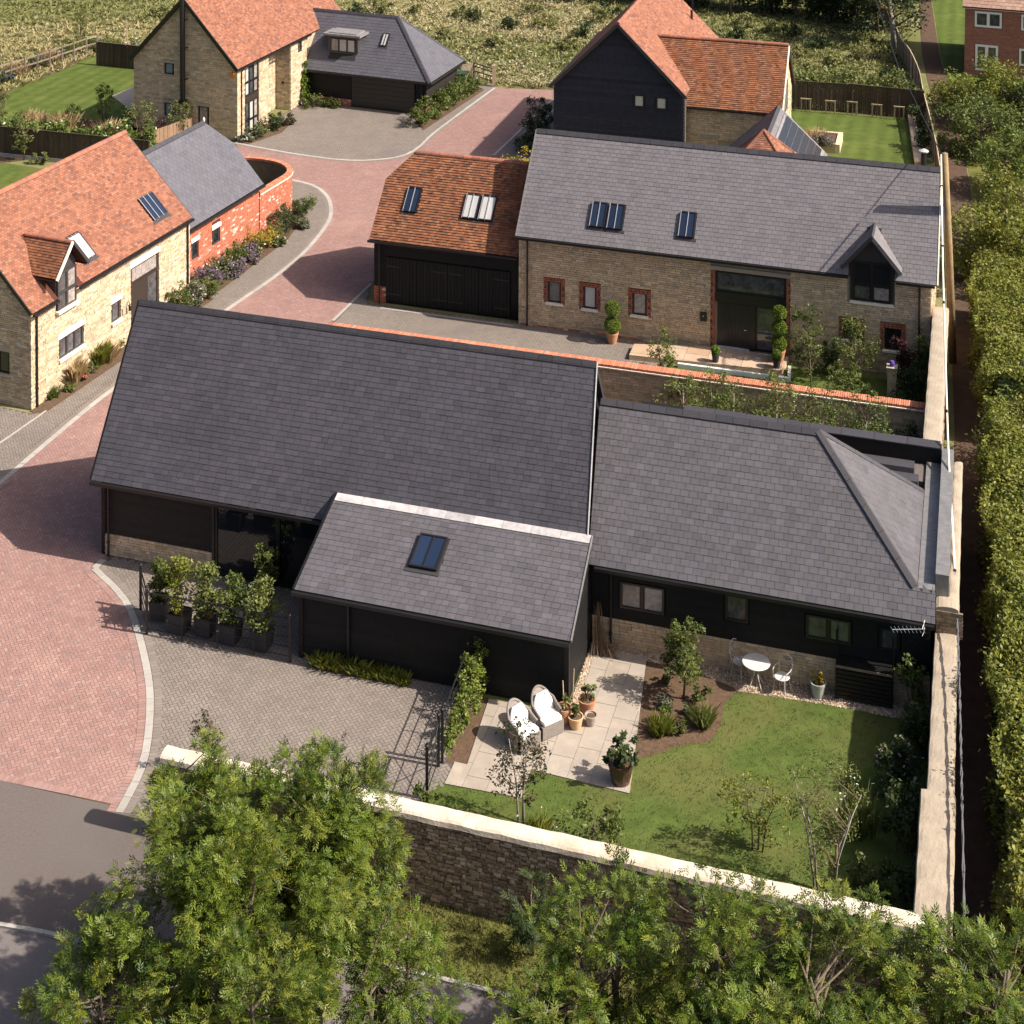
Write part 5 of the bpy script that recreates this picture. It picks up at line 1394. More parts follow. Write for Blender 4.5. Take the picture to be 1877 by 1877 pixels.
for k in range(4):
    t = k * math.pi / 2
    d = Vector((math.cos(t), math.sin(t), 0)); e = Vector((-math.sin(t), math.cos(t), 0))
    pl, so = slope_plane(d * 2.3 - e * 2.3 + Z_ * 2.85, e, -d, 2.45, 2.3)
    tile_roof(py, pl, [(0, 0), (4.6, 0), (2.33, so), (2.27, so)], tile_red, g=.11, w=.17)
    mbk = [(0, 0, 5.32), tuple((d + e) * 2.3 + Z_ * 2.9)]
    ridge_tiles('hip_tile', mbk[0], mbk[1], -d - Z_, -e - Z_, 9, tile_red, py, wid=.1, round_=True)

# brick house, top right
H5 = Fr(29.6, 103.2, -19)
h5 = frame_thing('red_brick_house', 'red brick house with white window frames and patio doors at the top right corner', 'house', H5)
wallpart(h5, 0, .1, 0, 9, 8, 4.5, brick_pale)
masonry(h5, rect(0, 0, 9, 4.5), front_plane(.1), brick_pale, .1, (.22, .28), [(.57, 3.15, 2.35, 4.27), (.63, 0, 2.15, 2.1), (3.45, 3.15, 5.25, 4.27), (3.35, .85, 5.05, 2.05)], name='brickwork', d=.05, jit=.004)
window(h5, front_plane(.1), .62, 3.2, 2.3, 4.22, 2, gm=glass_reflect, fm=frame_white, fw=.13, depth=.06, inner=False)
window(h5, front_plane(.1), .68, .35, 2.1, 2.05, 2, gm=glass_reflect, fm=frame_white, fw=.14, depth=.06, inner=False)
window(h5, front_plane(.1), 3.5, 3.2, 5.2, 4.22, 2, gm=glass_reflect, fm=frame_white, fw=.13, depth=.06, inner=False)
window(h5, front_plane(.1), 3.4, .9, 5.0, 2.0, 2, gm=glass_reflect, fm=frame_white, fw=.13, depth=.06, inner=False)
MB().box(-.1, -.1, 4.38, 9.1, .12, 4.5).build('fascia', frame_white, h5)
p5, s5 = slope_plane((-.15, -.2, 4.52), X_, Y_, 2.6, 4.2)
tile_roof(h5, p5, rect(0, 0, 9.3, s5), mat('tile_brown', [(.3, .19, .145), (.26, .16, .12), (.34, .22, .17)], .85), w=.3, g=.3)
# ================================================================== WALLS AND FENCES
def wall_thing(name, label, fr=MH, cat='wall'): return frame_thing(name, label, cat, fr)

# stone boundary wall along the verge, rounded rendered coping
bw = wall_thing('boundary_wall', 'rubble stone wall with bright rounded render coping between the lawn and the verge')
wallpart(bw, 7.75, -9.55, 0, 25.5, -9.25, 1.86, mortar_dark)
masonry(bw, rect(7.72, 0, 25.4, 1.88), front_plane(-9.52), stone_old, .075, (.09, .27), d=.04, jit=.07, gap=.02)
masonry(bw, rect(-9.55, 0, -9.2, 1.88), side_plane(7.76), stone_old, .1, (.14, .3), d=.05, jit=.03)
def coping(parent, a0, a1, b0, b1, z0, z1, m, n, along='a', name='coping', flat=.5, wob=.010):
    """Rounded coping in lengths, slightly uneven."""
    for i in range(n):
        s0, s1 = a0 + (a1 - a0) * i / n, a0 + (a1 - a0) * (i + 1) / n
        K = max(2, int((s1 - s0) / .3)); vs = []; fs = []; M = 9
        for k in range(K + 1):
            s = s0 + (s1 - s0) * k / K
            if k == 0 and i: s += .004
            for q in range(M):
                t = math.pi * q / (M - 1)
                c = (b0 + b1) / 2 - math.cos(t) * (b1 - b0) / 2; z = z0 + (math.sin(t) ** flat) * (z1 - z0)
                c += wob * math.sin(s * 5.1 + q) * .5; z += wob * math.sin(s * 6.3 + q * .7) * (1 if 0 < q < M - 1 else .4)
                vs.append((s, c, z) if along == 'a' else (c, s, z))
        for k in range(K):
            for q in range(M - 1): fs.append((k * M + q, k * M + q + 1, (k + 1) * M + q + 1, (k + 1) * M + q))
        fs += [tuple(range(M)), tuple(K * M + q for q in range(M))]
        MB().add(vs, fs).build(name, m, parent, smooth=False)
coping(bw, 7.68, 25.2, -9.64, -9.16, 1.85, 2.02, render_cope, 7)
# wall along the lane: front stretch, stretch by the wing, back stretch
lw = wall_thing('lane_wall', 'tall stone wall with broad grey render coping running along the shaded lane')
for (b0, b1, a0, a1, z, m) in ((-10.1, -5.5, 24.98, 25.72, 2.0, render_cope2), (-5.5, .62, 25.12, 25.68, 2.0, render_cope2), (.62, 8.6, 25.46, 25.68, 2.62, render_cope2), (8.6, 20.6, 24.72, 25.2, 2.55, render_cope2)):
    if b0 > 8: a0, a1 = 24.46, 25.02
    wallpart(lw, a0 + .06, b0, 0, a1 - .06, b1 - .002, z - .12, mortar_dark)
    if b0 < 8 and a0 != 25.46: masonry(lw, rect(a0, 0, a1, z - .1), front_plane(b0 + .02), stone_old, .1, (.14, .35), d=.05, jit=.03)
    masonry(lw, rect(b0, 0, b1, z - .1), side_plane(a1 - .07, 1), stone_old, .13, (.2, .5), d=.04, jit=.03)
    coping(lw, b0 - .02, b1, a0 - .03, a1 + .03, z - .12, z + .02, m, 1, 'b', flat=.22, wob=.012)
    masonry(lw, rect(a0, 1.2, a1, z - .1), front_plane(b0 + .0), stone_old, .1, (.14, .35), d=.04, jit=.02)
coping(lw, .58, 1.1, 25.1, 25.72, 2.5, 2.72, render_cope2, 1, 'b', flat=.3)
wallpart(lw, 25.14, .62, 0, 25.46, 1.04, 2.5, mortar_dark)
masonry(lw, rect(25.12, 1.9, 25.82, 2.6), front_plane(.62), stone_old, .1, (.14, .3), d=.05, jit=.02)
# garden wall with brick coping
gw_ = wall_thing('garden_wall', 'stone garden wall with red brick-on-edge coping between the two dark-roofed houses')
wallpart(gw_, 2.4, 13.32, 0, 24.6, 13.6, 1.82, mortar_dark)
masonry(gw_, rect(2.4, 0, 24.6, 1.82), front_plane(13.36), stone_grey, .1, (.16, .42), d=.05, jit=.015)
n = 290
ps = [(2.3 + 22.3 * i / n, 2.3 + 22.3 * (i + 1) / n) * 2 + (-.22, .22, True) for i in range(n)]
field('coping_brick', ps, (Vector((0, 13.46, 1.92)), X_, Y_, Z_), .014, .07, .07, .012, cope_brick, gw_, back=True)
wallpart(gw_, 2.3, 13.27, 1.83, 24.6, 13.65, 1.915, cope_brick, 'coping_bed')
field('tile_creasing', courses(rect(2.3, 0, 24.6, .05), .05, .26, .26), (Vector((0, 13.3, 1.86)), X_, Z_, -Y_), .01, .09, .09, .01, limestone, gw_, back=True)
# curved brick wall by the annex
cw = frame_thing('curved_brick_wall', 'red brick wall curving round the little court at the end of the brick annex', 'wall', H1)
cpts = [Vector(p + (0,)) for p in [(17.7, 1.12), (19.4, 1.1), (20.4, 1.1), (21.05, 1.3), (21.6, 1.8), (21.95, 2.5), (22.02, 3.3), (21.9, 4.2), (21.5, 5.3)]]
cs = spline(cpts, 5)
for i in range(len(cs) - 1):
    a, b = cs[i], cs[i + 1]; U = (b - a).normalized(); N = Vector((U.y, -U.x, 0)); L = (b - a).length
    ps = courses(rect(0, 0, L, 2.1), .075, .18, .225)
    field('brickwork', ps, (a - N * .0, U, Z_, N), .01, .11, .11, .006, brick_red, cw, back=True)
    MB().prism([a - N * .1, b - N * .1, b + N * .05, a + N * .05], (0, 0, 2.1)).build('wall_core', mortar_dark, cw)
    k = max(1, int(L / .075)); mb = MB()
    for j in range(k):
        c0 = a + U * (L * (j + .5) / k); mb.obox(c0 + Z_ * 2.16, U * (L / k / 2 - .004), N * .14, Z_ * .055)
    mb.build('coping_brick', cope_brick, cw, kind='stuff')
    MB().obox((a + b) / 2 + Z_ * 2.08 + N * .14, U * L / 2, N * .02, Z_ * .02).build('creasing', limestone, cw)

def board_fence(name, label, pts, h, m, bw=.12, post_m=None, cap=True, base=None, cat='fence', group=None, lean=0):
    """Close-boarded fence: every board and post its own piece (ground points are world points)."""
    t = thing(name, label, cat, pts[0], 0, group); o = Vector(pts[0])
    me = bpy.data.meshes.new('board'); b = MB().box(-.47, -.011, 0, .47, .011, 1)
    me.from_pydata(b.v, [], b.f); me.materials.append(m)
    count = 0; rest = MB()
    for p, q in zip(pts, pts[1:]):
        p, q = Vector(p), Vector(q); L = (q - p).length; d = (q - p).normalized(); ang = math.atan2(d.y, d.x)
        n = int(L / bw)
        for i in range(n):
            c = p + d * ((i + .5) * L / n) - o; hh = h * random.uniform(.985, 1.0)
            if count < 290:
                ob = bpy.data.objects.new('board', me); COL.objects.link(ob); ob.parent = t
                ob.location = c + Vector((-d.y, d.x, 0)) * (.012 * (i % 2)); ob.rotation_euler = (0, 0, ang); ob.scale = (L / n, 1, hh); count += 1
            else:
                rest.obox(c + Z_ * hh / 2, d * (L / n * .47), Vector((-d.y, d.x, 0)) * .011, Z_ * hh / 2)
        k = max(1, int(round(L / 2.4)))
        for i in range(k + 1):
            c = p + d * (L * i / k) - o + Vector((-d.y, d.x, 0)) * .06
            MB().obox(c + Z_ * (h * .5), d * .05, Vector((-d.y, d.x, 0)) * .05, Z_ * (h * .5)).build('post', post_m or m, t)
        if cap: MB().obox((p + q) / 2 - o + Z_ * (h + .02), d * L / 2, Vector((-d.y, d.x, 0)) * .035, Z_ * .018).build('capping_rail', post_m or m, t)
        if base: MB().obox((p + q) / 2 - o + Z_ * .1 - Vector((-d.y, d.x, 0)) * .04, d * L / 2, Vector((-d.y, d.x, 0)) * .02, Z_ * .1).build('gravel_board', base, t)
    if rest.v: rest.build('boards', m, t, kind='stuff')
    return t
board_fence('board_fence', 'brown close-boarded fence with pale gravel board behind the orange roof on the left', [Vector((-33.5, 87.6, 0)), Vector((-27.9, 86.2, 0)), Vector((-21.7, 84.5, 0)), Vector((-19.2, 83.8, 0))], 1.62, wood_fence, .15, base=mat_kerb)
board_fence('board_fence', 'brown close-boarded fence at the far end of the striped lawn with tree guards', [G(1440, 199), G(1560, 206), G(1692, 219)], 1.7, wood_fence, .13)
board_fence('board_fence', 'short dark close-boarded fence behind the far left lawn border', [Vector((-27.4, 104.7, 0)), Vector((-24.3, 103.6, 0)), Vector((-22.6, 103.1, 0))], 1.55, wood_fence, .15, wood_grey)
board_fence('screen_fence', 'short low timber screen fence against the gable of the tall stone house', [H3.w(-3.0, 3.5), H3.w(-2.0, 3.25), H3.w(-.15, 2.9)], 1.15, orange_fence, .14, cap=False)
# lane fence: leaning rail fence curving away
lf = thing('lane_fence', 'weathered grey fence with pale top rail curving along the narrow lane', 'fence', P(1722, 300, 0))
fpts = spline([P(u, v, 1.5) for u, v in [(1723, 305), (1716, 262), (1705, 215), (1692, 165), (1685, 130), (1668, 92), (1652, 72), (1644, 52)]], 3)
o = Vector(lf.location)
for i, (p, q) in enumerate(zip(fpts, fpts[1:])):
    for z in (0, -.55, -1.05): MB().bar(p + Z_ * z - o, q + Z_ * z - o, .05, .13 if z else .09).build('rail', wood_grey if z else wood_pale, lf)
    MB().bar(Vector((p.x, p.y, 0)) - o, p - o + Z_ * .05, .11).build('post', wood_grey, lf)
    d = q - p; n = max(2, int(d.length / .16))
    mb = MB()
    for k in range(n): c = p + d * (k + .5) / n - o; mb.obox(Vector((c.x, c.y, .75)), d * .4 / n, Vector((.012, 0, 0)), Z_ * .74)
    mb.build('palings', wood_grey, lf, kind='stuff')
# post and rail fence by the meadow
pr = thing('rail_fence', 'pale timber post-and-rail fence beside the meadow at the left', 'fence', P(-40, 131, 0))
rp = [P(-40, 131, 1.15), P(20, 113, 1.15), P(45, 106, 1.15), P(68, 99, 1.15), P(91, 92, 1.15), P(113, 84, 1.15), P(135, 77, 1.15), P(158, 69, 1.15), P(178, 64, 1.15)]
o = Vector(pr.location)
for i, (p, q) in enumerate(zip(rp, rp[1:])):
    for z in (-.08, -.55): MB().bar(p + Z_ * z - o, q + Z_ * z - o, .04, .10).build('rail', wood_grey, pr)
for p in rp: MB().bar(Vector((p.x, p.y, 0)) - o, p - o + Z_ * .06, .11).build('post', wood_grey, pr)
# field gate
gt = thing('field_gate', 'low timber field gate and post at the end of the red block drive', 'gate', G(905, 158))
o = Vector(gt.location); e = G(868, 146) - o
MB().bar((0, 0, 0), (0, 0, 1.35), .22).build('post', wood_pale, gt)
MB().bar(e, e + Z_ * 1.2, .16).build('post', wood_grey, gt)
for z in (.3, .6, .9, 1.1): MB().bar(Z_ * z, e + Z_ * z, .04, .08).build('rail', wood_grey, gt)
MB().bar(e * .5 + Z_ * .3, e * .5 + Z_ * 1.1, .06).build('brace', wood_grey, gt)
t = board_fence('side_fence', 'grey low fence beside the far garage', [G(846, 152), G(866, 147)], 1.1, wood_grey, .2)

# black estate railings
def railing(name, label, pts, h, cat='railing', bars=5, posts_every=1.02, group=None):
    t = thing(name, label, cat, pts[0], 0, group); o = Vector(pts[0])
    for k, (p, q) in enumerate(zip(pts, pts[1:])):
        p, q = Vector(p) - o, Vector(q) - o; L = (q - p).length; d = (q - p).normalized(); n = max(1, int(round(L / posts_every)))
        for i in range(n + 1):
            if k and i == 0: continue
            c = p + d * L * i / n; end = (i in (0, n))
            mb = MB(); mb.bar(c, c + Z_ * h * (1.06 if end else 1), .07 if end else .03, .07 if end else .03)
            if end: mb.lathe(c + Z_ * h * 1.06, [(.05, 0), (.055, .03), (.03, .06), (.02, .1)], 8)
            mb.build('post', metal_black, t)
        for j in range(bars):
            z = h * (.14 + .84 * j / (bars - 1))
            mb = MB(); mb.tube([p + Z_ * z, q + Z_ * z], .014 if j < bars - 1 else .02, 6); mb.build('rail', metal_black, t)
    return t
railing('estate_railing', 'black iron estate railing enclosing the potted bay bushes', [MH.w(2.75, -1.85), MH.w(3.5, -2.83), MH.w(7.92, -2.78)], 1.25)
railing('estate_railing', 'black iron railing with climber at the end of the grey yard', [MH.w(13.05, -2.62), MH.w(13.25, -5.3)], 1.3, posts_every=.9)
gt2 = railing('garden_gate', 'black iron garden gate with cross bracing near the boundary wall', [MH.w(13.2, -5.45), MH.w(13.3, -6.6)], 1.25, 'gate', 4, 1.2)
mb = MB(); d = MH.w(13.3, -6.6) - MH.w(13.2, -5.45)
mb.tube([(0, 0, .2), tuple(d + Z_ * 1.15)], .012, 5); mb.tube([(0, 0, 1.15), tuple(d + Z_ * .2)], .012, 5); mb.build('brace', metal_black, gt2)

# ================================================================== PATIO AND TERRACE
pt = thing('patio', None, None, MH.w(13.6, -6.0)); pt['kind'] = 'structure'; pt.rotation_euler = (0, 0, MH.t)
outline = [(13.55, -6.0), (15.5, -5.92), (15.46, -4.9), (18.02, -5.0), (17.36, .26), (15.9, .3), (16.05, -2.7), (13.66, -2.66), (13.88, -5.2), (13.55, -5.2)]
mb = MB()
a = -.0
rowh = .62; b = -6.0; r = 0
def clip_axis(poly, ax, lim, keep_less):
    out = []
    for i in range(len(poly)):
        p, q = poly[i], poly[(i + 1) % len(poly)]
        ip = (p[ax] <= lim) if keep_less else (p[ax] >= lim); iq = (q[ax] <= lim) if keep_less else (q[ax] >= lim)
        if ip: out.append(p)
        if ip != iq:
            t = (lim - p[ax]) / (q[ax] - p[ax]); out.append((p[0] + (q[0] - p[0]) * t, p[1] + (q[1] - p[1]) * t))
    return out
A = 13.4
while A < 18.2:
    B = -6.02 - (.45 if r % 2 else 0)
    while B < .4:
        c = clip_axis(clip_axis(clip_axis(clip_axis(outline, 0, A + .006, False), 0, A + .594, True), 1, B + .006, False), 1, B + .894, True)
        if len(c) >= 3:
            area = abs(sum(c[i][0] * c[(i + 1) % len(c)][1] - c[(i + 1) % len(c)][0] * c[i][1] for i in range(len(c)))) / 2
            if area > .012:
                z = .03 + random.uniform(0, .003)
                MB().prism([(x - 13.6, y + 6.0, 0.0) for x, y in c], (0, 0, z)).build('paving_slab', mat_slab, pt)
        B += .9
    A += .6; r += 1
mb.sheet([(x - 13.6, y + 6.0, .018) for x, y in outline]).build('joint_bed', mat_kerb, pt, fixn=False)
# sandstone terrace at the black door
tr = thing('front_terrace', None, None, H2.w(5.3, -1.9)); tr['kind'] = 'structure'; tr.rotation_euler = (0, 0, H2.t)
outl = [(5.15, -1.62), (6.3, -1.55), (11.08, -1.18), (11.18, .1), (8.2, .1), (5.12, -.6)]
MB().prism([(x - 5.3, y + 1.9, 0) for x, y in outl], (0, 0, .17)).build('plinth', stone_grey, tr)
A = 5.0; r = 0
while A < 11.4:
    w_ = (.9, .6, .75)[r % 3]; B = -2.0 - (.3 if r % 2 else 0); q = 0
    while B < .2:
        hgt = (.6, .9)[(q + r) % 2]
        c = clip_axis(clip_axis(clip_axis(clip_axis(outl, 0, A + .008, False), 0, A + w_ - .008, True), 1, B + .008, False), 1, B + hgt - .008, True)
        if len(c) >= 3: MB().prism([(x - 5.3, y + 1.9, .17) for x, y in c], (0, 0, .035)).build('paving_slab', mat_sand, tr)
        B += hgt; q += 1
    A += w_; r += 1
le = thing('lawn_edging', None, None, H2.w(7.2, -1.95)); le['kind'] = 'structure'; le.rotation_euler = (0, 0, H2.t)
epts = [(7.1, -1.66), (11.4, -1.6), (11.3, -.6)]
for (p, q) in zip(epts, epts[1:]):
    n = max(1, int(math.hypot(q[0] - p[0], q[1] - p[1]) / .8))
    for i in range(n):
        x0, y0 = p[0] + (q[0] - p[0]) * i / n - 7.2, p[1] + (q[1] - p[1]) * i / n + 1.95; x1, y1 = p[0] + (q[0] - p[0]) * (i + 1) / n - 7.2, p[1] + (q[1] - p[1]) * (i + 1) / n + 1.95
        MB().bar((x0, y0, .09), (x1 - .006, y1, .09), .12, .16).build('edging_stone', frame_white, le)
tw = thing('lawn_wall', 'low pale stone edging wall at the end of the striped lawn', 'wall', G(1666, 215)); o = Vector(tw.location)
p, q = G(1668, 200) - o, G(1684, 305) - o
for i in range(14): MB().bar(p.lerp(q, i / 14) + Z_ * .12, p.lerp(q, (i + .97) / 14) + Z_ * .12, .42, .24).build('coping_stone', stone_grey, tw)
rb = thing('raised_bed', 'square raised stone bed with lavender beside the striped lawn', 'planter', P(1512, 268, 0)); 
dd = Fr(0, 0, 74)
for (a0, b0, a1, b1) in ((-1.1, -.9, 1.2, -.65), (-1.1, .65, 1.2, .9), (-1.1, -.65, -.85, .65), (.95, -.65, 1.2, .65)):
    MB().prism([tuple(dd.w(x, y)) for x, y in rect(a0, b0, a1, b1)], (0, 0, .5)).build('bed_wall', stone_grey, rb)
MB().prism([tuple(dd.w(x, y, .02)) for x, y in rect(-.84, -.64, .94, .64)], (0, 0, .4)).build('earth', soil, rb)

# ================================================================== GARDEN FURNITURE AND POTS
def arm_chair(name, label, loc, ang, group):
    t = thing(name, label, 'armchair', loc, ang, group)
    # local: seat faces -y
    mb = MB()
    n = 22; prof = []
    for i in range(n + 1):
        s = -1 + 2 * i / n; th = math.pi * (.5 + s * .52)
        x = -.36 * math.cos(th); y = .02 + .36 * math.sin(th) * 1.0
        if abs(s) > .55: y = .02 + .36 * math.sin(math.pi * (.5 + math.copysign(.55, s) * .52)) - (abs(s) - .55) * 1.0; x = math.copysign(.345, s)
        top = .58 + .36 * max(0, math.cos(s * math.pi * .5)) ** 1.6
        prof.append((x, y, top))
    vs = []; fs = []
    for (x, y, top) in prof:
        k = 1 + .16 * (top - .6)
        vs += [(x * .92, y * .95, .06), (x, y, .42), (x * k, y * k + .16 * (top - .6), top), (x * k * .88, y * k * .88 + .16 * (top - .6), top + .01), (x * .86, y * .86, .42)]
    for i in range(n):
        for k in range(4): fs.append((i * 5 + k, i * 5 + k + 1, (i + 1) * 5 + k + 1, (i + 1) * 5 + k))
    mb.add(vs, fs); mb.build('back_shell', wicker, t, smooth=True)
    rim = MB(); rim.tube([(x * (1 + .16 * (tp - .6)) * .94, y * (1 + .16 * (tp - .6)) * .94 + .16 * (tp - .6), tp + .005) for (x, y, tp) in prof], .034, 8); rim.build('rim', wicker, t, smooth=True)
    MB().prism([(-.33, -.34, .06), (.33, -.34, .06), (.33, -.3, .06), (-.33, -.3, .06)], (0, 0, .31)).build('seat_front', wicker, t)
    MB().box(-.33, -.32, .34, .33, .3, .38).build('seat', wicker, t)
    for x in (-.3, .3):
        for y in (-.3, .24): MB().tube([(x, y, 0), (x * .97, y * .97, .36)], [.022, .028], 6).build('leg', wicker, t)
    c = MB(); c.prism([(-.28, -.34, .385), (.28, -.34, .385), (.3, .05, .385), (.2, .24, .385), (-.2, .24, .385), (-.3, .05, .385)], (0, 0, .11)); co = c.build('seat_cushion', cushion, t)
    bm = co.modifiers.new('bevel', 'BEVEL'); bm.width = .035; bm.segments = 3
    vs = []; fs = []
    for (z, w_, y) in ((.48, .26, .2), (.6, .29, .24), (.73, .26, .28), (.83, .19, .31), (.89, .1, .325)):
        for x in np.linspace(-1, 1, 7): vs.append((x * w_, y - .1 + .05 * x * x * -1.2 + .0, z))
    for r in range(4):
        for k in range(6): fs.append((r * 7 + k, r * 7 + k + 1, (r + 1) * 7 + k + 1, (r + 1) * 7 + k))
    c = MB().add(vs, fs); co = c.build('back_cushion', cushion, t, smooth=True)
    sm = co.modifiers.new('thick', 'SOLIDIFY'); sm.thickness = .08; sm.offset = 1
    return t
arm_chair('wicker_armchair', 'grey wicker armchair with white cushion, the nearer one casting a full shadow', MH.w(15.0, -4.05), MH.t + RAD(58), 'wicker armchairs on the patio')
arm_chair('wicker_armchair', 'grey wicker armchair with white cushion, close to the black wall', MH.w(15.45, -3.4), MH.t + RAD(50), 'wicker armchairs on the patio')

def pot(name, label, loc, r, h, m, rim=.03, group=None, cat='plant pot', fill=soil):
    t = thing(name, label, cat, loc, 0, group)
    b = MB(); b.lathe((0, 0, 0), [(r * .66, 0), (r * .8, h * .35), (r * .95, h * .82), (r * 1.0, h * .84), (r * 1.03, h), (r * .9, h), (r * .86, h * .88)], 22); b.build('bowl', m, t, smooth=False)
    b = MB(); b.lathe((0, 0, h * .86), [(r * .87, 0), (r * .5, .015)], 16); b.build('compost', fill, t)
    return t
P_PT = {}
pot('terracotta_pot', 'tall terracotta pot with canes squeezed behind the wicker chair', MH.w(15.82, -3.0), .2, .46, terracotta)
pot('terracotta_pot', 'small honey-coloured terracotta pot in front, between chair and grey pot', MH.w(16.16, -3.08), .2, .34, terracotta_pale)
pot('terracotta_pot', 'wide terracotta pot with leafy plant, furthest back on the patio', MH.w(16.3, -2.4), .23, .38, terracotta)
pot('grey_pot', 'empty grey clay pot on the patio', MH.w(16.52, -2.86), .16, .3, pot_grey)
pot('glazed_pot', 'large brown glazed pot at the lawn corner of the patio', MH.w(17.72, -4.66), .33, .56, pot_brown)
pot('white_planter', 'round pale planter with clipped golden shrub beside the gravel', MH.w(22.1, .02), .21, .42, pot_white)
pot('terracotta_pot', 'terracotta pot holding the two-ball topiary by the brick-edged windows', H2.w(4.17, -.35), .25, .46, terracotta)
pot('terracotta_pot', 'terracotta pot holding the topiary right of the black front door', H2.w(10.86, -.4, .2), .25, .46, terracotta)
pot('dark_pot', 'small dark pot with clipped ball left of the terrace edge', H2.w(8.5, -1.2, .2), .16, .34, pot_dark)
pot('dark_pot', 'small dark pot with clipped ball at the right end of the terrace', H2.w(10.85, -.98, .2), .17, .36, pot_dark)
for i, (p, lab) in enumerate(zip([(3.5, -2.08), (4.32, -2.4), (5.1, -2.3), (5.93, -2.42), (6.9, -2.42)], ['leftmost of the row', 'second from the left, below the tallest bush', 'middle of the row', 'fourth from the left, under bright leaves', 'right end of the row by the lean-to'])):
    t = thing('square_planter', 'dark square planter behind the railing, ' + lab, 'planter', MH.w(*p), MH.t + RAD(random.uniform(-6, 6)), 'square planters behind the railing')
    s = .27 if i else .24; h = .58
    b = MB(); b.prism([(-s * .8, -s * .8, 0), (s * .8, -s * .8, 0), (s * .8, s * .8, 0), (-s * .8, s * .8, 0)], (0, 0, .02))
    vs = [(-s * .82, -s * .82, .02), (s * .82, -s * .82, .02), (s * .82, s * .82, .02), (-s * .82, s * .82, .02), (-s, -s, h), (s, -s, h), (s, s, h), (-s, s, h), (-s * .88, -s * .88, h), (s * .88, -s * .88, h), (s * .88, s * .88, h), (-s * .88, s * .88, h), (-s * .88, -s * .88, h - .06), (s * .88, -s * .88, h - .06), (s * .88, s * .88, h - .06), (-s * .88, s * .88, h - .06)]
    fs = []
    for k in range(4):
        j = (k + 1) % 4
        fs += [(k, j, j + 4, k + 4), (k + 4, j + 4, j + 8, k + 8), (k + 8, j + 8, j + 12, k + 12)]
    b.add(vs, fs); b.build('box', pot_dark, t)
    MB().sheet([(-s * .88, -s * .88, h - .06), (s * .88, -s * .88, h - .06), (s * .88, s * .88, h - .06), (-s * .88, s * .88, h - .06)]).build('compost', soil, t)
pot('black_pot', 'black pot with a bush standing close to the dark glazed screen', MH.w(5.95, -.15), .24, .42, pot_dark)

# bistro set
tb = thing('bistro_table', 'round white iron table on the gravel between two chairs', 'table', MH.w(20.45, -.08), MH.t)
b = MB(); b.lathe((0, 0, .69), [(.36, 0), (.37, .012), (.36, .024)], 28); b.build('table_top', iron_white, tb)
b = MB(); b.tube([(.37 * math.cos(i * math.pi / 14), .37 * math.sin(i * math.pi / 14), .70) for i in range(29)], .012, 6); b.build('rim', iron_white, tb)
for k in range(4):
    t_ = math.pi / 4 + k * math.pi / 2; c, s = math.cos(t_), math.sin(t_)
    MB().tube([(c * .22, s * .22, .69), (c * .06, s * .06, .4), (c * .16, s * .16, .18), (c * .27, s * .27, 0)], .012, 6).build('leg', iron_white, tb)
def iron_chair(label, loc, ang):
    t = thing('iron_chair', label, 'chair', loc, ang, 'white iron chairs at the round table')
    MB().lathe((0, 0, .44), [(.2, 0), (.21, .012), (.19, .02)], 20).build('seat', iron_white, t)
    for (x, y) in ((-.16, -.15), (.16, -.15), (-.15, .16), (.15, .16)):
        MB().tube([(x * .9, y * .9, .44), (x, y, .25), (x * 1.25, y * 1.25, 0)], .010, 6).build('leg', iron_white, t)
    MB().tube([(-.17, .17, .44), (-.2, .22, .7), (-.16, .25, .88), (0, .27, .95), (.16, .25, .88), (.2, .22, .7), (.17, .17, .44)], .012, 6).build('back_frame', iron_white, t)
    for sg in (-1, 1):
        sp = []
        for i in range(22):
            a = i * .5; r_ = .075 * (1 - i / 24)
            sp.append((sg * (.075 + r_ * math.cos(a)), .245, .72 + r_ * math.sin(a)))
        MB().tube(sp, .007, 5).build('scroll', iron_white, t)
        MB().tube([(sg * .2, .2, .66), (sg * .23, 0, .66), (sg * .2, -.15, .64), (sg * .18, -.16, .44)], .010, 6).build('arm', iron_white, t)
    return t
iron_chair('white scrolled iron chair left of the round table, turned to the wall', MH.w(19.98, .22), MH.t + RAD(60))
iron_chair('white scrolled iron chair right of the round table', MH.w(21.15, -.1), MH.t + RAD(-20))
# bin store
bsx = thing('bin_store', 'low black slatted bin store against the stone plinth', 'bin store', MH.w(23.3, .1), MH.t)
MB().box(-.75, -.05, 0, -.7, .35, .95).build('end_panel', board, bsx); MB().box(.7, -.05, 0, .75, .35, .95).build('end_panel', board, bsx)
MB().box(-.75, .3, 0, .75, .35, .95).build('back_panel', board, bsx)
for i in range(7): MB().box(-.72, -.08, .06 + i * .115, .72, -.055, .06 + i * .115 + .09).build('slat', board_brown, bsx)
for i in range(5): MB().box(-.74, -.07 + i * .085, .955, .74, -.07 + i * .085 + .075, .98).build('slat', board, bsx)
MB().box(-.74, -.1, .9, .74, -.081, .96).build('top_rail', wood_grey, bsx)
for x in (-.74, .74): MB().bar((x, .2, .9), (x, .2, 1.75), .05).build('post', board, bsx)
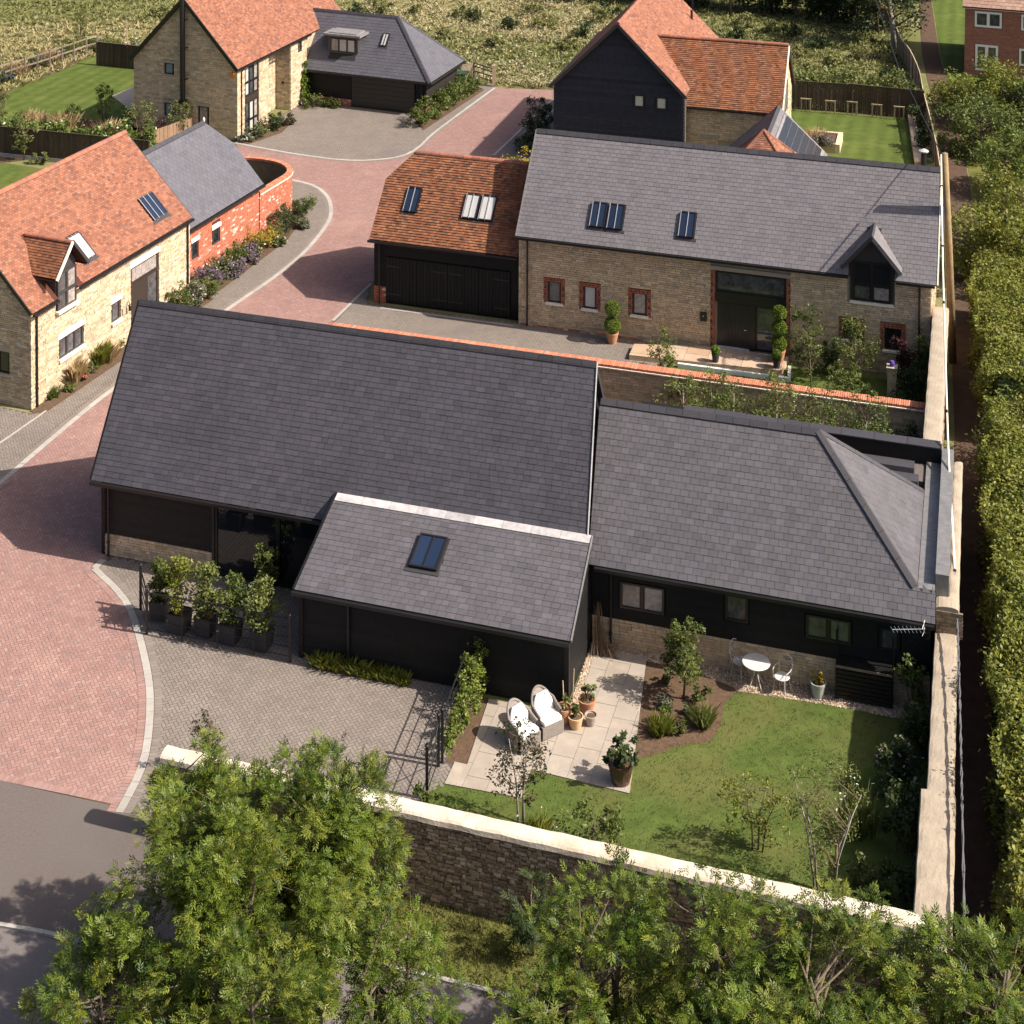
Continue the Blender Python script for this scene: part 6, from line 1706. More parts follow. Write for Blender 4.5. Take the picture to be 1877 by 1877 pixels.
# antenna
an = thing('tv_antenna', 'slim silver aerial poking out below the slate eaves by the lane wall', 'aerial', MH.w(24.75, -.05, 2.35), MH.t)
b = MB(); b.tube([(-.72, -.1, -.05), (.12, .0, .06)], .012, 6); b.build('boom', silver, an)
for i in range(9):
    c = Vector((-.72, -.1, -.05)).lerp(Vector((.12, 0, .06)), i / 8.5); L = .07 + .006 * i
    b = MB(); b.tube([c + Vector((.05, -L, -.03)), c + Vector((-.05, L, .03))], .005, 4); b.build('element', silver, an)
for sg in (-1, 1):
    b = MB(); b.tube([(.05, -.12, .03 + sg * .1), (.1, .12, .1 + sg * .12)], .008, 4); b.tube([(.1, 0, .06), (.08, 0, .07 + sg * .14)], .007, 4); b.build('reflector', silver, an)
MB().tube([(.1, 0, .06), (.3, .4, .06)], .014, 6).build('bracket', metal_black, an)
# bundle of withies by the lean-to
wi = thing('twig_bundle', 'tall bundle of dry brown willow twigs leaning in the corner of black wall and plinth', 'twigs', MH.w(16.0, .12), MH.t)
b = MB()
for i in range(46):
    x, y = random.gauss(.05, .09), random.gauss(0, .05)
    b.tube([(x * 2.4 + .1, y - .15 + random.gauss(0, .05), .02), (x * 1.0, y, .55), (x * .6 - .05, y * .6 + .03, 1.1 + random.uniform(-.1, .35))], [.009, .007, .003], 4)
b.build('stem', twig, wi)
b = MB()
for i in range(60):
    a = random.uniform(0, 6.28); r = random.uniform(.08, .3)
    b.tube([(.38 + r * .6 * math.cos(a), -.1 + .3 * r * math.sin(a), .1 + random.uniform(0, .3)), (.38 + r * math.cos(a + 1), -.1 + r * .6 * math.sin(a + 1), .08 + random.uniform(0, .4))], .006, 4)
b.build('brushwood', twig, wi)
for i, (a, b_) in enumerate(((15.86, -3.05), (15.98, -2.75))):
    t = thing('bamboo_cane', 'thin pale cane leaning on the end of the black lean-to, %s' % ('by the tall pot' if i == 0 else 'at the corner post'), 'cane', MH.w(a, b_), 0)
    MB().tube([(0, 0, .05), (.05 * (1 if i else -1) + .0, .06, 1.15 + .15 * i)], .016, 6).build('cane', wood_pale, t)
# poles and cables by the lane
tp = thing('telegraph_pole', 'tall weathered timber pole rising beside the end of the long slate roof', 'pole', H2.w(17.35, 2.0))
b = MB(); b.tube([(0, 0, 0), (-.2, 0, 4.3), (-.42, 0, 8.3)], [.16, .15, .12], 12); b.build('pole', wood_pole, tp, smooth=True)
MB().lathe((-.42, 0, 8.3), [(.12, 0), (.02, .05)], 12).build('cap', lead, tp)
for sx in (-.14,): MB().tube([(-.17, -.06, 0), (-.52, -.06, 7.9)], .02, 5).build('cable_guard', bark_pale, tp)
cb = thing('overhead_cable', 'pale bundled cable dropping from the timber pole to the lane wall', 'cable', P(1725, 284, 8.3))
o = Vector(cb.location); cp = spline([P(1725, 284, 8.35), P(1727, 420, 7.5), P(1730, 555, 6.3), P(1738, 819, 3.6), P(1748, 1000, 2.75), P(1757, 1200, 2.4), P(1764, 1500, 2.3)], 4)  # descent shaped so that the cable's shadow clears the wing roof
MB().tube([p - o for p in cp[:18]], .032, 7).build('cable', limestone, cb)
lowc = cp[17:] + [P(1768, 1700, 2.3), P(1772, 1900, 2.3)]
for k in (0, 1): MB().tube([p - o + Vector((.02 * math.cos(i * 2.2 + k * 3.14), 0, .02 * math.sin(i * 2.2 + k * 3.14))) for i, p in enumerate(spline(lowc, 4))], .018, 6).build('twisted_cable', mat('cable_grey', [(.12, .12, .13)], .6, None), cb)
for i in range(2, 18, 3): MB().tube([cp[i] - o - (cp[i] - cp[i - 1]).normalized() * .05, cp[i] - o + (cp[i] - cp[i - 1]).normalized() * .05], .045, 7).build('cable_tie', metal_black, cb)
cb3 = thing('overhead_cable', 'thin cable leaving the timber pole away from the lane wall', 'cable', P(1725, 284, 8.3))
MB().tube([(0, 0, .05), (1.2, 12, .3), (3.5, 30, 1.5)], .02, 6).build('cable', metal_black, cb3)
# tree guards on the far lawn
for i, (u, v) in enumerate([(1477, 205), (1522, 209), (1562, 211), (1607, 216), (1648, 220)]):
    t = thing('tree_guard', 'pale timber frame tree guard against the brown fence, %s' % ['leftmost', 'second from left', 'third of the five', 'fourth from left', 'rightmost'][i], 'tree guard', G(u, v), RAD(-15), 'tree guards along the fence')
    for x in (-.26, .26): MB().bar((x, 0, 0), (x, 0, .78), .07).build('post', wood_pale, t)
    MB().bar((-.32, 0, .78), (.32, 0, .78), .07).build('rail', wood_pale, t)
    MB().tube([(0, .1, 0), (.02, .1, 1.5)], [.02, .006], 5).build('sapling', bark, t)
wb = thing('wheelie_bin', 'green wheeled bin half hidden beside the far slate garage', 'bin', G(846, 158) - Vector((0, .6, 0)))
vs = [(-.26, -.3, .08), (.26, -.3, .08), (.26, .3, .08), (-.26, .3, .08), (-.3, -.36, .98), (.3, -.36, .98), (.3, .36, .98), (-.3, .36, .98)]
MB().add(vs, [(3, 2, 1, 0), (4, 5, 6, 7), (0, 1, 5, 4), (1, 2, 6, 5), (2, 3, 7, 6), (3, 0, 4, 7)]).build('body', bin_green, wb)
MB().prism([(-.32, -.4, .985), (.32, -.4, .985), (.32, .36, 1.0), (-.32, .36, 1.0)], (0, 0, .07)).build('lid', bin_green, wb)
for x in (-.24, .24): MB().tube([(x - .03, .3, .1), (x + .03, .3, .1)], .1, 10).build('wheel', metal_black, wb)
pp = thing('border_post', 'thin pale stake standing in the far lawn border', 'stake', P(232, 88, 0))
MB().bar((0, 0, 0), (0, 0, 1.95), .08).build('stake', wood_pale, pp)
vs_ = thing('stone_pillar', 'narrow stone pillar at the end of the front lawn by the tall wall', 'pillar', H2.w(15.25, -1.9), H2.t)
MB().box(-.16, -.16, 0, .16, .16, 1.2).build('shaft', stone_grey, vs_); MB().box(-.2, -.2, 1.2, .2, .2, 1.28).build('cap_stone', limestone2, vs_)
MB().lathe((-.0, .0, 1.28), [(.08, 0), (.1, .12), (.07, .2)], 10).build('blue_pot', paint_violet, vs_)

st = thing('tree_stake', 'brown upright stake beside the white-stemmed birch in the lawn corner', 'stake', L_(P(1532, 1655)) if 0 else Vector((P(1532, 1655).x, P(1532, 1655).y, 0)))
MB().tube([(0, 0, 0), (0, 0, 1.35)], .03, 7).build('stake', wood_pole, st)
# ================================================================== PLANTS
def L_(p): return Vector((p[0], p[1], 0))
# bay bushes in the square planters
bay = [((3.5, -2.08), 1.65, .27, lf_mid, 'narrow pointed green bush, leftmost in the row of planters'), ((4.32, -2.4), 2.15, .4, lf_hedge, 'tallest light green bush in the row of planters'),
       ((5.1, -2.3), 1.85, .42, lf_olive, 'yellowish sparse bush, middle of the planter row'), ((5.93, -2.42), 1.95, .4, lf_mid, 'bright green bush with big leaves, fourth planter from the left'),
       ((6.9, -2.42), 1.95, .42, lf_olive, 'olive brown bush in the last planter by the lean-to')]
for (p, h, r, m, lab) in bay:
    b = MH.w(*p, .5)
    tree('potted_bush', lab, 'bush', b, b + Vector((0, 0, (h - .5) * .52)), (r, r, (h - .45) * .52), 1900, .10, m, .02, 26, 'potted bay bushes', .5, .1, cr=.42, limbs=8)
b = MH.w(5.95, -.15, .38); tree('potted_bush', 'dark green bush in front of the tall glazed screen', 'bush', b, b + Vector((0, 0, .62)), (.36, .36, .6), 1500, .1, lf_mid, .02, 22, None, .5, .1, cr=.42, limbs=8)
def topiary(label, base, z, rs):
    t = thing('topiary', label, 'topiary', Vector((base.x, base.y, z)))
    zz = 0
    for i, r in enumerate(rs):
        n = int(9000 * r); d = _unitv(n); c = np.array([0, 0, zz + r * .98])
        V = leaf_quads(c + d * (r * rng.uniform(.86, 1.03, (n, 1))), .05, .6, 0, .4)
        foliage('foliage_ball', V, lf_lime, t)
        zz += r * 2.05
    MB().tube([(0, 0, -.05), (0, 0, zz * .9)], .025, 6).build('stem', bark, t)
topiary('two-ball clipped topiary in a terracotta pot between the brick-edged windows', H2.w(4.17, -.35), .42, (.33, .31))
topiary('three-ball clipped topiary right of the black front door', H2.w(10.86, -.4), .62, (.3, .3, .28))
topiary('single clipped ball in a small dark pot, left part of the terrace', H2.w(8.5, -1.2), .5, (.17,))
topiary('single clipped ball in a small dark pot, right end of the terrace', H2.w(10.85, -.98), .52, (.19,))
shrub('golden_shrub', 'clipped yellow-green shrub in the pale round planter', 'shrub', MH.w(22.1, .02, .36), .2, .2, .42, 700, .06, lf_gold, stem=False)
# plants in patio pots
shrub('potted_herb', 'leafy plant in the wide terracotta pot at the back', 'plant', MH.w(16.3, -2.4, .33), .22, .22, .5, 260, .09, lf_mid)
shrub('potted_herb', 'small green plant in the honey-coloured pot', 'plant', MH.w(16.16, -3.08, .3), .15, .15, .32, 160, .08, lf_mid)
shrub('potted_herb', 'thin plant in the tall pot behind the chair', 'plant', MH.w(15.82, -3.0, .4), .16, .16, .4, 160, .08, lf_olive)
shrub('fig_bush', 'spreading bush with lobed leaves in the glazed brown pot', 'bush', MH.w(17.72, -4.66, .45), .5, .4, .85, 420, .15, lf_dark, ncl=16, cr=.3)
# garden: small tree in the flower bed and border plants
g = L_(P(1253, 1282)); tree('garden_tree', 'small round-headed tree standing in the brown flower bed', 'tree', g, g + Vector((0, 0, 1.32)), (.62, .6, .85), 2200, .10, lf_mid, .035, 34, None, .5, .25, cr=.3, shell=.5)
for i, (u, v, r, h, m, lab) in enumerate([(1215, 1300, .28, .38, lf_grey, 'grey-leaved plant at the top left of the flower bed'), (1222, 1325, .3, .45, lf_mid, 'broad-leaved plant in the left of the flower bed'),
        (1207, 1345, .34, .42, lf_hedge, 'grassy clump at the lower left of the flower bed'), (1245, 1342, .26, .34, lf_mid, 'fresh green plant at the lower edge of the flower bed'),
        (1288, 1330, .33, .45, lf_olive, 'olive spiky clump on the right of the flower bed'), (1283, 1285, .32, .5, lf_mid, 'leafy plant right of the small tree'), (1225, 1255, .25, .5, lf_mid, 'dark plant left of the tree trunk'), (1265, 1312, .2, .3, lf_grey, 'small grey plant in the middle of the flower bed')]):
    (tuft if m in (lf_hedge, lf_olive) else shrub)('border_plant', lab, 'plant', L_(P(u, v)), *((r, h, m, 90) if m in (lf_hedge, lf_olive) else (r, r * .8, h, 420, .085, m)))
# climber on the railing
t = thing('climbing_plant', 'yellow-green climber covering the iron railing by the patio', 'climber', MH.w(13.25, -3.6), MH.t)
pts = []
for (b0, h, n, r) in ((1.0, 1.55, 900, .26), (.5, 1.75, 1300, .36), (-.1, 1.25, 1000, .34), (-.7, .95, 700, .27), (-1.3, .7, 450, .2)):
    q, i, cc = crown_points((.1, b0, h * .5), (r, .4, h * .5), n, 14, .4, .34); q[:, 2] = np.abs(q[:, 2]); pts.append(q)
pts = np.concatenate(pts); foliage('foliage', leaf_quads(pts, .085, .5, .2, .6), lf_yellow, t)
MB().tube([(0, .6, 0), (.05, .5, .8), (.1, .4, 1.4)], .02, 5).build('stem', bark, t)
shrub('corner_shrub', 'dark shrub with arching leaves behind the boundary wall by the gate', 'shrub', MH.w(13.5, -7.2), .35, .4, .75, 600, .12, lf_mid)
shrub('corner_shrub', 'low blackish tuft between gate and boundary wall', 'shrub', MH.w(13.0, -7.6), .35, .3, .5, 420, .11, lf_dark)
# sapling on the yard, birches on the lawn
g = L_(P(378, 1418)); tree('sapling', 'thin dark-leaved sapling on the grey yard behind the big ash tree', 'tree', g, g + Vector((0, 0, 1.0)), (.36, .3, .85), 700, .085, lf_brown, .02, 24, None, .4, .3, cr=.26, trunk_m=twig, multi=2)
g = L_(P(955, 1520)); tree('birch', 'slender multi-stem birch with coppery leaves by the patio edge', 'tree', g, g + Vector((-.1, .1, 1.55)), (.75, .6, 1.0), 1100, .095, lf_brown, .028, 36, None, .45, .35, cr=.24, trunk_m=bark_pale, limb_m=twig, multi=3, spread=.18)
g = L_(P(1510, 1640)); tree('birch', 'white-stemmed multi-stem birch in the shaded lawn corner', 'tree', g, g + Vector((0, .1, 1.75)), (.95, .7, 1.5), 2600, .07, lf_olive, .03, 46, None, .4, .45, cr=.22, trunk_m=bark_pale, limb_m=twig, multi=4, spread=.24, shell=.4)
g = L_(P(1085, 1575)); tree('birch', 'loose bushy young tree by the boundary wall below the glazed pot', 'tree', g, g + Vector((0, 0, .75)), (.8, .45, .65), 1200, .11, lf_mid, .025, 30, None, .45, .3, cr=.28, multi=3)
g = L_(P(1385, 1560)); tree('birch', 'feathery pale green young tree on the lawn near the wall', 'tree', g, g + Vector((0, 0, 1.0)), (1.0, .5, .9), 1500, .09, lf_hedge, .02, 36, None, .4, .3, cr=.24, multi=3)
for i, (u, v, rx, h, n, m, lab, fl) in enumerate([(1665, 1560, .75, 1.5, 2600, lf_dark, 'big dark shrub in the shade of the lane wall', None), (1640, 1450, .6, 1.25, 1900, lf_dark, 'dark rose bush with pale pink blooms near the wall step', (fl_pink, 70, .11)),
        (1690, 1390, .5, 1.5, 1700, lf_dark, 'dark bush below the bin store against the lane wall', None), (1672, 1310, .42, 1.6, 1200, lf_mid, 'upright leafy shrub catching the sun beside the bin store', None),
        (1600, 1640, .55, .9, 1300, lf_mid, 'low leafy shrub in the bottom right garden corner', (fl_white, 12, .07)), (1560, 1690, .6, .8, 1300, lf_olive, 'olive tangle behind the boundary wall at the right', None), (1680, 1660, .5, 1.2, 1500, lf_dark, 'dark leafy bush in the corner of the two walls', None)]):
    shrub('garden_shrub', lab, 'shrub', L_(P(u, v)), rx, rx * .7, h, n, .105, m, flowers=fl)
t = tuft('seed_heads', 'stand of tall stems with white seed heads in the shaded border', 'flowers', L_(P(1570, 1520)), .7, .8, lf_olive, 50, flowers=(fl_white, 26, .085), w=.018, lean=.35)
tuft('long_grass', 'pale tuft of long grass and daisies at the foot of the birch', 'grass', L_(P(985, 1535)), .5, .4, lf_hedge, 70, flowers=(fl_white, 14, .06))
# weeds along the lean-to
for i in range(9):
    p = MH.w(8.75 + i * .31, -2.68); tuft('weed_clump', ['weed clump at the left end of the green strip under the black lean-to', 'grassy weeds growing along the foot of the black lean-to, in the middle of the strip', 'last grassy weeds of the strip, towards the railing'][(i > 0) + (i > 7)], 'weeds', p, .3, random.uniform(.2, .36), lf_hedge, 46, None if i in (0, 8) else 'weeds along the lean-to wall', w=.022, lean=.8)
# planting between the wing and the garden wall
birch = [(8.5 + 7.6, 12.6, 1.9), (17.3, 11.5, 2.5), (18.3, 10.0, 3.0), (19.6, 11.2, 2.8), (21.2, 10.2, 3.1), (22.6, 10.8, 2.9)]
blabs = ['wispy small birch at the left end of the bed behind the ridge', 'birch with drooping leaves left of the middle behind the wing ridge', 'white-stemmed birch rising above the wing ridge', 'dense olive birch in the middle of the bed', 'birch right of the middle with arching twigs', 'rightmost birch of the bed near the flat roof']
for (p, lab) in zip(birch, blabs):
    b = MH.w(p[0], p[1]); h = p[2] * 1.18
    tree('bed_birch', lab, 'tree', b, b + Vector((0, 0, h * .62)), (.85, .8, h * .46), 2600, .095, lf_olive if 'olive' in lab or 'wispy' in lab else lf_mid, .03, 40, None, .42, .5, cr=.25, trunk_m=bark_pale, limb_m=twig)
for (p, h, m, lab) in (((17.6, 8.6), 2.1, lf_mid, 'bright bush just behind the wing ridge, left'), ((20.1, 8.8), 2.2, lf_mid, 'bright bush behind the middle of the wing ridge'), ((22.9, 12.4), 1.6, lf_dark, 'dark bush against the brick-coped wall at the right'), ((24.0, 12.0), 1.7, lf_dark, 'dark creeper in the corner by the lane wall'), ((20.9, 12.6), 1.5, lf_olive, 'olive bush under the brick-coped wall'), ((18.6, 12.7), 1.3, lf_mid, 'low green bush under the brick-coped wall'), ((23.3, 9.6), 2.0, lf_dark, 'dark bush by the flat roof')):
    shrub('bed_bush', lab, 'bush', MH.w(*p), .9, .75, h * 1.15, 2000, .13, m)
# front of the second house
b = H2.w(6.6, -2.1); tree('front_shrub', 'light green willow-like shrub in front of the terrace', 'shrub', b, b + Vector((0, 0, .85)), (.5, .45, .85), 1500, .11, lf_yellow, .02, 30, None, .3, .2, cr=.3, multi=3)
for (p, c, r, lab) in (((12.3, -2.1), (12.0, -1.6, 1.75), (.7, .6, 1.35), 'leaning small tree right of the black door'), ((14.0, -1.0), (13.8, -1.0, 1.5), (.85, .7, 1.1), 'sparse small tree on the front lawn by the small windows'), ((13.9, -3.6), (13.6, -3.4, 1.1), (.8, .6, .8), 'low sparse tree near the brick-coped wall')):
    b = H2.w(*p); c = H2.w(*c); tree('lawn_tree', lab, 'tree', b, c, r, 1900, .11, lf_mid, .035, 36, None, .45, .3, cr=.27)
for (p, h, r, m, lab) in (((15.5, -.7), 1.9, .5, lf_purple, 'dark purple bush at the corner of the stone house'), ((15.9, -2.3), 1.5, .65, lf_dark, 'grey-green bush inside the lane wall'), ((15.6, -3.9), 1.3, .7, lf_dark, 'dark spreading shrub at the wall end of the front lawn'), ((16.3, -1.2), 2.2, .4, lf_mid, 'tall leafy shrub against the lane wall'), ((12.9, -.5), 1.3, .5, lf_dark, 'dark bush under the small window')):
    shrub('wall_shrub', lab, 'shrub', H2.w(*p), r, r * .8, h, 1500, .11, m)
shrub('gold_bush', 'yellow-leaved bush peeping over the red garage ridge', 'bush', L_(P(940, 296, 0)) + Vector((.2, -4.5, 0)), .8, .7, 4.6 if 0 else 2.2, 1200, .12, lf_gold)
b = L_(P(985, 262)); tree('dark_shrub_tree', 'dark small tree by the black gable and the grey strip', 'tree', b, b + Vector((0, 0, 1.35)), (1.0, .9, 1.25), 2400, .14, lf_dark, .06, 40, None, .5, .1, cr=.28)
shrub('dark_shrub', 'low dark bush under the small tree by the black gable', 'shrub', L_(P(975, 275)), 1.0, .8, 1.0, 1400, .14, lf_dark)
# beds of the first house
beds = [(95, 728, 'tuft', .35, .35, lf_mid, 'green tuft by the rainwater pipe of the red-roofed house'), (118, 718, 'shrub', .3, .3, lf_mid, 'low green plant in the bed under the three-light window'), (133, 700, 'tuft', .35, .85, lf_straw, 'tall brown grass under the three-light window'),
        (152, 696, 'red', .28, .3, lf_mid, 'plant with crimson flowers in the narrow bed'), (168, 682, 'shrub', .3, .35, lf_mid, 'bushy green plant right of the crimson flowers'), (178, 668, 'tuft', .35, .8, lf_hedge, 'pale tall grass against the sunlit stone wall'),
        (198, 662, 'tuft', .33, .6, lf_straw, 'straw-coloured grass near the gable corner of the black barn'), (220, 636, 'shrub', .3, .55, lf_mid, 'leafy plant beside the barn ridge end')]
for (u, v, kind, r, h, m, lab) in beds:
    b = L_(P(u, v)); r *= 1.25
    if kind == 'tuft': tuft('bed_grass', lab, 'grass', b, r, h, m, 80, w=.018)
    elif kind == 'red': shrub('bed_flower', lab, 'flowers', b, r, r, h, 350, .08, m, flowers=(fl_red, 60, .09))
    else: shrub('bed_plant', lab, 'plant', b, r, r, h, 420, .09, m)
annex = [((9.0, -.35), .45, 1.25, lf_mid, 0, 'rounded green bush right of the brown door'), ((10.2, -.35), .4, .9, lf_grey, fl_white, 'white-flecked bush beside the downpipe'), ((11.1, -.3), .5, .9, lf_olive, 0, 'olive bush at the corner of the brick annex'),
         ((11.9, .1), .7, .8, lf_grey, fl_lav, 'large purple lavender clump, nearest of the row'), ((12.9, .3), .55, .9, lf_mid, fl_white, 'tall green perennials with white flowers along the brick wall'), ((13.4, -.1), .65, .7, lf_grey, fl_lav, 'second purple lavender clump along the path'),
         ((14.3, .3), .5, .9, lf_mid, 0, 'bright green plant below the second brick-wall window'), ((15.0, .0), .5, .65, lf_grey, fl_lav, 'small lavender near the path edge'), ((15.6, .3), .55, .7, lf_mid, fl_white, 'white-flowered clump before the yellow bush'),
         ((16.7, .4), .62, .9, lf_gold, 0, 'golden yellow round bush against the brick wall'), ((17.8, .35), .5, .8, lf_olive, 0, 'brownish bush right of the golden bush'), ((18.9, .3), .7, 1.1, lf_dark, 0, 'big dark green shrub before the curved wall'), ((20.2, .25), .6, 1.0, lf_dark, 0, 'dark shrub at the bend of the curved wall'), ((21.4, .7), .5, .8, lf_mid, 0, 'last green shrub by the curved wall'), ((19.6, -.2), .35, .4, lf_grey, 0, 'low grey plant at the path edge'), ((17.2, -.25), .35, .35, lf_mid, fl_white, 'low white-flowered plant before the yellow bush')]
for (p, r, h, m, fl, lab) in annex:
    shrub('path_shrub', lab, 'shrub', H1.w(*p), r * 1.3, r, h * 1.12, 1500, .095, m, flowers=(fl, 900 if fl is fl_lav else 80, .085) if fl else None)
# around the third house
for (p, r, h, m, fl, lab) in (((1.0, -.6), .8, .8, lf_mid, fl_white, 'white-flowered shrub at the corner of the tall stone house'), ((2.6, -.8), .8, .85, lf_dark, 0, 'dark rounded shrub right of the tall windows'), ((3.6, -.9), .6, .65, lf_brown, 0, 'brownish low shrub at the edge of the forecourt'), ((.1, -.35), .5, .35, lf_grey, fl_white, 'pale ground-cover plant at the stone corner'), ((7.4, -.9), .9, .7, lf_mid, 0, 'spreading green shrub in front of the far garage'), ((7.7, -1.9), .6, .5, lf_mid, 0, 'low leafy end of the bed by the far garage')):
    shrub('forecourt_shrub', lab, 'shrub', H3.w(*p), r, r * .8, h, 900, .13, m, flowers=(fl, 80, .1) if fl else None)
t = thing('wall_climber', 'bright green creeper on the stone wall beside the far garage', 'climber', H3.w(7.9, .02), H3.t)
q, i, cc = crown_points((0, -.06, 1.3), (.6, .12, 1.35), 900, 20, .3, .3); q[:, 2] = np.abs(q[:, 2]); foliage('foliage', leaf_quads(q, .15, .7, .3, .3), lf_lime, t)
MB().tube([(0, 0, 0), (.1, -.03, 1.2), (0, -.03, 2.2)], .02, 5).build('stem', bark, t)
t = thing('garage_hedge', 'clipped green hedge along the side of the far slate garage', 'hedge', L_(P(772, 235)))
o = Vector(t.location); e = L_(P(878, 160)) - o; pts = []
for k in range(26):
    c = e * (k + .3) / 26.5; n = 260
    q, i, cc = crown_points((c.x - .25, c.y, .62), (.72, .5, .66), n, 7, .5, .4); pts.append(q)
pts = np.concatenate(pts); pts[:, 2] = np.abs(pts[:, 2]); foliage('foliage', leaf_quads(pts, .14, .6, .1, .5), lf_mid, t)
# far lawn borders
bl = [(8, 150, .9, .7, lf_mid, fl_violet, 'violet-flowered clump at the left edge of the border'), (30, 138, 1.0, .7, lf_straw, 0, 'tawny grass clump at the left of the border'), (52, 127, .9, .7, lf_mid, 0, 'green perennials beside the rail fence, left'), (70, 122, .8, .7, lf_grey, 0, 'greyish spiky plant in the border'), (88, 112, 1.0, .65, lf_straw, 0, 'large tawny grass clump in the middle of the border'), (108, 108, .6, .45, lf_grey, fl_white, 'pale cushion plant right of the tawny grass'), (120, 98, .9, .7, lf_mid, 0, 'green clump by the fence, middle'), (140, 90, .9, .8, lf_olive, 0, 'olive shrub by the fence, right'), (158, 85, .9, .8, lf_mid, 0, 'green shrub near the fence corner'), (185, 92, 1.1, .8, lf_mid, 0, 'broad green shrub by the short dark fence'), (205, 95, .9, .9, lf_hedge, 0, 'light green bush by the stake'), (235, 97, 1.0, .8, lf_mid, fl_white, 'green bush with pale flower heads by the house gable')]
for (u, v, r, h, m, fl, lab) in bl:
    b = L_(P(u, v))
    if m is lf_straw: tuft('border_grass', lab, 'grass', b, r, h, m, 160, w=.04)
    else: shrub('border_shrub', lab, 'shrub', b, r, r * .8, h, 800, .14, m, flowers=(fl, 120, .12) if fl else None)
t = thing('laurel_hedge', 'bright green laurel hedge behind the brown close-boarded fence', 'hedge', Vector((-28.5, 87.6, 0)))
o = Vector(t.location); e = Vector((-19.6, 85.0, 0)) - o; pts = []
for k in range(30):
    c = Vector((-6, 1.2, 0)).lerp(e, k / 29); q, i, cc = crown_points((c.x, c.y + .3, 1.1 + random.uniform(-.1, .15)), (.75, .6, .8), 330, 8, .5, .4); pts.append(q)
foliage('foliage', leaf_quads(np.concatenate(pts), .2, .5, .1, .6), lf_lime if 0 else leafmat('leaf_laurel', [(.11, .16, .025), (.16, .21, .04), (.07, .11, .02), (.2, .25, .07)], .25, .35, .5), t)
for (u, v, r, h, m, kind, lab) in ((60, 232, 1.0, .8, lf_straw, 't', 'tawny grass strip behind the laurel, left'), (115, 240, 1.0, .9, lf_straw, 't', 'tawny grass clump behind the laurel, middle'), (160, 245, .9, .9, lf_purple, 's', 'reddish shrub behind the laurel'), (200, 252, 1.0, .8, lf_straw, 't', 'tawny grass clump near the stone house'), (95, 238, .9, .7, lf_dark, 's', 'dark shrub in the tawny grasses'), (285, 262, .9, 1.2, lf_purple, 's', 'dark red acer by the orange screen fence')):
    b = L_(P(u, v))
    if kind == 't': tuft('lawn_grass_clump', lab, 'grass', b, r, h, m, 130, w=.04)
    else: shrub('lawn_shrub', lab, 'shrub', b, r, r * .8, h, 800, .13, m)
for (u, v, r, h, m, lab) in ((193, 232, .55, 2.6, lf_mid, 'upright young tree between lawn and laurel hedge'), (258, 262, .9, 2.3, lf_olive, 'sparse young tree near the stone gable'), (135, 235, .5, 1.4, lf_mid, 'small round tree behind the laurel hedge'), (45, 292, .9, 2.6, lf_olive, 'thin multi-stem tree in front of the board fence'), (330, 255, .8, 2.2, lf_olive, 'feathery tree against the stone gable'), (0, 230, .6, 2.2, lf_mid, 'young tree at the left edge of the picture'), (148, 82, .5, 2.6, lf_olive, 'thin tree by the rail fence corner')):
    b = L_(P(u, v)); tree('young_tree', lab, 'tree', b, b + Vector((0, 0, h * .58)), (r, r, h * .45), 900, .13, m, .04, 30, None, .45, .2, cr=.28, trunk_m=twig, multi=2)
shrub('fence_plant', 'low shrub at the foot of the brown board fence', 'shrub', L_(P(75, 300)), .7, .5, .6, 500, .12, lf_olive)
shrub('fence_plant', 'low green plant beside the orange roof at the fence foot', 'shrub', L_(P(150, 296)), .5, .4, .5, 400, .12, lf_mid)
shrub('lavender', 'lavender clump in the square raised stone bed', 'plant', P(1515, 266, .4), .9, .6, .5, 900, .12, lf_grey, flowers=(fl_lav, 260, .1))
tuft('raised_bed_grass', 'tawny grasses behind the raised lavender bed', 'grass', P(1495, 262, .3), .9, .7, lf_straw, 90, w=.03)
for i, (u, v, r, h) in enumerate([(1672, 200, .6, 1.4), (1690, 235, .7, 1.6), (1694, 275, .6, 1.5)]):
    shrub('fence_bush', 'dark bush along the lane fence, %s' % ['at the corner of the striped lawn', 'middle of three', 'nearest the long roof'][i], 'bush', L_(P(u, v)), r, r, h, 900, .14, lf_dark)

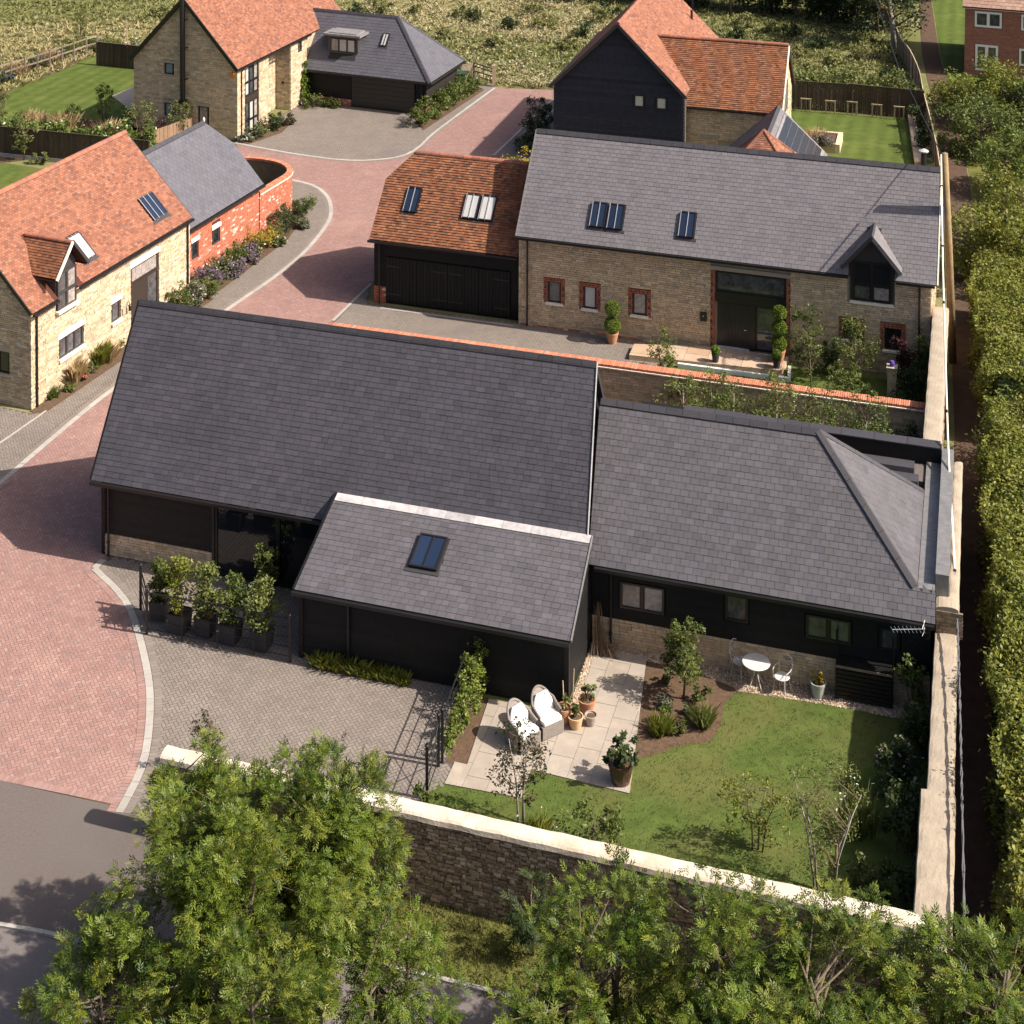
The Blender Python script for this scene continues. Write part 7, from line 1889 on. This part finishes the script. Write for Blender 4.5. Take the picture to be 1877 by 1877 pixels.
# clipped hedge along the lane and the trees above it
def hedge_run(name, label, a, b, w_, h, n, size, m, seg):
    t = thing(name, label, 'hedge', a); o = Vector(a); e = Vector(b) - o
    side = Vector((e.y, -e.x, 0)).normalized(); d = e.normalized(); Lt = e.length
    def bulge(s, x): return .06 * np.sin(s * 1.7 + x) + .06 * np.sin(s * .63 + 2 * x) + .05 * np.sin(s * 3.9 - x * 2)
    f = rng.integers(0, 5, n); s = rng.uniform(0, Lt, n); q = rng.uniform(0, 1, n)
    # top surface, near face (towards the lane), far face
    x = np.where(f < 3, q * w_, np.where(f == 3, 0.0, w_)); z = np.where(f < 3, h, q * h)
    bx = bulge(s, z * 1.3) * 2.2; bz = bulge(s * 1.3 + 4, x * 1.9) * 1.1
    x = x + np.where(f == 3, bx, np.where(f == 4, -bx, 0)); z = z + np.where(f < 3, bz, 0)
    edge = np.minimum(x, w_ - x); rd = np.where((f < 3) & (edge < .5), (.5 - np.clip(edge, 0, .5)) ** 2 * 1.6, 0); z = z - rd
    dep = np.abs(rng.normal(0, .11, n)) - (rng.random(n) < .05) * rng.uniform(0, .28, n)
    x = x + np.where(f == 3, dep, np.where(f == 4, -dep, 0)); z = np.maximum(.03, z - np.where(f < 3, dep, 0))
    pts = np.stack([side.x * x + d.x * s, side.y * x + d.y * s, z], 1)
    tone = (.5 + .22 * np.sin(s * .9 + x * 1.1) + .18 * np.sin(s * 2.3 - x * 1.7 + 1) + rng.normal(0, .17, n)) % 1.0
    foliage('foliage', leaf_quads(pts, size, .55, .05, .8), m, t, 1, np.clip(tone, .02, .98))
    k = int(n * .03); i = rng.integers(0, n, k)
    pp = np.repeat(pts[i], 4, 0) + rng.normal(0, .05, (k * 4, 3)) + np.array([0, 0, 1]) * np.tile(np.array([.06, .14, .22, .3]), k)[:, None]
    foliage('young_shoots', leaf_quads(pp, size * .75, .5, -.2, .5), m, t, kind='stuff')
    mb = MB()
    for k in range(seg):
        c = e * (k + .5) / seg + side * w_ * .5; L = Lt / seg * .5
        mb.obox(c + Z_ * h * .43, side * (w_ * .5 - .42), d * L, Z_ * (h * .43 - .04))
    mb.build('added_core', lf_dark, t)  # added solid core: plugs leaf gaps and keeps sun from dappling the lane
    return t
hedge_run('lane_hedge', 'tall clipped hedge along the right of the lane, lit yellow-green on top', Vector((10.25, 31.5, 0)), Vector((16.05, 53.0, 0)), 5.2, 3.0, 110000, .125, lf_hedge, 22)
hedge_run('lane_hedge', 'loose olive hedge along the lane beside the long slate roof house', Vector((16.8, 55.4, 0)), Vector((19.5, 66.5, 0)), 4.6, 2.6, 42000, .135, lf_hedge, 12)
b = Vector((17.6, 53.6, 0)); shrub('lane_bush', 'dark green bush bulging out of the lane hedge', 'bush', b, 1.5, 1.5, 2.6, 5000, .13, lf_mid)
for (u, v, rx, rz, h, n, m, lab) in ((1850, 480, 3.2, 1.9, 3.0, 9000, lf_hedge, 'large olive tree by the lane opposite the long slate roof'), (1800, 250, 2.3, 1.6, 2.6, 5000, lf_mid, 'green bushy tree beyond the lane'), (1870, 320, 2.3, 1.4, 3.2, 4500, lf_yellow, 'yellow-leaved tree at the right edge'), (1815, 185, 2.9, 1.7, 2.7, 8000, lf_hedge, 'big rambling bush in front of the red brick house'), (1875, 190, 2.4, 1.5, 2.2, 4000, lf_dark, 'dark bush at the right edge below the red brick house'), (1760, 160, 1.2, .9, 1.2, 1800, lf_mid, 'small bush between lane and red brick house'), (1880, 420, 2.5, 1.6, 2.6, 5000, lf_hedge, 'light olive bush at the right edge by the tall hedge')):
    b = L_(P(u, v + 40)); tree('lane_tree', lab, 'tree', b, b + Vector((0, .5, h * .56)), (rx * 1.12, rx, rz * 1.12), int(n * 1.7), .17, m, .1, 60, None, .5, .15, cr=.26, shell=.5)
# trees at the top and the far hedgerow
b = L_(P(1640, 90)); tree('tall_tree', 'dark spreading tree with bare grey trunk at the start of the lane fence', 'tree', b, b + Vector((-.3, 1.5, 4.2)), (3.2, 2.5, 3.6), 9000, .24, lf_dark, .22, 60, None, .5, .1, cr=.25, trunk_m=bark_pale, limb_m=twig)
hr = [(1080, -20), (1180, -14), (1270, -8), (1340, 0), (1400, 2), (1460, 8), (1520, 16), (1570, 24), (1610, 36), (1000, -34), (900, -40), (1690, -20)]
for i, (u, v) in enumerate(hr):
    b = L_(P(u, v + 26)); tree('hedgerow_tree', 'dark hedgerow tree along the top edge, ' + ('left of the tall orange roof' if u < 1150 else 'above the red tiled wing' if u < 1450 else 'beside the bare-trunked tree' if u < 1650 else 'beyond the start of the lane'), 'tree', b, b + Vector((0, 1.5, 2.6)), (2.9, 2.2, 2.6), 3600, .32, lf_dark, .12, 40, 'hedgerow trees beyond the meadow', .55, .1, cr=.32, shell=.45)
# rounded bushes in the meadow
mbs = [(345, 38), (450, 15), (480, 28), (655, 20), (700, 12), (845, 20), (870, 28), (980, 15), (1000, 40), (935, 42), (1040, 80), (1098, 30), (1060, 55), (905, 75), (820, 60), (1180 + 170, 62), (1370, 40), (1410, 48), (1450, 55), (1395, 80), (1460, 95), (1500, 80), (1540, 110), (1590, 100), (560, 10), (300, 20), (760, 15), (1120, 18), (1480, 130), (1560, 135), (1620, 145)]
for i, (u, v) in enumerate(mbs):
    s = random.uniform(.7, 1.15)
    shrub('meadow_bush', 'rounded bush in the rough meadow ' + ('at the upper left, behind the rail fence' if u < 500 else 'behind the hipped slate garage' if u < 800 else 'beyond the block drive and field gate' if u < 900 else 'left of the tall black gable' if u < 1130 else 'behind the red tiled wing' if u < 1420 else 'near the lane fence, in the darker growth') + (', far back' if v < 35 else ', nearer' if v > 70 else ''), 'bush', L_(P(u, v + 12)), .95 * s, .9 * s, 1.15 * s, 560, .2, fld_green if i % 3 else lf_dark, 'bushes scattered over the meadow', cr=.4, stem=True)
t = thing('bramble_hedge', 'dark bramble hedge behind the fence of the striped lawn', 'hedge', L_(P(1450, 190)))
o = Vector(t.location); pts = []
for k in range(20):
    c = (L_(P(1450 + 240 * k / 19, 186 + 22 * k / 19)) - o) + Vector((0, 1.4, 0)); q, i, cc = crown_points((c.x, c.y, .95), (1.0, 1.3, 1.0), 300, 8, .4, .4); q[:, 2] = np.abs(q[:, 2]); pts.append(q)
foliage('foliage', leaf_quads(np.concatenate(pts), .2, .6, .1, .6), lf_olive, t)

# foreground: ash trees on the verge and the small staked tree
fg = [((430, 1915), (430, 1660, 3.1), (2.7, 2.1, 2.2), 8400, 'big ash tree with dense bright leaves in the left foreground'), ((575, 1880), (585, 1545, 3.1), (1.7, 1.4, 2.25), 4900, 'ash tree joined to the right side of the big foreground ash'),
      ((390, 1900), (375, 1485, 3.0), (1.15, .9, 1.3), 2800, 'upper left part of the ash group, its twigs in front of the wall end'), ((210, 2050), (190, 1860, 2.2), (1.35, 1.3, 1.5), 3000, 'low ash crown at the bottom left corner'),
      ((470, 2080), (470, 1900, 2.6), (2.3, 1.5, 1.4), 3000, 'ash foliage along the bottom edge below the big ash'), ((730, 2060), (725, 1800, 2.2), (1.15, 1.0, 1.5), 1500, 'thin ash between the big ash and the open verge'),
      ((1120, 2000), (1110, 1740, 2.5), (1.35, 1.2, 1.8), 2500, 'ash sapling rising in front of the boundary wall, left of the right-hand group'), ((1330, 2040), (1320, 1765, 2.6), (1.65, 1.3, 1.65), 3000, 'ash tree in the middle of the right-hand group'),
      ((1560, 2060), (1550, 1800, 2.6), (1.75, 1.3, 1.4), 3000, 'ash tree in front of the wall corner'), ((1790, 2080), (1800, 1830, 2.5), (1.45, 1.3, 1.5), 2800, 'rightmost ash tree at the bottom right corner'),
      ((1000, 2120), (1000, 1900, 2.3), (1.2, 1.0, .9), 1700, 'low ash at the bottom edge near the path'), ((1430, 2130), (1430, 1940, 2.5), (3.0, 1.2, 1.0), 3400, 'wide mass of ash leaves along the bottom right edge')]
for (bp_, cp_, r, n, lab) in fg:
    b = L_(P(*bp_)); c = P(*cp_)
    tree('ash_tree', lab, 'tree', b, c, r, int(n * 1.75 if n > 4000 else n * 1.35), .096, lf_ash, .075, 150 if n > 4000 else 80, None, ash=True, cr=.17 if n > 4000 else .21, shell=.4, limbs=60, multi=3, spread=.3)
b = L_(P(977, 1752)); tree('staked_tree', 'small dark tree tied to a stake on the rough verge', 'tree', b, b + Vector((-.05, 0, 1.05)), (.38, .35, .72), 260, .11, lf_dark, .03, 16, None, ash=True, cr=.3)
